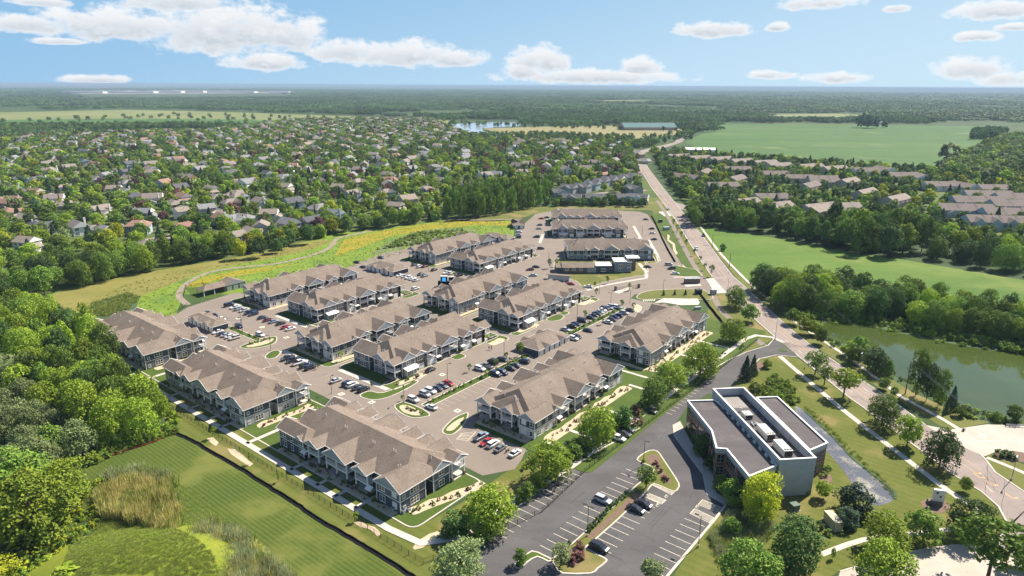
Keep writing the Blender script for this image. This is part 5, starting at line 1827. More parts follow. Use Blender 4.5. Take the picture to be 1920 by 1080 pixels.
cabinet(1489, 956, 1.9, 1.7, 1.7, 'green_box', 'green transformer box on a slab behind the office')
cabinet(1561, 984, 2.0, 5.0, 2.3, 'tan_metal', 'long tan generator cabinet between the pines and the office lawn', 'generator', ang=.12)
cabinet(1238, 417, 2.6, 2.2, 2.2, 'dark_metal', 'dark utility box on the road lawn, farther one', top='green_box')
cabinet(1249, 431, 4.6, 2.6, 2.2, 'grey_box', 'wide grey green utility box on the road lawn, nearer one')
cabinet(1309, 551, 3.0, 2.4, 2.4, 'dark_metal', 'dark utility box at the end of the black fence by the pool')
cabinet(1337, 552, 2.6, 2.2, 2.6, 'grey_box', 'grey utility box beside the concrete apron')
cabinet(1308, 580, 3.2, 1.2, 1.2, 'grey_box', 'low pale box on the dog lawn behind the slate block')
cabinet(1792, 831, 1.4, 1.0, .9, 'panel_white', 'small white utility box by the plaza corner') if False else None
c = G(1297, 531)
o = thing('entry_monument', (c.x, c.y, .1), .08, 'dark stone gate monument on the entrance island', 'monument')
b = MB()
b.box(-4.2, 4.2, -1.1, 1.1, 0, 2.6)
b.build('wall', ['stone'], o)
b = MB()
b.box(-4.5, 4.5, -1.3, 1.3, 2.6, 2.85)
b.build('coping', ['grey_box'], o)
pad('traffic_island', GP([(1283, 534), (1312, 532), (1316, 536), (1286, 538)]), 'concrete', False, .14)
pad('traffic_island', GP([(1150, 548), (1180, 538), (1186, 540), (1160, 551)]), 'concrete', False, .14)
pad('traffic_island', GP(ZP([(755, 232), (800, 215), (850, 232), (868, 250), (800, 252)], 1340, 620, 6.39)), 'lawn', True, .14)
c = G(1168, 543)
o = thing('entry_gate', (c.x, c.y, .1), .35, 'open dark vehicle gate with stone piers on the entrance drive', 'gate')
for x in (-4.5, 9.5):
    b = MB()
    b.box(x - .5, x + .5, -.5, .5, 0, 2.2)
    b.build('pier', ['stone'], o)
b = MB()
for z in (.4, 1.4):
    b.box(-4, 9, -.05, .05, z, z + .1, 0, True)
for k in range(26):
    b.box(-4 + k * .5, -3.95 + k * .5, -.04, .04, .4, 1.5)
b.build('gate_leaf', ['dark_metal'], o)
# office monument sign: white slab with an emblem, stepped stone base
c = G(1754, 945)
o = thing('monument_sign', (c.x, c.y, 0), R(-14), 'white slab sign with dark emblem on a stepped brick base, in a mulch bed', 'sign')
b = MB()
b.box(-1.0, 1.7, -.35, .35, .0, 4.3)
b.build('slab', ['panel_white'], o)
b = MB()
b.box(-1.9, 1.3, -.75, .75, 0, 1.0)
b.box(-1.2, 1.2, -1.1, .9, 0, .6)
b.build('stepped_base', ['stone'], o)
b = MB()
b.poly([(-.45, -.37, 3.7), (.25, -.37, 3.7), (-.35, -.37, 2.9)])
b.poly([(.65, -.37, 2.1), (.95, -.37, 2.5), (.85, -.37, 2.85), (.45, -.37, 2.65), (.4, -.37, 2.25)])
b.build('emblem', ['dark_metal'], o)
# fire hydrant, guard rail, people
c = G(1508, 692)
o = thing('fire_hydrant', (c.x, c.y, 0), 0, 'red fire hydrant in the grass by the avenue kerb', 'hydrant')
b = MB()
b.tube([(0, 0, 0), (0, 0, .75), (0, 0, .95)], [.18, .16, .05], 8)
b.tube([(-.3, 0, .6), (.3, 0, .6)], .1, 7)
b.build('barrel', ['red_paint'], o)
o = thing('guard_rail', (*G(1886, 800), 0), 0, 'pale guard rail at the plaza edge before the pond', 'guard rail')
a, e = G(1886, 800), G(1975, 803)
d = (e - a)
b = MB()
b.obox((d.x / 2, d.y / 2), d.length / 2, .06, .5, .95, math.atan2(d.y, d.x), 0, True)
b.build('beam', ['grey_box'], o)
for k in range(8):
    b = MB()
    b.box(-.07, .07, -.07, .07, 0, .9)
    b.build('post', ['wood_pole'], o, (d.x * k / 7, d.y * k / 7 + .12, 0))
c = G(1806, 808)
o = thing('litter_bin', (c.x, c.y, 0), 0, 'small dark bin with a signpost at the corner of the plaza lawn', 'bin')
b = MB()
b.tube([(0, 0, 0), (0, 0, .95)], [.3, .36], 10)
b.build('barrel', ['dark_metal'], o)
b = MB()
b.tube([(.9, .3, 0), (.9, .3, 2.2)], .05, 5)
b.build('signpost', ['steel'], o)


def person(u, v, face, label, top, stride):
    c = G(u, v)
    o = thing('person', (c.x, c.y, .06), face, label, 'person', 'people walking on the inner street')
    s = stride
    J = {'pel': (0, 0, .95, .15), 'spine': (0, 0, 1.2, .15), 'chest': (0, 0, 1.40, .17), 'neck': (0, 0, 1.53, .06), 'head': (.02, 0, 1.66, .105), 'crown': (.01, 0, 1.74, .08), 'nose': (.12, 0, 1.64, .02),
         'hl': (0, .10, .90, .10), 'kl': (.13 * s, .10, .50, .065), 'al': (.22 * s, .10, .10, .045), 'tl': (.40 * s if s > 0 else .1, .11, .04, .035),
         'hr': (0, -.10, .90, .10), 'kr': (-.02 * s, -.10, .50, .065), 'ar': (-.26 * s, -.10, .12, .045), 'tr': (-.12 * s, -.11, .04, .035),
         'sl': (0, .20, 1.42, .06), 'el': (-.08 * s, .25, 1.13, .045), 'wl': (.06 * s, .26, .90, .03), 'sr': (0, -.20, 1.42, .06), 'er': (.10 * s, -.25, 1.14, .045), 'wr': (.24 * s, -.25, .94, .03)}
    E_ = [('pel', 'spine'), ('spine', 'chest'), ('chest', 'neck'), ('neck', 'head'), ('head', 'crown'), ('head', 'nose'), ('pel', 'hl'), ('hl', 'kl'), ('kl', 'al'), ('al', 'tl'), ('pel', 'hr'), ('hr', 'kr'), ('kr', 'ar'), ('ar', 'tr'),
          ('chest', 'sl'), ('sl', 'el'), ('el', 'wl'), ('chest', 'sr'), ('sr', 'er'), ('er', 'wr')]
    for sd, y in (('l', .27), ('r', -.26)):
        w = J['w' + sd]
        J['p' + sd] = (w[0] + .02, w[1], w[2] - .07, .028)
        E_.append(('w' + sd, 'p' + sd))
        for k, (dx, dy, dz) in enumerate([(.04, .0, -.03), (.035, .012, -.09), (.015, .004, -.10), (-.005, -.002, -.095), (-.025, -.006, -.075)]):
            J[f'f{sd}{k}'] = (w[0] + .02 + dx, w[1] + dy, w[2] - .07 + dz, .009)
            E_.append(('p' + sd, f'f{sd}{k}'))
    names = list(J)
    me = bpy.data.meshes.new('body')
    me.from_pydata([J[n][:3] for n in names], [(names.index(a), names.index(b_)) for a, b_ in E_], [])
    for k in (top, 'skin', 'dark_clothes'):
        me.materials.append(M[k])
    b_ = inst('body', me, o)
    b_.modifiers.new('skin', 'SKIN')
    sub = b_.modifiers.new('smooth', 'SUBSURF')
    sub.levels = sub.render_levels = 1
    for i, n in enumerate(names):
        me.skin_vertices[0].data[i].radius = (J[n][3], J[n][3])
        me.skin_vertices[0].data[i].use_root = (n == 'pel')
    h = MB()
    h.ball((0, 0, 1.72), .12, .115, .10, 8, 5)
    h.build('hair', ['dark_hair'], o)
    return o


person(917, 656.5, R(52), 'person in dark clothes walking up the inner street, left one of the pair', 'dark_clothes', 1)
person(921.6, 656.5, R(52), 'person in brown clothes walking up the inner street, right one of the pair', 'brown_clothes', -1)
# condensers and boulders beside the lowest block
for k, (u, v, p) in enumerate([(738, 957, 'below the white panels'), (757, 962, 'at the corner of the dark slate block'), (766, 958, 'right of the corner of the dark slate block')]):
    c = G(u, v)
    o = thing('air_conditioner', (c.x, c.y, .12), R(-38), f'grey air conditioner box standing {p}', 'air conditioner', 'air conditioners by the walls')
    b = MB()
    b.box(-.45, .45, -.45, .45, 0, .85)
    b.build('casing', ['grey_box'], o)
    b = MB()
    b.tube([(0, 0, .85), (0, 0, .9)], .36, 10)
    b.build('fan_guard', ['dark_metal'], o)
# ------------------------------------------------------------------ houses of the old suburb
plain('wall_white', (0.74, 0.72, 0.68), 0.7, var=.05)
plain('wall_cream', (0.52, 0.46, 0.36), 0.7, var=.05)
plain('wall_grey', (0.34, 0.34, 0.34), 0.7, var=.05)
plain('wall_tan', (0.40, 0.31, 0.21), 0.7, var=.05)
plain('wall_blue', (0.36, 0.42, 0.48), 0.7, var=.05)
plain('wall_brick', (0.24, 0.11, 0.08), 0.8, var=.12)
shingles('tiles_brown', (0.195, 0.160, 0.135), (0.29, 0.243, 0.208))
shingles('tiles_grey', (0.17, 0.168, 0.168), (0.27, 0.262, 0.258))
shingles('tiles_red', (0.22, 0.130, 0.097), (0.32, 0.195, 0.145))
shingles('tiles_dark', (0.075, 0.075, 0.08), (0.13, 0.13, 0.135))
shingles('tiles_tan', (0.22, 0.18, 0.14), (0.32, 0.265, 0.215))


def house_kind(k):
    """meshes: wall, roof, garage door, windows, chimney (with their spots)"""
    w, r, t = MB(), MB(), MB()
    wins, doors, chim = [], [], None
    if k == 0:      # two storeys, ridge along the street, garage wing in front
        w.box(-6.5, 4, -4, 4, 0, 5.4)
        w.box(2.5, 8, -7, 1, 0, 2.8)
        r.hip(-7, 4.5, -4.6, 4.6, 5.4, 8.2, 'x', 0, 0)
        r.hip(2, 8.5, -7.5, 1.5, 2.8, 4.9, 'y', 0, 0)
        doors = [(5.3, -7)]
        wins = [(-4.5, -4, .9, 0), (-1, -4, .9, 0), (-4.5, -4, 3.4, 0), (-1.2, -4, 3.4, 0), (1.5, -4, 3.4, 0), (-4, 4, .9, 2), (0, 4, .9, 2), (-4, 4, 3.4, 2), (1, 4, 3.4, 2), (-6.5, 1, 3.4, 3), (4, 1, 3.6, 1)]
        chim = (-6.8, 1)
    elif k == 1:    # gable front
        w.box(-4.5, 4.5, -6, 6, 0, 5.4)
        w.box(3.5, 8.5, -4, 3, 0, 2.8)
        r.hip(-5, 5, -6.5, 6.5, 5.4, 8.8, 'y', 0, 0)
        r.hip(3.4, 9, -4.5, 3.5, 2.8, 4.6, 'x', 0, 0)
        doors = [(6.4, -4)]
        wins = [(-2.5, -6, .9, 0), (2, -6, .9, 0), (-2.5, -6, 3.5, 0), (2, -6, 3.5, 0), (0, 6, .9, 2), (-2.5, 6, 3.5, 2), (2.5, 6, 3.5, 2), (-4.5, -2, 3.5, 3), (-4.5, 3, 3.5, 3), (4.5, 2, 3.7, 1)]
        chim = (4.8, 4)
    elif k == 2:    # low hipped house
        w.box(-8, 8, -4.5, 4.5, 0, 3.0)
        w.box(-7, -1, -8, -4, 0, 3.0)
        r.hip(-8.6, 8.6, -5.1, 5.1, 3.0, 5.6, 'x', 5, 5)
        r.hip(-7.6, -.4, -8.6, 0, 3.02, 5.2, 'y', 0, 0)
        doors = [(-4, -8)]
        wins = [(2, -4.5, .9, 0), (6, -4.5, .9, 0), (-5, 4.5, .9, 2), (0, 4.5, .9, 2), (5, 4.5, .9, 2)]
        chim = (3, 1)
    else:           # two storeys, hipped, cross gable
        w.box(-6, 6, -4.5, 4.5, 0, 5.5)
        w.box(-1, 5.5, -6.5, -4, 0, 5.5)
        r.hip(-6.6, 6.6, -5.1, 5.1, 5.5, 8.3, 'x', 4, 4)
        r.hip(-1.6, 6.1, -7, 0, 5.52, 8.0, 'y', 0, 0)
        doors = [(2.2, -6.5)]
        wins = [(-4, -4.5, .9, 0), (-4, -4.5, 3.5, 0), (.6, -6.5, 3.5, 0), (3.8, -6.5, 3.5, 0), (-4, 4.5, .9, 2), (0, 4.5, .9, 2), (4, 4.5, .9, 2), (-3.5, 4.5, 3.5, 2), (3, 4.5, 3.5, 2), (6, 0, 3.5, 1), (-6, 0, 3.5, 3)]
        chim = (-3.5, 4.6)
    return w.mesh('wall', ['wall_white']), r.mesh('roof', ['tiles_brown', 'wall_white']), doors, wins, chim


HK = [house_kind(k) for k in range(4)]
_b = MB()
_b.box(-.5, .5, -.4, .4, 0, 9.2)
CHIM = _b.mesh('chimney', ['wall_brick'])
_b = MB()
_b.box(-2.3, 2.3, -.08, 0, 0, 2.2, 0, True)
HDOOR = _b.mesh('garage_door', ['panel_white'])
HS = 1.18
house_items = []
HOUSES = []        # x, y, radius: kept clear of trees
WC = dict(wall_white='white', wall_cream='cream', wall_grey='grey', wall_tan='tan', wall_blue='pale blue', wall_brick='brick')
RC = dict(tiles_brown='brown', tiles_grey='grey', tiles_red='red-brown', tiles_dark='dark', tiles_tan='tan')


def zone(u, v):
    a = 'far left suburb' if u < 330 else 'middle left suburb' if u < 700 else 'suburb beyond poplars' if u < 1000 else 'suburb by avenue'
    b = 'nearest rows' if v > 420 else 'near rows' if v > 372 else 'second rows' if v > 335 else 'middle rows' if v > 303 else 'upper rows' if v > 275 else 'topmost rows'
    return f'in {b}, {a}'


def house(x, y, k, wall, roof, ang, detail=2):
    wm, rm, doors, wins, chim = HK[k]
    sc = HS * rnd.uniform(.92, 1.1)
    u, v, dist = proj(x, y, 3)
    look = f"{WC[wall]} {'low house' if k == 2 else 'house'} with {RC[roof]} {'gable-front roof' if k == 1 else 'hipped roof' if k >= 2 else 'ridged roof'}"
    o = thing('suburban_house', (x, y, .05), ang, look, 'house', 'houses of the left suburb')
    o.scale = (sc, sc, sc * .93)
    a = inst('wall', wm, o)
    recolour(a, 0, wall)
    b = inst('roof', rm, o)
    recolour(b, 0, roof)
    recolour(b, 1, wall)
    if detail:
        if chim:
            c = inst('chimney', CHIM, b, (*chim, 0), 0, (1, 1, .68 if k == 2 else 1))
            recolour(c, 0, wall if rnd.random() < .5 else 'wall_brick')
        for d in doors:
            inst('garage_door', HDOOR, o, (*d, 0))
        for (wx, wy, wz, f) in (wins if detail > 1 else wins[:5]):
            fr, pn = WIN[2]
            q = inst('window', fr, o, (wx, wy, wz), R(90) * f)
            inst('pane', pn, q)
    house_items.append((o, look, zone(u, v), u))
    HOUSES.append((x, y, 9.5))
    return o


wl = lambda s: {'w': 'wall_white', 'c': 'wall_cream', 'g': 'wall_grey', 't': 'wall_tan', 'b': 'wall_blue', 'r': 'wall_brick'}[s]
rl_ = lambda s: {'b': 'tiles_brown', 'g': 'tiles_grey', 'r': 'tiles_red', 'd': 'tiles_dark', 't': 'tiles_tan'}[s]
SEEN = []
for (x, y, w_, r_c, k) in [(220, 1030, 'w', 't', 0), (1150, 1010, 't', 'b', 2), (1890, 955, 'g', 't', 0), (1780, 985, 'w', 'b', 0), (590, 915, 'w', 'b', 1), (270, 880, 'w', 'd', 2), (780, 915, 't', 'g', 2), (1040, 910, 'b', 'r', 3), (1380, 885, 'r', 'r', 2), (180, 825, 'g', 'b', 2),
                           (60, 775, 'w', 'r', 2), (50, 735, 't', 'r', 0), (750, 785, 'w', 'b', 1), (1090, 810, 'w', 'g', 0), (1380, 795, 'w', 't', 3), (1560, 775, 'g', 'g', 0), (1660, 790, 't', 't', 2), (1660, 850, 'w', 'r', 0), (1740, 740, 't', 'b', 3), (1820, 830, 'w', 'g', 2),
                           (1150, 700, 'w', 'b', 1), (1035, 690, 't', 'g', 1), (940, 650, 'w', 'b', 1), (870, 625, 'w', 'b', 0), (370, 690, 'g', 'g', 0), (275, 650, 'c', 'r', 0), (410, 700, 'w', 'b', 1), (510, 725, 'g', 'b', 2), (1380, 695, 'g', 'r', 0), (1300, 720, 'r', 'b', 2), (1350, 615, 'r', 'd', 1),
                           (1860, 580, 'w', 'g', 1), (1590, 625, 'g', 't', 0), (1610, 675, 'w', 'b', 2), (1770, 665, 'c', 'b', 3), (150, 555, 'b', 'g', 0), (280, 565, 'w', 'd', 1), (470, 545, 'g', 'g', 2), (380, 485, 'w', 'b', 3), (530, 465, 'g', 'b', 0), (720, 445, 't', 'r', 0), (540, 385, 'w', 'g', 3),
                           (100, 390, 'w', 'g', 0), (200, 385, 'c', 'r', 0), (340, 268, 't', 'r', 0), (410, 278, 't', 'r', 2), (110, 285, 'g', 'g', 2), (640, 345, 'g', 'd', 0), (780, 350, 't', 'b', 3), (870, 385, 'w', 'g', 1), (990, 400, 'w', 'r', 2), (960, 495, 'g', 'd', 0), (790, 525, 'w', 'g', 1),
                           (950, 545, 't', 't', 0), (720, 555, 'w', 'b', 1), (1130, 475, 'g', 'b', 0), (1280, 405, 'w', 'g', 1), (1340, 402, 'w', 'r', 1), (1560, 355, 'w', 'g', 1), (1740, 372, 'w', 'd', 1), (1820, 352, 'w', 'b', 1), (1550, 440, 'g', 'g', 0), (1420, 455, 'w', 'b', 1), (1500, 485, 'b', 'g', 1), (1430, 550, 'r', 'b', 0)]:
    SEEN.append((x / 4, 200 + y / 4, w_, r_c, k))
for (x, y, w_, r_c, k) in [(100, 585, 'w', 'g', 1), (220, 405, 'w', 'g', 1), (340, 415, 'g', 'g', 0), (470, 425, 't', 'b', 0), (410, 475, 'w', 'g', 0), (250, 465, 't', 'b', 0), (540, 475, 'w', 'b', 1), (700, 505, 'w', 'b', 1), (745, 425, 'w', 'd', 1), (820, 475, 'w', 'g', 0), (940, 485, 'b', 'b', 0), (970, 440, 'w', 'b', 1),
                           (850, 355, 'w', 'b', 1), (680, 365, 'b', 'g', 0), (600, 312, 'b', 'g', 1), (500, 310, 'w', 'g', 0), (1090, 325, 'w', 'b', 1), (1110, 455, 'w', 'd', 1), (1280, 425, 'w', 'b', 1), (1180, 545, 't', 'r', 2), (1285, 540, 'w', 'g', 3), (1370, 525, 'w', 'b', 1), (925, 575, 't', 't', 3), (790, 615, 'g', 't', 0),
                           (880, 665, 'b', 'b', 1), (990, 695, 'g', 'g', 2), (1440, 625, 'b', 'b', 3), (1220, 755, 'g', 't', 0), (385, 612, 'w', 'b', 0), (440, 730, 'b', 'd', 1), (190, 725, 'w', 'b', 0), (160, 655, 'g', 'g', 2), (30, 685, 'w', 'b', 3), (275, 815, 'w', 't', 0), (60, 825, 'w', 'g', 2), (585, 870, 'g', 'd', 0), (740, 820, 'b', 'g', 0),
                           (410, 890, 'g', 'g', 1), (200, 915, 'g', 'b', 0), (1720, 445, 'w', 'g', 3), (1560, 490, 'b', 'g', 3), (640, 405, 'g', 'b', 0), (1640, 282, 't', 'b', 0), (1480, 420, 'w', 'b', 0), (1880, 525, 'w', 'b', 1), (870, 285, 'g', 'g', 0), (1130, 250, 'g', 'g', 0), (1420, 260, 't', 'b', 3)]:
    SEEN.append((440 + x / 4, 200 + y / 4, w_, r_c, k))
# terraces stepping down the hill streets beyond the poplars and houses by the avenue
for (x, y, w_, r_c, k) in [(1180, 345, 'w', 'g', 1), (1215, 325, 'w', 'b', 1), (1245, 308, 'w', 'g', 1), (1275, 295, 'w', 'g', 1), (1405, 385, 'w', 'g', 1), (1420, 362, 'w', 'g', 1), (1435, 342, 'g', 'g', 1), (1395, 320, 'g', 'g', 1), (1730, 395, 'g', 'g', 1), (1730, 372, 'g', 'g', 1), (1728, 350, 'g', 'g', 1), (1722, 330, 'g', 'g', 1)]:
    SEEN.append((440 + x / 4, 200 + y / 4, w_, r_c, k))
for (x, y, w_, r_c, k) in [(115, 440, 'w', 'b', 3), (280, 525, 'w', 'b', 1), (370, 515, 'b', 'g', 0), (520, 455, 't', 'b', 1), (490, 395, 'g', 'g', 1), (470, 365, 'g', 'g', 1), (460, 340, 'w', 'g', 1), (500, 310, 'w', 'g', 1), (740, 325, 'w', 'g', 1), (770, 305, 'w', 'b', 1), (760, 375, 'r', 'b', 0), (950, 330, 't', 'b', 1), (1000, 300, 'w', 'g', 1), (1065, 265, 'g', 'g', 0),
                           (1215, 330, 'w', 'g', 1), (1230, 305, 'w', 'g', 1), (1280, 285, 'w', 'g', 1), (1300, 270, 'w', 'g', 1), (815, 425, 'b', 'g', 0), (935, 430, 'g', 'g', 0), (1040, 475, 't', 'b', 0), (1150, 460, 'b', 'd', 0), (1090, 430, 'g', 't', 0), (640, 545, 'w', 'g', 2), (730, 530, 'w', 'g', 2), (880, 480, 'w', 'b', 1), (600, 440, 'w', 'b', 1)]:
    SEEN.append((840 + x / 4, 200 + y / 4, w_, r_c, k))
for i, (u, v, w_, r_c, k) in enumerate(SEEN):
    p = G(u, v, 4.0)
    near = p.length < 620
    hr = random.Random(i)
    house(p.x, p.y, k, wl(w_), rl_(r_c), hr.choice([R(-38), R(52), R(8), R(-20), R(142), R(-75)]) + hr.uniform(-.15, .15), 2 if near else 1 if p.length < 1000 else 0)
# the rest of the rows, on a jittered street pattern; the nearest ones as houses, the others as one far mass
SUB = GP(SUBURB_PX)
hr = random.Random(21)
extra = []
for i in range(-60, 60):
    for j in range(0, 70):
        x, y = i * 45 + (j % 2) * 15 + hr.uniform(-10, 10), 330 + j * 43 + hr.uniform(-10, 10)
        u, v, d = proj(x, y, 3)
        if -60 < u < 1240 and inside(x, y, SUB) and not (860 < u < 960 and 255 < v < 345) and v < 440:
            if all((x - a) ** 2 + (y - b) ** 2 > 29 ** 2 for a, b, _ in HOUSES):
                if not inside(u, v, [(820, 425), (820, 360), (1040, 335), (1240, 330), (1240, 420)]):
                    extra.append((d, x, y))
extra.sort()
n_left = 268 - len(SEEN)
far = MB()
far_mats = ['wall_white', 'wall_cream', 'wall_grey', 'tiles_brown', 'tiles_grey', 'tiles_red', 'tiles_tan']
for i, (d, x, y) in enumerate(extra):
    ang = hr.choice([R(-38), R(52), R(8), R(-20), R(142)]) + hr.uniform(-.2, .2)
    wall = hr.choice(['wall_white'] * 3 + ['wall_cream', 'wall_grey', 'wall_tan', 'wall_blue'])
    roof = hr.choice(['tiles_brown', 'tiles_brown', 'tiles_grey', 'tiles_grey', 'tiles_grey', 'tiles_tan', 'tiles_tan', 'tiles_red', 'tiles_dark'])
    k = hr.choice([0, 1, 1, 2, 3])
    if i < n_left:
        house(x, y, k, wall, roof, ang, 1 if d < 700 else 0)
    else:
        HOUSES.append((x, y, 9.5))
        ca, sa = math.cos(ang), math.sin(ang)
        t = MB()
        mi, ri = hr.choice([0, 0, 1, 2]), hr.choice([3, 3, 4, 4, 5, 6])
        t.box(-8, 8, -5.5, 5.5, 0, 6.0, mi)
        t.hip(-8.5, 8.5, -6, 6, 6.0, 9.6, 'x', hr.choice([0, 4]), hr.choice([0, 4]), ri, mi)
        o_ = len(far.v)
        far.v += [(x + ca * a - sa * b, y + sa * a + ca * b, c) for a, b, c in t.v]
        far.f += [tuple(o_ + q for q in f) for f in t.f]
        far.m += t.m
o = far.build('far_houses', far_mats)
o['kind'] = 'stuff'
tag(o, 'crowd of small far houses among the trees at the back of the left suburb', 'houses')
give_labels(house_items)
print('houses', len(house_items), 'far', max(0, len(extra) - n_left))

# ------------------------------------------------------------------ townhouse rows on the right and behind the hedge
plain('town_wall', (0.40, 0.37, 0.34), 0.7, var=.06)
shingles('town_tiles', (0.15, 0.118, 0.100), (0.225, 0.183, 0.158))
shingles('town_tiles_light', (0.21, 0.168, 0.138), (0.30, 0.248, 0.208))
town_items = []


def townhouse(u, v, L, ang, wall, roof, place, look, units=3, W=13.0, h=5.6, name='townhouse_row', group='townhouse rows', side='h'):
    if name == 'townhouse_row':
        L, W = L * 1.18, W * 1.1
    c = G(u, v, 5)
    o = thing(name, (c.x, c.y, .05), ang, '', 'townhouses', group)
    w = MB()
    w.box(-L / 2, L / 2, -W / 2, W / 2, 0, h)
    for k in range(units):
        x = -L / 2 + L * (k + .5) / units
        w.box(x - L / units * .3, x + L / units * .3, -W / 2 - 2.4, -W / 2 + .5, 0, h * .62 if side == 'h' else h - .1)
    w.build('wall', [wall], o)
    r = MB()
    r.hip(-L / 2 - .6, L / 2 + .6, -W / 2 - .6, W / 2 + .6, h, h + W * .26, 'x', 0, 0)
    for k in range(units):
        x = -L / 2 + L * (k + .5) / units
        hw = L / units * .33
        if side == 'h':
            r.hip(x - hw, x + hw, -W / 2 - 2.9, -W / 2 + 3, h * .62, h * .62 + 2.0, 'y', 0, 0)
        else:
            r.hip(x - hw, x + hw, -W / 2 - 2.9, 0, h + .02, h + W * .2, 'y', 0, 0)
    r.build('roof', [roof, wall], o)
    p = MB()
    for k in range(1, units):
        x = -L / 2 + L * k / units
        p.poly([(x - .25, -W / 2 - .6, h + .1), (x + .25, -W / 2 - .6, h + .1), (x + .25, 0, h + W * .26 + .35), (x - .25, 0, h + W * .26 + .35)])
        p.poly([(x - .25, 0, h + W * .26 + .35), (x + .25, 0, h + W * .26 + .35), (x + .25, W / 2 + .6, h + .1), (x - .25, W / 2 + .6, h + .1)])
    if units > 1:
        p.build('party_parapet', [roof], o)
    if c.length < 900:
        for k in range(units):
            x = -L / 2 + L * (k + .5) / units
            fr, pn = WIN[2]
            for (wx, wy, wz, f) in ((x, -W / 2 - 2.4, .9, 0), (x - L / units * .4, -W / 2, 3.6 if h > 5 else 1, 0), (x, W / 2, .9, 2), (x, W / 2, 3.5 if h > 5 else 1, 2)):
                q = inst('window', fr, o, (wx, wy, wz), R(90) * f)
                inst('pane', pn, q)
    town_items.append((o, look, place, u))
    HOUSES.append((c.x, c.y, min(L / 2, 13)))
    for sx in (-1, 1):
        HOUSES.append((c.x + math.cos(ang) * L * .3 * sx, c.y + math.sin(ang) * L * .3 * sx, 8))
    return o


FL = 'beside the farm field'
for (u, v) in [(1272, 294), (1311, 297), (1350, 299), (1391, 303), (1434, 306), (1461, 311), (1519, 313), (1564, 317)]:
    townhouse(u, v, 30, R(22), 'wall_cream', 'town_tiles_light', FL, 'long cream townhouse row with light brown roof', 3)
for (u, v, a) in [(1622, 321, 0), (1657, 319, 100), (1686, 330, 0), (1725, 332, 80), (1758, 348, 0), (1806, 350, 100), (1859, 354, 0)]:
    townhouse(u, v, 24, R(a), 'wall_white', 'town_tiles', 'right of centre below the farm field', 'white-gabled townhouse with brown roof', 2, 14)
for (u, v, a) in [(1286, 333, -50), (1320, 324, 60), (1382, 318, 0), (1354, 349, 5), (1380, 336, 50), (1455, 327, 0), (1496, 334, -5), (1542, 336, 0), (1517, 349, 45), (1448, 371, 0), (1544, 341, 0)]:
    townhouse(u, v, 27, R(a), 'town_wall', 'town_tiles', 'among the right-hand trees', 'brown townhouse row with dull mauve roof', 3)
for (u, v, a) in [(1391, 381, 28), (1453, 388, 28), (1535, 390, 28), (1590, 341, 42), (1622, 362, 42), (1679, 374, 38), (1574, 389, 10), (1537, 393, 42), (1622, 404, -50)]:
    townhouse(u, v, 29, R(a), 'town_wall', 'town_tiles_light', 'above the big tree belt', 'townhouse row with sunlit stepped tan roof', 4)
for (u, v, a) in [(1850, 367, -4), (1830, 378, -4), (1808, 393, -6), (1910, 372, -4), (1904, 385, -4), (1893, 401, -5)]:
    townhouse(u, v, 36, R(a), 'wall_blue', 'town_tiles', 'at the right edge', 'broad townhouse row with wide brown roof', 3, 16)
townhouse(1885, 418, 48, R(-8), 'wall_blue', 'town_tiles', 'facing the belt at the right edge', 'long pale blue townhouse row with many windows', 5, 15, 6.5, side='g')
MT = 'just behind the dark hedge'
for (u, v, a, w_) in [(1050, 361, -70, 'wall_blue'), (1072, 371, -10, 'wall_grey'), (1115, 371, 0, 'wall_grey'), (1172, 371, 10, 'wall_grey'), (1197, 371, -20, 'wall_white'), (1187, 354, -60, 'wall_grey')]:
    townhouse(u, v, 17, R(a), w_, 'tiles_dark', MT, 'new dark-roofed house', 1, 12, 5.8, 'new_house', 'new houses behind the hedge', 'g')
for (u, v, w_) in [(1067, 353, 'wall_grey'), (1092, 351, 'wall_grey'), (1110, 346, 'wall_blue'), (1127, 341, 'wall_grey'), (1142, 338, 'wall_blue'), (1157, 336, 'wall_white'), (1177, 333, 'wall_grey'), (1190, 331, 'wall_grey')]:
    townhouse(u, v, 15, R(-32), w_, 'tiles_dark', 'stepping above the hedge', 'new gabled house with dark roof', 1, 12, 6.0, 'new_house', 'new houses behind the hedge', 'g')
give_labels(town_items)
mb = MB()
band(mb, curve(GP([(1210, 356), (1180, 362), (1140, 361), (1095, 367), (1085, 372)]), 4), 7, .075)
band(mb, curve(GP([(1000, 330), (985, 352), (960, 345)]), 4), 7, .075)
band(mb, curve(GP([(838, 290), (832, 310), (826, 322), (812, 348), (806, 352)]), 4), 8, .075)
band(mb, curve(GP([(572, 372), (582, 364), (600, 362), (590, 345)]), 4), 7, .075)
band(mb, curve(GP([(165, 462), (200, 470), (240, 468), (300, 452), (340, 430)]), 4), 7, .075)
band(mb, curve(GP([(1100, 300), (1108, 290), (1118, 282)]), 4), 7, .075)
band(mb, GP([(905, 325), (912, 300), (916, 290)]), 9, .08)
structure('side_street', mb, 'road_asphalt')
area_sheet('turn_road', GP([(1262, 378), (1290, 386), (1330, 388), (1330, 392), (1292, 396), (1274, 392)]), .07, 'road_asphalt')
area_sheet('clearing', GP([(905, 322), (918, 288), (928, 288), (928, 305), (922, 318), (905, 340), (895, 335)]), .09, 'hay_field')
area_sheet('clearing', GP([(700, 370), (730, 355), (780, 345), (790, 362), (765, 375), (720, 375)]), .09, 'verge_grass')


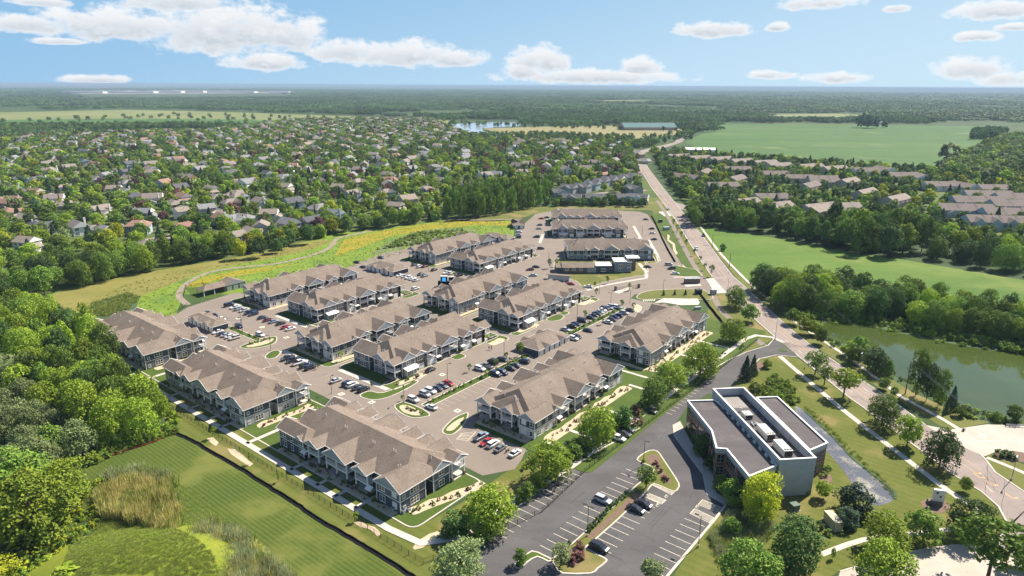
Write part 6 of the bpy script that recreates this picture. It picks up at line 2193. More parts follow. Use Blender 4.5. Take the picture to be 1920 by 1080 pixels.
def big_shed(u, v, L, W, h, ang, wall, roof, name, label, cat):
    c = G(u, v)
    o = thing(name, (c.x, c.y, .1), ang, label, cat)
    w = MB()
    w.box(-L / 2, L / 2, -W / 2, W / 2, 0, h)
    w.build('wall', [wall], o)
    r = MB()
    r.hip(-L / 2 - .5, L / 2 + .5, -W / 2 - .5, W / 2 + .5, h, h + W * .16, 'x', 0, 0)
    r.build('roof', [roof, wall], o)
    d = MB()
    for k in range(3):
        d.box(-L / 2 + (k + .5) * L / 3 - 1.8, -L / 2 + (k + .5) * L / 3 + 1.8, -W / 2 - .12, -W / 2, 0, h * .75, 0, True)
    d.build('door', ['grey_box'], o)
    HOUSES.append((c.x, c.y, L * .6))


big_shed(1312, 287, 46, 17, 6, R(-8), 'wall_white', 'white_roof', 'farm_shed', 'long white farm shed at the near corner of the big field', 'shed')
plain('teal_roof', (0.13, 0.20, 0.19), .9, .05)
big_shed(1214, 243, 130, 60, 7, R(4), 'wall_tan', 'teal_roof', 'school_building', 'wide teal-roofed school-like building beyond the suburb, by the dry field', 'building')
r_ = random.Random(5)
fb = []
for (u, v, L, W, h) in [(160, 175, 420, 90, 18), (215, 174, 420, 120, 20), (262, 174.5, 360, 120, 18), (310, 174, 400, 120, 20), (355, 173.5, 380, 120, 20), (400, 173.5, 380, 100, 18), (450, 174, 400, 100, 18), (525, 174, 240, 80, 16)]:
    c = G(u, v)
    o = thing('warehouse', (c.x, c.y, 0), R(r_.uniform(-4, 4)), '', 'warehouse', 'far white warehouses under the horizon')
    b = MB()
    b.box(-L / 2, L / 2, -W / 2, W / 2, 0, h)
    b.build('wall', ['wall_white'], o)
    b = MB()
    b.box(-L / 2 - 1, L / 2 + 1, -W / 2 - 1, W / 2 + 1, h, h + 2)
    b.build('roof', ['white_roof'], o)
    fb.append((o, 'long white warehouse', 'far off under the left horizon', u))
for (u, v, L, W, h) in [(1395, 226, 46, 20, 7), (1420, 224, 40, 18, 7), (1447, 223, 30, 16, 9), (1490, 225, 34, 16, 7), (1527, 224.5, 30, 16, 8), (1645, 233, 26, 12, 5)]:
    c = G(u, v)
    o = thing('farm_building', (c.x, c.y, 0), R(r_.uniform(-6, 10)), '', 'farm building', 'farm buildings beyond the big field')
    b = MB()
    b.box(-L / 2, L / 2, -W / 2, W / 2, 0, h)
    b.build('wall', ['wall_white'], o)
    b = MB()
    b.hip(-L / 2 - .6, L / 2 + .6, -W / 2 - .6, W / 2 + .6, h, h + 4, 'x', 0, 0)
    b.build('roof', ['tiles_grey', 'wall_white'], o)
    fb.append((o, 'pale farm building', 'beyond the big field', u))
for (u, v, h) in [(272, 164.5, 46), (163, 163.8, 40), (300, 164, 36)]:
    c = G(u, v + 1.2)
    o = thing('water_tower', (c.x, c.y, 0), 0, '', 'water tower', 'far water towers')
    b = MB()
    b.tube([(0, 0, 0), (0, 0, h)], 3.5, 8)
    b.build('shaft', ['wall_white'], o)
    b = MB()
    b.ball((0, 0, h), 12, 12, 8, 10, 6)
    b.build('tank', ['wall_white'], o)
    fb.append((o, 'tiny white water tower', 'on the left horizon', u))
give_labels(fb)
# ------------------------------------------------------------------ plants: shared crowns and trunks, unit size (1 wide, 1 high)
def leaf_quad(mb, c, nrm, s, r):
    n = Vector(nrm)
    n = (n * .8 + Vector((r.gauss(0, 1), r.gauss(0, 1), r.gauss(0, 1))).normalized() * .8)
    n.z += .2
    n = n.normalized() if n.length > 1e-6 else Vector((0, 0, 1))
    u = n.cross(Vector((r.gauss(0, 1), r.gauss(0, 1), r.gauss(0, 1)))).normalized()
    w = n.cross(u)
    a, b = s * r.uniform(.6, 1.25), s * r.uniform(.45, .9)
    i = len(mb.v)
    bend = n * s * .22
    mb.v += [tuple(c - u * a), tuple(c - w * b + bend), tuple(c + u * a * r.uniform(.7, 1.2)), tuple(c + w * b + bend)]
    mb.f.append((i, i + 1, i + 2, i + 3))
    mb.m.append(0)


def crown(seed, n, size, lobes, z0, z1, shape='round', squash=1.0, gap=0.0):
    r = random.Random(seed)
    L = []
    zc, hz = (z0 + z1) / 2, (z1 - z0) / 2
    tries = 0
    while len(L) < lobes and tries < 4000:
        tries += 1
        t = r.uniform(-1, 1)
        prof = {'round': math.sqrt(max(0, 1 - t * t)), 'oval': math.sqrt(max(0, 1 - t * t)) * (1 - .25 * t), 'tall': (1 - abs(t) ** 2.5) ** .7, 'flat': (1 - max(0, -t) ** 1.5) * math.sqrt(max(0, 1 - max(0, t) ** 2)), 'dome': math.sqrt(max(0, 1 - max(0, t) ** 2))}[shape]
        a = r.uniform(0, 2 * math.pi)
        rad = prof * .36 * math.sqrt(r.uniform(.25, 1))
        c = Vector((rad * math.cos(a), rad * math.sin(a), zc + t * hz * .82))
        rr = r.uniform(.10, .19) * (1.0 if shape != 'tall' else .9)
        if any((c - q).length < .125 for q, _ in L):
            continue
        L.append((c, rr))
    mb = MB()
    per = n // max(1, len(L))
    for (c, rr) in L:
        k = 0
        guard = 0
        while k < per and guard < per * 4:
            guard += 1
            d = Vector((r.gauss(0, 1), r.gauss(0, 1), r.gauss(0, 1) + .25)).normalized()
            if d.z < -.35:
                continue
            q = c + Vector((d.x * rr, d.y * rr, d.z * rr * squash)) * (r.uniform(.74, 1.08) if r.random() < .92 else r.uniform(1.1, 1.4))
            if sum(1 for cc_, r2 in L if (q - cc_).length < r2 * .72) and r.random() < .85:
                continue
            if q.z < z0 * .8:
                continue
            leaf_quad(mb, q, d, size, r)
            k += 1
    return mb


def trunk(seed, top, limbs=5, w=.028):
    r = random.Random(seed)
    mb = MB()
    mb.tube([(0, 0, 0), (r.uniform(-.01, .01), r.uniform(-.01, .01), top * .5), (r.uniform(-.02, .02), r.uniform(-.02, .02), top * .95)], [w, w * .75, w * .45], 6)
    for k in range(limbs):
        a = 2 * math.pi * k / limbs + r.uniform(-.4, .4)
        z = top * r.uniform(.32, .62)
        mb.tube([(0, 0, z), (.14 * math.cos(a), .14 * math.sin(a), z + top * .18), (.28 * math.cos(a), .28 * math.sin(a), z + top * r.uniform(.28, .4))], [w * .5, w * .35, w * .15], 5, 0, False)
    return mb


def spruce(seed, n, size):
    r = random.Random(seed)
    mb = MB()
    for k in range(n):
        t = r.random() ** .75
        z = .06 + .93 * (1 - t)
        lay = math.sin((z * 34) + seed) * .06
        rad = (.03 + .47 * t) * (1 + lay) * r.uniform(.55, 1.05)
        a = r.uniform(0, 2 * math.pi)
        rad *= 1 + .12 * math.sin(a * 5 + z * 9)
        leaf_quad(mb, Vector((rad * math.cos(a), rad * math.sin(a), z - rad * .14)), Vector((math.cos(a), math.sin(a), .5)), size, r)
    return mb


def blades(seed, n, lean, wide):
    r = random.Random(seed)
    mb = MB()
    for k in range(n):
        a, q = r.uniform(0, 6.283), math.sqrt(r.random()) * .5
        x, y = q * math.cos(a), q * math.sin(a)
        b = r.uniform(0, 6.283)
        dx, dy = math.cos(b), math.sin(b)
        h = r.uniform(.55, 1.0)
        lx, ly = r.gauss(0, lean), r.gauss(0, lean)
        i = len(mb.v)
        mb.v += [(x - dx * wide, y - dy * wide, 0), (x + dx * wide, y + dy * wide, 0), (x + lx * .4 + dx * wide, y + ly * .4 + dy * wide, h * .6), (x + lx, y + ly, h), (x + lx * .4 - dx * wide, y + ly * .4 - dy * wide, h * .6)]
        mb.f.append((i, i + 1, i + 2, i + 3, i + 4))
        mb.m.append(0)
    return mb


def bare_crown(seed):
    r = random.Random(seed)
    mb = MB()

    def grow(p, d, L, w, k):
        q = p + d * L
        mb.tube([p, p.lerp(q, .5) + Vector((r.uniform(-.01, .01), r.uniform(-.01, .01), 0)), q], [w, w * .8, w * .55], 4, 0, False)
        if k:
            for _ in range(3 if k > 1 else 4):
                e = (d + Vector((r.gauss(0, .5), r.gauss(0, .5), r.uniform(-.05, .5)))).normalized()
                grow(q, e, L * r.uniform(.55, .8), w * .55, k - 1)
    for _ in range(4):
        grow(Vector((0, 0, .3)), Vector((r.gauss(0, .5), r.gauss(0, .5), 1)).normalized(), .24, .014, 3)
    return mb


PROTO = {}
for nm, args in dict(
        round=[(s, 2000, .040, 24, .16, 1.0, q) for s, q in ((1, 'round'), (2, 'oval'), (3, 'round'), (61, 'flat'), (62, 'dome'))], oval=[(s, 1900, .040, 26, .14, 1.0, 'oval') for s in (4, 5)],
        loose=[(s, 1500, .036, 22, .30, 1.0, 'flat') for s in (6, 7)], tall=[(s, 2600, .030, 38, .06, 1.0, 'tall') for s in (8, 9)],
        bushy=[(s, 2000, .042, 26, .0, 1.0, q) for s, q in ((10, 'dome'), (11, 'round'), (12, 'dome'), (63, 'oval'), (64, 'dome'))], shrub=[(s, 420, .075, 10, .0, 1.0, 'dome') for s in (13, 14)], sapling=[(15, 300, .06, 9, .3, 1.0, 'round')],
        far=[(s, 420, .080, 15, .08, 1.0, 'round') for s in (16, 17, 18)], farbush=[(s, 420, .085, 15, .0, 1.0, 'dome') for s in (19, 20)]).items():
    PROTO[nm] = []
    for a in args:
        cm = crown(*a).mesh('crown', ['leaf_green'])
        tm = trunk(a[0], .8 if nm != 'loose' else .9, 6 if nm in ('loose',) else 4, .03 if nm not in ('tall',) else .022).mesh('trunk', ['bark'])
        PROTO[nm].append((cm, tm))
PROTO['big'] = [(crown(s, 4600, .026, 40, .04, 1.0, 'dome').mesh('crown', ['leaf_green']), trunk(s, .8, 5, .028).mesh('trunk', ['bark'])) for s in (51, 52)]
PROTO['spruce'] = [(spruce(s, 2200, .036).mesh('crown', ['needle']), trunk(s, .9, 0, .03).mesh('trunk', ['bark'])) for s in (31, 32)]
PROTO['farspruce'] = [(spruce(33, 350, .09).mesh('crown', ['needle']), trunk(33, .9, 0, .03).mesh('trunk', ['bark']))]
PROTO['bare'] = [(bare_crown(41).mesh('crown', ['bark']), trunk(41, .5, 3, .025).mesh('trunk', ['bark']))]
RATIO = dict(round=.88, oval=1.12, loose=.85, tall=2.2, bushy=.85, shrub=.8, sapling=1.5, spruce=1.9, bare=1.2)
TREES = []


def tree(u, v, wpx, kind, lf, place, h=None, w=None):
    c = G(u, v)
    d = proj(c.x, c.y, 3)[2]
    w_ = w or wpx * d / FPX
    TREES.append(dict(x=c.x, y=c.y, w=w_, h=h or w_ * RATIO[kind], kind=kind, leaf=lf, place=place, d=d, u=u))


ROADVIEW = GP([(1180, 278), (1216, 278), (1252, 342), (1302, 402), (1222, 402), (1200, 350)])


def scatter(px, spacing, wr, hr_, kinds, leaves, place, seed, base=0.0, avoid=0.0, fixed=False, limit=100000):
    poly = GP(px)
    r = random.Random(seed)
    xs, ys = [p[0] for p in poly], [p[1] for p in poly]
    grid = {}
    area = (max(xs) - min(xs)) * (max(ys) - min(ys))
    n = 0
    for _ in range(int(area / spacing ** 2 * 4)):
        x, y = r.uniform(min(xs), max(xs)), r.uniform(min(ys), max(ys))
        if not inside(x, y, poly):
            continue
        k = (int(x // spacing), int(y // spacing))
        if any((x - a) ** 2 + (y - b) ** 2 < spacing ** 2 for i in (-1, 0, 1) for j in (-1, 0, 1) for a, b in grid.get((k[0] + i, k[1] + j), [])):
            continue
        if avoid and not clear(x, y, avoid, r):
            continue
        if inside(x, y, ROADVIEW):
            continue
        grid.setdefault(k, []).append((x, y))
        u, v, d = proj(x, y, 0)
        if u < -130 or u > 2050 or v > 1230:
            continue
        w_ = r.uniform(*wr)
        kd_ = r.choice(kinds)
        TREES.append(dict(x=x, y=y, w=w_, h=(w_ * RATIO[kd_] if not hr_ else r.uniform(*hr_)), kind=kd_, leaf=r.choice(leaves), place=place, d=d, u=u))
        n += 1
        if n >= limit:
            break
    return n


HG = {}
for (hx, hy, hrad) in HOUSES:
    HG.setdefault((int(hx // 40), int(hy // 40)), []).append((hx, hy, hrad))


def clear(x, y, pad_, r):
    """false inside a house, and mostly false just in front of one (front yards and streets stay open)"""
    k = (int(x // 40), int(y // 40))
    for i in (-1, 0, 1):
        for j in (-1, 0, 1):
            for (hx, hy, hrad) in HG.get((k[0] + i, k[1] + j), []):
                dx, dy = x - hx, y - hy
                if dx * dx + dy * dy < (hrad + pad_) ** 2:
                    return False
                L = math.hypot(hx, hy)
                fwd = -(dx * hx + dy * hy) / L
                lat = abs(dx * hy - dy * hx) / L
                if 0 < fwd < 26 and lat < hrad + 1 and r.random() < .64:
                    return False
    return True


G_, D_, B_, Y_, W_ = 'leaf_green', 'leaf_dark', 'leaf_bright', 'leaf_yellow', 'leaf_grey'
# trees one can point to, from their feet in the photograph: u, v, crown width in photo pixels
for (u, v, w, k, l, p) in [
        # beside the avenue
        (1379, 576, 46, 'round', G_, 'by the cycle path bend near the concrete apron'), (1404, 603, 38, 'round', G_, 'on the avenue verge right of the pool'), (1373, 640, 52, 'bushy', B_, 'beside the dog lawn at the drive corner'),
        (1441, 570, 16, 'loose', W_, 'at the left end of the pond belt, by the avenue'), (1460, 586, 27, 'loose', W_, 'on the right verge of the avenue before the pond belt'), (1487, 608, 33, 'round', G_, 'on the right verge of the avenue by the pond corner'),
        (1511, 627, 36, 'round', B_, 'on the right verge of the avenue left of the pond'), (1527, 628, 28, 'round', B_, 'at the pond corner beside the footway'), (1537, 645, 28, 'oval', G_, 'at the near corner of the pond'),
        (1528, 702, 52, 'loose', G_, 'on the avenue verge right of the office drive'), (1545, 722, 46, 'loose', G_, 'on the avenue verge, its shadow over the white footway'), (1581, 745, 66, 'loose', B_, 'on the avenue verge, spreading over the footway'),
        (1655, 730, 27, 'round', G_, 'small on the far verge of the avenue'), (1675, 744, 18, 'oval', G_, 'small on the far verge, by the tall utility pole'), (1652, 799, 72, 'round', G_, 'on the avenue verge behind the creek'), (1700, 838, 56, 'oval', B_, 'on the avenue verge, pale and vase-shaped'),
        (1760, 878, 70, 'oval', D_, 'on the avenue verge left of the plaza'), (1809, 922, 27, 'oval', B_, 'small by the end of the white footway'),
        # pondside
        (1590, 668, 34, 'bushy', B_, 'on the pond edge, left of the cluster'), (1610, 662, 38, 'bushy', G_, 'on the pond edge behind the street lamp'), (1602, 680, 40, 'bushy', G_, 'on the pond edge in front of the cluster'), (1640, 698, 56, 'bushy', D_, 'on the pond edge, the widest bush'), (1663, 706, 26, 'bare', 'bark', 'leaning over the pond'),
        (1716, 742, 42, 'tall', G_, 'beside the tall utility pole'), (1736, 752, 34, 'tall', D_, 'in the clump right of the tall utility pole'), (1758, 762, 34, 'tall', G_, 'in the clump before the spruce'), (1783, 768, 26, 'spruce', 'needle', 'at the pond edge, dark and pointed'), (1797, 781, 24, 'bushy', G_, 'at the right foot of the spruce'),
        (1868, 789, 22, 'bushy', G_, 'by the pond left of the guard rail'), (1901, 789, 34, 'round', G_, 'by the guard rail'),
        # lower right lawn
        (1599, 962, 66, 'bushy', 'needle', 'pine-dark behind the generator'), (1588, 988, 46, 'bushy', 'needle', 'pine-dark, lower of the pair by the generator'), (1657, 1032, 88, 'round', B_, 'on the lawn by the pale driveway'), (1730, 1014, 66, 'round', G_, 'on the lawn before the white slab sign'),
        (1815, 1006, 88, 'round', D_, 'beside the end of the white footway, lower right'), (1850, 1092, 150, 'loose', G_, 'over the pale driveway at the bottom'), (1925, 1072, 80, 'round', G_, 'at the lower right corner'), (1655, 1106, 120, 'bushy', B_, 'at the bottom edge by the pale driveway'),
        (1484, 1062, 118, 'bushy', D_, 'dark and wide near the bottom, right of the cattails'), (1405, 1106, 118, 'bushy', G_, 'at the bottom edge right of the office car park'), (1542, 934, 32, 'oval', B_, 'at the right foot of the penthouse wall'), (1561, 1048, 11, 'tall', G_, 'tiny by the lower footway'),
        (1426, 970, 84, 'oval', Y_, 'golden at the front corner of the office'), (1372, 942, 54, 'bushy', G_, 'at the office entrance beside the golden tree'), (1352, 918, 36, 'bushy', G_, 'at the left wall of the office'), (1318, 850, 44, 'bushy', D_, 'dark against the office window wall'), (1305, 815, 34, 'bushy', D_, 'dark at the left end of the office window wall'), (1334, 880, 34, 'bushy', D_, 'dark at the office recess'),
        (1452, 790, 24, 'bushy', B_, 'behind the right office roof') , (1486, 806, 30, 'bushy', B_, 'bright by the creek head'), (1397, 712, 26, 'spruce', 'needle', 'left of the blue spruce pair'), (1411, 703, 22, 'spruce', 'needle', 'right of the blue spruce pair'), (1438, 690, 20, 'bushy', B_, 'small and clipped in the bark bed'), (1415, 742, 30, 'bushy', G_, 'behind the office penthouse'), (1372, 1000, 40, 'bushy', G_, 'by the cattail patch'),
        # office car park
        (1211, 916, 50, 'loose', G_, 'on the teardrop island of the office car park'), (1051, 1062, 50, 'loose', W_, 'on the lower divider of the office car park'), (1222, 1090, 54, 'round', W_, 'at the bottom edge of the office car park'), (976, 1060, 30, 'bare', 'bark', 'leafless on the small island at the bottom'),
        # row between the blocks and the office car park
        (862, 1100, 112, 'round', W_, 'lowest in the row by the office car park'), (857, 1004, 58, 'bushy', D_, 'dark in the row, before the fence corner'), (918, 992, 100, 'round', B_, 'in the row before the dark slate block'), (1030, 900, 88, 'round', B_, 'in the row below the pale block'), (1120, 832, 84, 'round', B_, 'in the row above the shaded cars'), (1165, 802, 50, 'bushy', D_, 'dark in the row by the brown shrubs'),
        (1224, 758, 62, 'round', G_, 'in the row beside the upper stalls'), (1256, 730, 62, 'round', B_, 'in the row right of the pale block'), (1312, 706, 74, 'round', B_, 'highest in the row, by the curved walk'), (985, 935, 40, 'bushy', G_, 'low in the hedge of the row'), (1075, 860, 36, 'bushy', G_, 'low between two big trees of the row')]:
    tree(u, v, w, k, l, p)
SP = 'young thin tree'
for (u, v, w, p) in [(640, 678, 14, 'at the corner of the block with the white pickup'), (596, 692, 8, 'at the end of the pickup row'), (697, 728, 9, 'by the corner awning'), (880, 698, 11, 'at the planted strip, lower end'), (930, 688, 11, 'on the strip among parked cars'), (912, 708, 11, 'on the near edge of the strip'), (755, 752, 8, 'beside the lamp post by the gravel bed'), (974, 668, 18, 'at the end wall of the garage row'), (950, 676, 11, 'on the strip before the garage row'),
                     (1096, 598, 11, 'in the packed car row'), (1130, 608, 11, 'on the strip by the packed row'), (1165, 578, 11, 'at the strip end, left one'), (1188, 582, 10, 'at the strip end, right one'), (1118, 555, 10, 'by the entrance bend'), (522, 904, 13, 'on the verge above the silt fence, at a gravel spot'), (669, 978, 14, 'on the verge by the lower gravel crescent'), (471, 870, 13, 'on the verge by the upper gravel crescent'), (403, 822, 16, 'on the verge near the tree mass'), (1138, 532, 10, 'on the clubhouse lawn'), (1115, 540, 8, 'on the clubhouse lawn edge'),
                     (1030, 503, 12, 'left of the clubhouse'), (1180, 545, 10, 'by the gate pier'), (568, 692, 8, 'in the car row shade'), (578, 618, 9, 'by the white awning of the west lot'), (1044, 500, 10, 'behind the clubhouse wall'), (852, 522, 8, 'near the lit screen')]:
    tree(u, v, w, 'sapling', B_ if w > 12 else G_, p)
for i, (u, v) in enumerate([(1262, 424), (1270, 434), (1278, 447), (1287, 462), (1302, 480), (1312, 493), (1322, 507), (1333, 519)]):
    tree(u, v, 9 if i != 7 else 15, 'sapling', G_, 'on the strip beside the cycle path')
for (u, v) in [(1244, 554), (1265, 553), (1285, 553)]:
    tree(u, v, 6, 'spruce', 'needle', 'by the pool lawn')
for (u, v, w, k, l, p) in [(1355, 470, 15, 'bushy', D_, 'single by the footway along the green field'), (1293, 405, 30, 'round', D_, 'at the head of the tree belt by the avenue turning'), (1340, 300, 16, 'round', D_, 'by the white farm shed'), (1622, 240, 34, 'bushy', D_, 'in the middle of the big farm field, left one'), (1635, 240, 26, 'bushy', D_, 'in the middle of the big farm field, right one'), (1658, 239, 14, 'bushy', D_, 'single in the farm field by the small shed'), (1775, 305, 40, 'round', W_, 'at the right end of the farm field')]:
    tree(u, v, w, k, l, p)
# masses of trees
scatter([(10, 592), (84, 596), (148, 626), (196, 676), (238, 726), (300, 786), (305, 810), (240, 832), (170, 858), (150, 840), (60, 700), (-40, 640), (-40, 590)], 7.0, (9, 13), (11, 17), ['round', 'bushy', 'oval', 'bushy', 'tall'], [G_, B_, B_, D_, B_, G_, B_], 'in the thick mass at the left edge', 101)
scatter([(-60, 650), (60, 700), (150, 840), (165, 870), (60, 860), (-60, 800)], 7.5, (9, 12), (8, 12), ['bushy', 'bushy', 'round'], [B_, W_, W_, G_], 'in the pale lower left mass', 102)
scatter([(-60, 540), (60, 525), (250, 495), (380, 476), (430, 470), (436, 480), (396, 492), (325, 500), (250, 518), (177, 534), (108, 548), (30, 572), (-60, 600)], 8.0, (9, 13), (11, 17), ['round', 'bushy', 'tall', 'oval'], [G_, D_, G_, B_], 'in the belt left of the meadow', 103)
scatter([(440, 478), (560, 450), (640, 432), (760, 415), (820, 408), (825, 414), (730, 428), (640, 440), (520, 476), (450, 492)], 8.5, (8, 12), (8, 13), ['round', 'bushy', 'oval'], [G_, D_, G_, Y_], 'along the path behind the meadow', 104)
scatter([(838, 412), (880, 412), (1000, 392), (1032, 376), (1030, 360), (990, 366), (850, 384), (836, 396)], 6.5, (7, 9), (17, 22), ['tall', 'tall', 'bushy'], [G_, G_, B_], 'in the tall poplar grove behind the meadow', 105)
scatter([(1020, 388), (1090, 386), (1225, 390), (1232, 383), (1160, 379), (1060, 380), (1024, 380)], 6.0, (7, 9), (6, 8.5), ['bushy', 'bushy', 'round'], [D_, G_, D_], 'in the dark hedge beyond the far blocks', 106)
scatter([(1300, 425), (1330, 424), (1450, 440), (1560, 462), (1600, 462), (1560, 440), (1440, 412), (1330, 396), (1290, 400)], 7.5, (10, 14), (12, 17), ['bushy', 'round', 'round'], [G_, D_, D_, G_], 'in the belt above the green field', 107)
scatter([(1560, 466), (1650, 482), (1735, 480), (1730, 450), (1640, 440), (1560, 436)], 9.5, (13, 18), (18, 26), ['bushy', 'round', 'oval'], [G_, B_, G_, D_], 'among the huge trees above the green field', 108)
scatter([(1735, 482), (1800, 496), (1960, 520), (1960, 478), (1850, 462), (1740, 455)], 9.0, (11, 15), (12, 17), ['bushy', 'round', 'oval'], [G_, G_, B_, D_], 'at the right end of the field belt', 109)
scatter([(1425, 545), (1450, 540), (1640, 560), (1790, 590), (1960, 625), (1960, 655), (1860, 640), (1740, 622), (1640, 600), (1560, 592), (1500, 594), (1450, 570)], 6.4, (10, 14), (11, 16), ['bushy', 'round', 'oval', 'bushy'], [G_, D_, G_, B_], 'in the dark belt beyond the pond', 110)
scatter([(1740, 330), (1800, 300), (1870, 262), (1990, 250), (1990, 340), (1900, 345), (1850, 340)], 12, (12, 18), (11, 16), ['bushy', 'round'], [G_, G_, B_, W_], 'in the wood at the right end of the farm field', 111)
scatter([(1820, 262), (1860, 262), (1890, 248), (1850, 246), (1825, 250)], 12, (13, 17), (13, 16), ['bushy'], [D_], 'in the dark copse at the far right of the farm field', 112)
tree(70, 1010, 0, 'bushy', B_, 'biggest and darkest in the lower left corner', 17, 22)
tree(20, 960, 0, 'bushy', G_, 'left of the biggest, lower left corner', 16, 20)
tree(125, 950, 0, 'bushy', B_, 'right shoulder of the lower left mass', 13, 15)
tree(60, 900, 0, 'bushy', W_, 'behind the biggest, lower left corner', 12, 17)
tree(-20, 1090, 0, 'bushy', Y_, 'bright at the very corner, lower left', 5, 12)
tree(185, 1085, 0, 'shrub', Y_, 'low and bright on the mound', 4, 9)
tree(120, 1100, 0, 'shrub', B_, 'low at the bottom edge, left', 5, 10)
n0 = len(TREES)
# suburb
scatter(SUBURB_PX, 10.6, (8.5, 13.5), None, ['round', 'round', 'oval', 'bushy', 'bushy', 'round', 'round', 'bushy', 'spruce'], [G_, G_, G_, D_, B_, B_, B_, Y_, G_, G_, W_, D_, D_, G_, B_, B_, G_, G_, B_, 'purple_leaf'], 'SUB', 120, avoid=1.2)
scatter([(-120, 272), (0, 258), (120, 246), (440, 241), (450, 236), (250, 236), (0, 238), (-120, 245)], 12, (12, 16), (10, 14), ['bushy', 'round'], [D_, G_, D_], 'BELT', 121)
scatter(TOWN_PX, 10.5, (8, 12.5), None, ['round', 'oval', 'bushy', 'bushy', 'round', 'spruce'], [G_, D_, D_, G_, B_, Y_, D_], 'TOWN', 122, avoid=.6)
scatter([(1205, 282), (1190, 290), (1216, 345), (1190, 330), (1150, 290), (1170, 268), (1240, 268)], 9, (9, 13), (9, 12), ['bushy', 'round'], [G_, D_], 'TOWN', 123)
scatter([(1255, 380), (1222, 318), (1230, 290), (1290, 300), (1300, 370)], 9, (8, 12), (8, 12), ['bushy', 'round'], [G_, D_], 'TOWN', 124, avoid=.6)
scatter([(860, 262), (1000, 262), (1180, 268), (1190, 258), (1000, 252), (880, 254)], 13, (9, 13), (8, 11), ['bushy', 'round'], [D_, G_], 'BELT', 125)
scatter([(830, 236), (1290, 246), (1300, 262), (1240, 270), (1190, 262), (1280, 250), (1160, 238), (990, 236), (850, 230)], 26, (9, 13), (8, 12), ['bushy', 'round'], [D_, G_], 'BELT', 126)
scatter([(0, 228), (300, 214), (850, 226), (850, 234), (560, 240), (300, 222), (0, 234)], 55, (10, 15), (8, 12), ['bushy'], [D_, G_], 'BELT', 127)
scatter([(1275, 262), (1310, 250), (1352, 234), (1340, 230), (1290, 246), (1265, 258)], 17, (9, 12), (8, 10), ['round', 'bushy'], [G_, D_], 'BELT', 128)
for t in TREES[n0:]:
    if t['place'] in ('SUB', 'TOWN'):
        t['h'] = min(t['h'], r_.uniform(9.5, 12.5))
        if t['kind'] == 'spruce':
            t['w'] *= .7
for t in TREES:
    t['size'] = t['w'] * t['h'] / t['d'] ** 2
named = sorted([t for t in TREES[:n0]], key=lambda t: -t['size'])
rest = sorted(TREES[n0:], key=lambda t: -t['size'])
chosen = sorted(TREES, key=lambda t: -(t['size'] * (1 if t['place'] not in ('SUB', 'TOWN', 'BELT') else .6) + (1 if (t['kind'] == 'sapling' or t['kind'] == 'spruce' and t['place'] not in ('SUB', 'TOWN')) else 0)))[:300]
print('trees', len(TREES), 'named', len(named), 'rest', len(rest))
LOOK = dict(round='round', oval='oval', loose='open airy', tall='tall narrow', bushy='bushy', shrub='low shrubby', sapling='young thin', spruce='pointed', bare='bare')
LCOL = {G_: 'green', D_: 'dark green', B_: 'bright green', Y_: 'yellow-green', W_: 'grey-green', 'needle': 'blue-green', 'purple_leaf': 'purple', 'bark': 'brown'}
tree_items = []
r = random.Random(77)
LAND = [(300, 470, 'behind the left belt by the suburb street'), (470, 455, 'near the first houses above the path'), (600, 430, 'among the nearest suburb houses'), (760, 400, 'left of the poplar grove'), (60, 500, 'at the left edge of the suburb'), (180, 440, 'in the suburb above the left belt'),
        (60, 400, 'in the upper left of the suburb'), (350, 400, 'in the left suburb, middle rows'), (600, 370, 'in the middle suburb rows'), (1100, 345, 'behind the new houses'), (1290, 350, 'right of the avenue among townhouses'), (1450, 400, 'among townhouses above the belt'), (1650, 400, 'among townhouses above the huge trees'), (1800, 420, 'by the broad brown roofs at the right'), (1500, 350, 'in the middle of the townhouses'), (1230, 320, 'by the far avenue')]


def tree_thing(t):
    cm, tm = r.choice(PROTO['big' if t['w'] > 10 and t['d'] < 420 and t['kind'] in ('bushy', 'round', 'oval') else t['kind']])
    nm = {'spruce': 'conifer_tree', 'shrub': 'shrub', 'bare': 'bare_tree', 'sapling': 'young_tree', 'tall': 'poplar_tree'}.get(t['kind'], 'broadleaf_tree')
    place = t['place']
    if place in ('SUB', 'TOWN', 'BELT'):
        u, v, d = proj(t['x'], t['y'], 3)
        place = min(LAND, key=lambda q: (q[0] - u) ** 2 + (q[1] - v) ** 2 * 4)[2]
    look = f"{LOOK[t['kind']]} {LCOL[t['leaf']]} {'conifer' if t['kind'] == 'spruce' else 'tree'}"
    o = thing(nm, (t['x'], t['y'], 0), r.uniform(0, 6.28), look, 'tree', 'trees round the apartment grounds' if t['place'] not in ('SUB', 'TOWN', 'BELT') else 'trees between the houses')
    c = inst('crown', cm, o, (0, 0, 0), 0, (t['w'] * r.uniform(.9, 1.15), t['w'] * r.uniform(.82, 1.1), t['h']))
    if t['leaf'] not in ('leaf_green', 'bark') and t['kind'] != 'bare':
        recolour(c, 0, t['leaf'])
    inst('trunk', tm, o, (0, 0, 0), 0, (t['w'] * (.8 if t['kind'] != 'sapling' else .6), t['w'] * (.8 if t['kind'] != 'sapling' else .6), t['h']))
    tree_items.append((o, look, place, t['u']))


ids = {id(t) for t in chosen}
for t in chosen:
    tree_thing(t)
give_labels(tree_items)


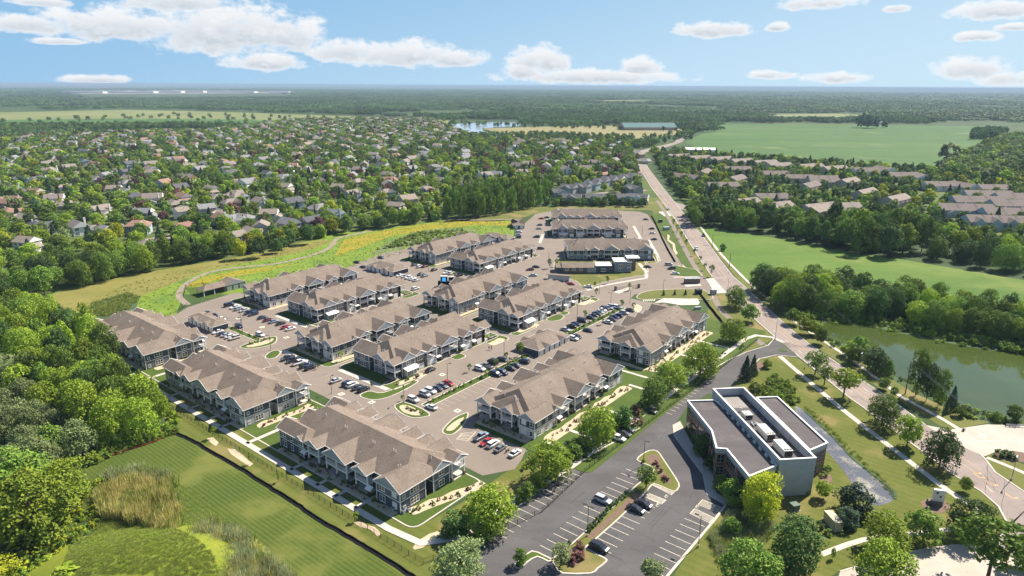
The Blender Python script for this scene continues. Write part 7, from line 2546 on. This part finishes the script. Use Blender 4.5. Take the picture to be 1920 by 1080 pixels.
def stuff(name, pts, protos, label, cat):
    """many small plants nobody could count: one object that sets copies of a few shapes on its points"""
    c = bpy.data.collections.new(name + '_shapes')
    for i, (me, mat) in enumerate(protos):
        o = bpy.data.objects.new(f'shape_{i:02d}', me)
        c.objects.link(o)
        if mat:
            o.material_slots[0].link = 'OBJECT'
            o.material_slots[0].material = M[mat]
    me = bpy.data.meshes.new(name)
    me.from_pydata([p[:3] for p in pts], [], [])
    a = me.attributes.new('turn', 'FLOAT_VECTOR', 'POINT')
    a.data.foreach_set('vector', [q for p in pts for q in (0, 0, p[3])])
    a = me.attributes.new('size', 'FLOAT_VECTOR', 'POINT')
    a.data.foreach_set('vector', [q for p in pts for q in (p[4], p[4], p[5])])
    a = me.attributes.new('pick', 'INT', 'POINT')
    a.data.foreach_set('value', [p[6] for p in pts])
    o = inst(name, me)
    ng = bpy.data.node_groups.new(name + '_scatter', 'GeometryNodeTree')
    ng.interface.new_socket('Geometry', in_out='INPUT', socket_type='NodeSocketGeometry')
    ng.interface.new_socket('Geometry', in_out='OUTPUT', socket_type='NodeSocketGeometry')
    gi, go = ng.nodes.new('NodeGroupInput'), ng.nodes.new('NodeGroupOutput')
    ip, ci = ng.nodes.new('GeometryNodeInstanceOnPoints'), ng.nodes.new('GeometryNodeCollectionInfo')
    ci.inputs['Collection'].default_value = c
    ci.inputs['Separate Children'].default_value = True
    ci.inputs['Reset Children'].default_value = True

    def attr(nm, typ):
        n = ng.nodes.new('GeometryNodeInputNamedAttribute')
        n.data_type = typ
        n.inputs['Name'].default_value = nm
        return n.outputs['Attribute']
    ng.links.new(gi.outputs[0], ip.inputs['Points'])
    ng.links.new(ci.outputs[0], ip.inputs['Instance'])
    ip.inputs['Pick Instance'].default_value = True
    ng.links.new(attr('pick', 'INT'), ip.inputs['Instance Index'])
    ng.links.new(attr('turn', 'FLOAT_VECTOR'), ip.inputs['Rotation'])
    ng.links.new(attr('size', 'FLOAT_VECTOR'), ip.inputs['Scale'])
    ng.links.new(ip.outputs[0], go.inputs[0])
    md = o.modifiers.new('scatter', 'NODES')
    md.node_group = ng
    o['kind'] = 'stuff'
    return tag(o, label, cat)


pr, index = [], {}
for kd_ in ('round', 'bushy', 'tall', 'spruce'):
    for lod in ('near', 'far'):
        src = PROTO[{'near': kd_, 'far': {'round': 'far', 'bushy': 'farbush', 'tall': 'farbush', 'spruce': 'farspruce'}[kd_]}[lod]]
        for lf in ([G_, D_, B_, Y_, W_, 'purple_leaf'] if kd_ in ('round', 'bushy') else [G_] if kd_ == 'tall' else ['needle']):
            for (cm, tm) in src[:2]:
                index.setdefault((kd_, lod, lf), []).append(len(pr))
                pr.append((cm, lf))
pts = []
for t in TREES:
    if id(t) in ids:
        continue
    kd_ = {'oval': 'round', 'loose': 'round', 'sapling': 'round', 'shrub': 'bushy', 'bare': 'bushy'}.get(t['kind'], t['kind'])
    lf = t['leaf'] if kd_ in ('round', 'bushy') else G_ if kd_ == 'tall' else 'needle'
    lf = G_ if (kd_ in ('round', 'bushy') and lf in ('needle', 'bark')) else lf
    pts.append((t['x'], t['y'], 0, r.uniform(0, 6.28), t['w'], t['h'], r.choice(index[(kd_, 'near' if t['d'] < 520 else 'far', lf)])))
stuff('distant_trees', pts, pr, 'countless leafy trees between and behind the houses of both suburbs', 'trees')
# ------------------------------------------------------------------ far woodland
def grove(seed, n, span):
    rr = random.Random(seed)
    mb = MB()
    for k in range(n):
        x, y = rr.uniform(-span / 2, span / 2), rr.uniform(-span / 2, span / 2)
        w, h = rr.uniform(10, 17), rr.uniform(8, 15)
        for q in range(46):
            d = Vector((rr.gauss(0, 1), rr.gauss(0, 1), abs(rr.gauss(0, 1)) * .9)).normalized()
            leaf_quad(mb, Vector((x + d.x * w * .45, y + d.y * w * .45, h * .35 + d.z * h * .62)), d, 2.0, rr)
    return mb


gp = []
for s, lf in ((201, D_), (202, 'leaf_far'), (203, D_), (204, 'leaf_far')):
    gp.append((grove(s, 26, 66).mesh('grove', ['leaf_green']), lf))
OPEN = [GP(q) for q in ([(1270, 268), (1318, 250), (1345, 229), (1500, 230), (1900, 235), (1960, 262), (1850, 300), (1748, 330), (1480, 306), (1300, 296)],
                        [(-300, 210), (0, 208), (240, 203), (420, 206), (700, 217), (850, 224), (985, 226), (985, 240), (1010, 236), (1170, 234), (1290, 241), (1300, 300), (900, 300), (560, 250), (-300, 245)],
                        [(1440, 213), (1560, 211), (1700, 219), (1560, 226), (1440, 223)], [(1085, 189), (1150, 187), (1265, 189), (1200, 193.5), (1110, 193.5)],
                        [(120, 186), (120, 171), (565, 170), (565, 183)])] + [GP(SUBURB_PX), GP(TOWN_PX)]
pts = []
for (d0, d1, step, sx, sz) in ((1150, 2700, 54, 1.0, 1.0), (2700, 6000, 118, 2.1, 1.05), (6000, 15000, 300, 5.2, 1.2)):
    y = d0 * .75
    while y < d1:
        x = -d1
        while x < d1:
            px, py = x + r.uniform(-.45, .45) * step, y + r.uniform(-.45, .45) * step
            x += step
            d = math.hypot(px, py)
            if not (d0 < d < d1):
                continue
            u, v, _ = proj(px, py, 0)
            if u < -200 or u > 2120:
                continue
            if any(inside(px, py, q) for q in OPEN):
                continue
            g = math.sin(px / 310 + 1.3 * math.sin(py / 700)) * math.sin(py / 520 + 1.1 * math.sin(px / 900))
            if g > .72 + (.1 if d < 2500 else 0):
                continue
            pts.append((px, py, 0, r.uniform(0, 6.28), sx * r.uniform(.9, 1.15), sz * r.uniform(.75, 1.15), r.randrange(4)))
        y += step
print('groves', len(pts))
o = stuff('woodland', pts, gp, 'endless dark green woodland stretching to the hazy horizon', 'woodland')
# ------------------------------------------------------------------ reeds, meadow plants, low shrubs
reed = [(blades(301, 34, .16, .017).mesh('reeds', ['reed_tan']), 'reed_tan'), (blades(302, 30, .2, .026).mesh('reeds', ['reed_tan']), 'reed_green'), (blades(303, 34, .2, .018).mesh('reeds', ['reed_tan']), 'reed_pale')]
tuft = [(blades(304, 30, .45, .022).mesh('tufts', ['leaf_bright']), 'leaf_bright'), (PROTO['shrub'][0][0], 'leaf_bright'), (PROTO['shrub'][1][0], 'leaf_grey'), (blades(305, 30, .45, .022).mesh('tufts', ['leaf_bright']), 'reed_green'), (PROTO['shrub'][0][0], 'leaf_green'), (PROTO['shrub'][1][0], 'leaf_yellow')]


def bed(px, n, w, h, picks, seed, z=0.0):
    poly = GP(px)
    rr = random.Random(seed)
    xs, ys = [p[0] for p in poly], [p[1] for p in poly]
    out = []
    while len(out) < n:
        x, y = rr.uniform(min(xs), max(xs)), rr.uniform(min(ys), max(ys))
        if inside(x, y, poly):
            zz = mound_z(x, y) if z == 'mound' else z
            out.append((x, y, zz, rr.uniform(0, 6.28), rr.uniform(*w), rr.uniform(*h), rr.choice(picks)))
    return out


MC, MR, MH = G(265, 1075), 27.0, 5.5


def mound_z(x, y):
    q = ((x - MC.x) / (MR * 1.0)) ** 2 + ((y - MC.y) / (MR * .62)) ** 2
    return MH * max(0, 1 - q) ** 1.3 if q < 1 else 0


mb = MB()
N_ = 40
for i in range(N_):
    for j in range(N_):
        q = []
        for a, b in ((0, 0), (1, 0), (1, 1), (0, 1)):
            x, y = MC.x + MR * (2 * (i + a) / N_ - 1), MC.y + MR * .62 * (2 * (j + b) / N_ - 1)
            q.append((x, y, mound_z(x, y) + .03))
        if max(c[2] for c in q) > .031:
            mb.poly(q)
me = mb.mesh('mound', ['mound'], True)
bm = bmesh.new()
bm.from_mesh(me)
bmesh.ops.remove_doubles(bm, verts=bm.verts, dist=.001)
bm.to_mesh(me)
bm.free()
inst('mound', me)['kind'] = 'structure'
pts = bed([(185, 968), (190, 925), (240, 905), (325, 915), (338, 990), (325, 1012), (260, 985)], 420, (1.6, 2.6), (3.0, 5.2), [0, 0, 1], 1) + bed([(190, 905), (215, 888), (260, 880), (320, 895), (330, 915), (240, 905)], 110, (2, 3), (2.4, 3.6), [2, 1], 2)
pts += bed([(350, 1005), (400, 985), (450, 1000), (520, 1060), (560, 1100), (420, 1110)], 420, (1.6, 2.4), (2.4, 4.2), [2, 1, 0, 2], 3)
und = bed([(165, 876), (240, 842), (330, 812), (318, 795), (240, 832), (170, 858)], 190, (1.5, 3.4), (1.0, 2.4), [1, 4, 4, 3], 12) + bed([(130, 960), (190, 900), (200, 960), (150, 1030), (60, 1100), (-20, 1100)], 160, (1.5, 3), (1.0, 2.2), [1, 4, 5, 3], 13)
und += bed([(250, 705), (330, 800), (340, 790), (262, 700)], 70, (1.4, 2.8), (1.0, 2.2), [4, 1], 14) + bed([(870, 1060), (960, 960), (1090, 862), (1240, 755), (1236, 748), (1080, 850), (930, 965), (850, 1050)], 150, (1.2, 2.4), (.8, 1.6), [4, 1, 4, 2], 15)
und += bed([(1420, 735), (1450, 705), (1480, 720), (1500, 755), (1470, 770)], 150, (1.2, 2.6), (1.0, 2.2), [4, 3, 4, 1], 10)
und += bed([(110, 590), (175, 615), (180, 604), (130, 584)], 60, (1.5, 3), (1, 2), [4, 1], 16) + bed([(1430, 572), (1500, 600), (1600, 602), (1645, 611), (1745, 633), (1850, 652), (1960, 672), (1960, 656), (1860, 638), (1640, 596), (1500, 588)], 420, (2, 4), (1.5, 3), [4, 1, 4], 17)
stuff('undergrowth', und, tuft, 'rough green undergrowth at the feet of the tree masses', 'undergrowth')
stuff('tall_reeds', pts, reed, 'tall tan and grey-green reeds round the grassy mound', 'reeds')
pts = bed([(120, 1110), (140, 1020), (200, 975), (270, 985), (340, 1010), (400, 1060), (420, 1110)], 4200, (.5, .9), (.25, .5), [0, 3, 3], 4, 'mound') + bed([(150, 965), (185, 900), (260, 870), (380, 930), (560, 1090), (380, 1110), (330, 1000)], 1500, (.5, .8), (.15, .3), [3, 3, 0], 5)
stuff('mound_grass', pts, tuft, 'long yellow-green grass over the mound in the lower left', 'grass')
MEADOW = [(115, 585), (250, 527), (440, 488), (620, 446), (700, 436), (830, 414), (960, 414), (960, 442), (900, 446), (760, 474), (640, 506), (440, 547), (348, 548), (328, 586), (175, 608)]
pts = bed(MEADOW, 3600, (.4, 1.1), (.2, .55), [3, 3, 0, 1, 3, 3, 4, 3], 6)
pts = [p for p in pts if not any((p[0] - q[0]) ** 2 + (p[1] - q[1]) ** 2 < 4 for q in PATH[::2])]
pts += bed([(142, 596), (180, 566), (240, 550), (262, 558), (230, 590)], 300, (1.2, 2.2), (1.0, 1.9), [3], 7) + bed([(700, 470), (780, 436), (870, 430), (880, 440), (780, 460)], 240, (2, 4), (.9, 1.7), [2, 4, 1], 8)
stuff('meadow_plants', pts, tuft, 'dense wild plants covering the bright green meadow', 'meadow plants')
pts = bed([(1330, 1010), (1365, 965), (1420, 955), (1450, 985), (1425, 1030), (1350, 1060)], 420, (1.2, 2.0), (1.3, 2.1), [1, 2], 9) + bed([(1500, 758), (1530, 775), (1600, 845), (1670, 912), (1680, 938), (1664, 922), (1590, 850), (1520, 780)], 160, (.6, 1.0), (.4, .8), [1], 11)
stuff('cattails', pts, reed, 'green cattails beside the office and along the creek', 'cattails')
bank = [(x, y, 0, r.uniform(0, 6.28), r.uniform(1.2, 2.6), r.uniform(.8, 1.8), r.choice([1, 4, 3])) for (x, y) in POND for _ in range(4) for x, y in [(x + r.uniform(-2, 2), y + r.uniform(-2, 2))]]
stuff('bank_plants', bank, tuft, 'low green growth along the pond bank', 'bank plants')
shrub_n = 0


def shrub(x, y, w, h, lf, label, group, z=.12):
    global shrub_n
    shrub_n += 1
    o = inst('shrub', r.choice(PROTO['shrub'])[0], None, (x, y, z), r.uniform(0, 6.28), (w, w, h))
    if lf != G_:
        recolour(o, 0, lf)
    return tag(o, label, 'shrub', group)


for (u, v, w) in [(1105, 996, 2.0), (1109, 990, 1.8), (1115, 984, 1.8), (1121, 978, 1.8), (1127, 972, 1.7), (1132, 966, 1.7), (1139, 959, 2.0), (1145, 953, 1.8), (1150, 948, 1.8), (1157, 944, 1.8), (1163, 939, 1.7), (1169, 934, 1.6), (1175, 928, 1.6)]:
    c = G(u, v)
    shrub(c.x, c.y, w, 1.2, D_, 'dark ball shrub in the line down the middle strip of the office car park', 'ball shrubs of the office strip')
for (u, v) in [(1228, 870), (1233, 876), (1238, 886), (1245, 898), (1250, 902)]:
    c = G(u, v)
    shrub(c.x, c.y, 1.8, 1.2, 'purple_leaf', 'small dark red shrub in the bark bed of the teardrop island', 'shrubs of the teardrop island')
for (u, v) in [(1086, 1028), (1090, 1036), (1083, 1044), (1078, 1050), (1072, 1057), (1066, 1052), (1088, 1048)]:
    c = G(u, v)
    shrub(c.x, c.y, 2.6, 1.7, 'purple_leaf', 'dark red mounded shrub in the bark bed at the lower divider', 'red shrubs of the lower divider')
for (u, v, w) in [(1175, 790, 3.0), (1190, 772, 3.2), (1197, 780, 3.0), (1200, 795, 2.6), (1188, 798, 2.8)]:
    c = G(u, v)
    shrub(c.x, c.y, w, 2.4, 'purple_leaf', 'brownish shrub in the corner bed above the shaded cars', 'brown shrubs of the corner bed')
for (u, v, w) in [(1490, 987, 3.2), (1501, 985, 2.6), (1512, 991, 2.4), (1520, 996, 2.0), (1537, 990, 2.6), (1480, 980, 3)]:
    c = G(u, v)
    shrub(c.x, c.y, w, 1.8, D_, 'clipped shrub in the clump left of the generator', 'shrubs by the generator')
for (u, v, w) in [(1874, 856, 3.4), (1887, 857, 3.6), (1898, 860, 3.6)]:
    c = G(u, v)
    shrub(c.x, c.y, w, 2.0, D_, 'dark clipped shrub in the bark bed at the right edge', 'shrubs of the plaza bed')
for (u, v) in [(1342, 673), (1350, 668), (1357, 664), (1344, 664), (1336, 668), (1388, 654), (1392, 651)]:
    c = G(u, v)
    shrub(c.x, c.y, 1.9, 1.2, D_, 'small shrub in the beds at the office drive entrance', 'shrubs of the drive entrance')
for (u, v) in [(1552, 1003), (1548, 884), (1544, 893), (1552, 880), (1493, 915), (1512, 925)]:
    c = G(u, v)
    shrub(c.x, c.y, 2.4, 1.5, G_, 'green shrub at the foot of the office right wall', 'shrubs at the office wall')
for (u, v, w, l) in [(1068, 1022, 1.6, D_), (1206, 868, 1.4, G_), (1000, 868, 3, G_), (1018, 852, 2.6, G_), (985, 880, 2.4, B_), (1064, 838, 2.8, D_), (1146, 790, 3, G_)]:
    c = G(u, v)
    shrub(c.x, c.y, w, w * .7, l, 'hedge shrub low between the car park trees', 'hedge shrubs by the car park trees')
LINES = [((134.2, -152.6, 135.4, -145), 16, 'on the gravel island at the end of the strip'), ((132, -244.4, 141.3, -243.8), 12, 'on the long island in the west lot'), ((138, -271, 138, -247), 22, 'in the strip at the west lot stalls'), ((143.6, -127, 143.6, -109), 14, 'at the garden end of the pale block'), ((146.6, -103.6, 195, -103.4), 34, 'in the bed between the pale block and the white walk'), ((214, -103.6, 268, -103.4), 30, 'in the bed between the slate block and the white walk'), ((93.6, -160, 93.6, -114), 30, 'in the shade below the dark slate block'),
         ((93.4, -231, 93.4, -184), 26, 'in the shade below the grey and navy block'), ((97, -109.2, 117, -104), 26, 'on the gravel at the end of the dark slate block'), ((97, -178.8, 116, -178), 14, 'on the gravel at the end of the grey and navy block'), ((142.3, -226, 142.3, -207), 12, 'before the porches of the block with the white pickup'),
         ((162.6, -301, 162.6, -284), 12, 'before the porches facing the west lot'), ((141, -149.4, 195, -149.2), 52, 'along the planted strip of the inner street'), ((222, -149.7, 273, -149.5), 42, 'along the strip by the packed car row'), ((145.5, -168.6, 157, -167.6), 10, 'at the corner of the block with the awning')]
for (s0, t0, s1, t1), n, p in LINES:
    n = int(n * .72)
    for k in range(n):
        q = P(s0, t0).lerp(P(s1, t1), (k + r.uniform(.1, .9)) / n) + Vector((r.uniform(-.9, .9), r.uniform(-.9, .9))) * (1 if n < 33 else .5)
        w = r.uniform(.7, 1.6)
        shrub(q.x, q.y, w, w * .75, r.choice([G_, D_, B_, 'purple_leaf', G_]), 'small garden shrub ' + p, 'garden shrubs ' + p)
print('shrubs', shrub_n)
# ------------------------------------------------------------------ the air
mb = MB()
mb.box(-61000, 61000, -3100, 91000, -1.0, 106.0, 0, True)
m = bpy.data.materials.new('haze')
m.use_nodes = True
t = m.node_tree
t.nodes.clear()
out, vol = t.nodes.new('ShaderNodeOutputMaterial'), t.nodes.new('ShaderNodeVolumePrincipled')
vol.inputs['Color'].default_value = (0.42, 0.55, 0.70, 1)
vol.inputs['Density'].default_value = HAZE_DENSITY
vol.inputs['Anisotropy'].default_value = 0.0
t.links.new(vol.outputs[0], out.inputs['Volume'])
M['haze'] = m
if HAZE_DENSITY > 0:
    o = mb.build('haze', 'haze')
    o['kind'] = 'stuff'
print('objects', len(scene.objects))
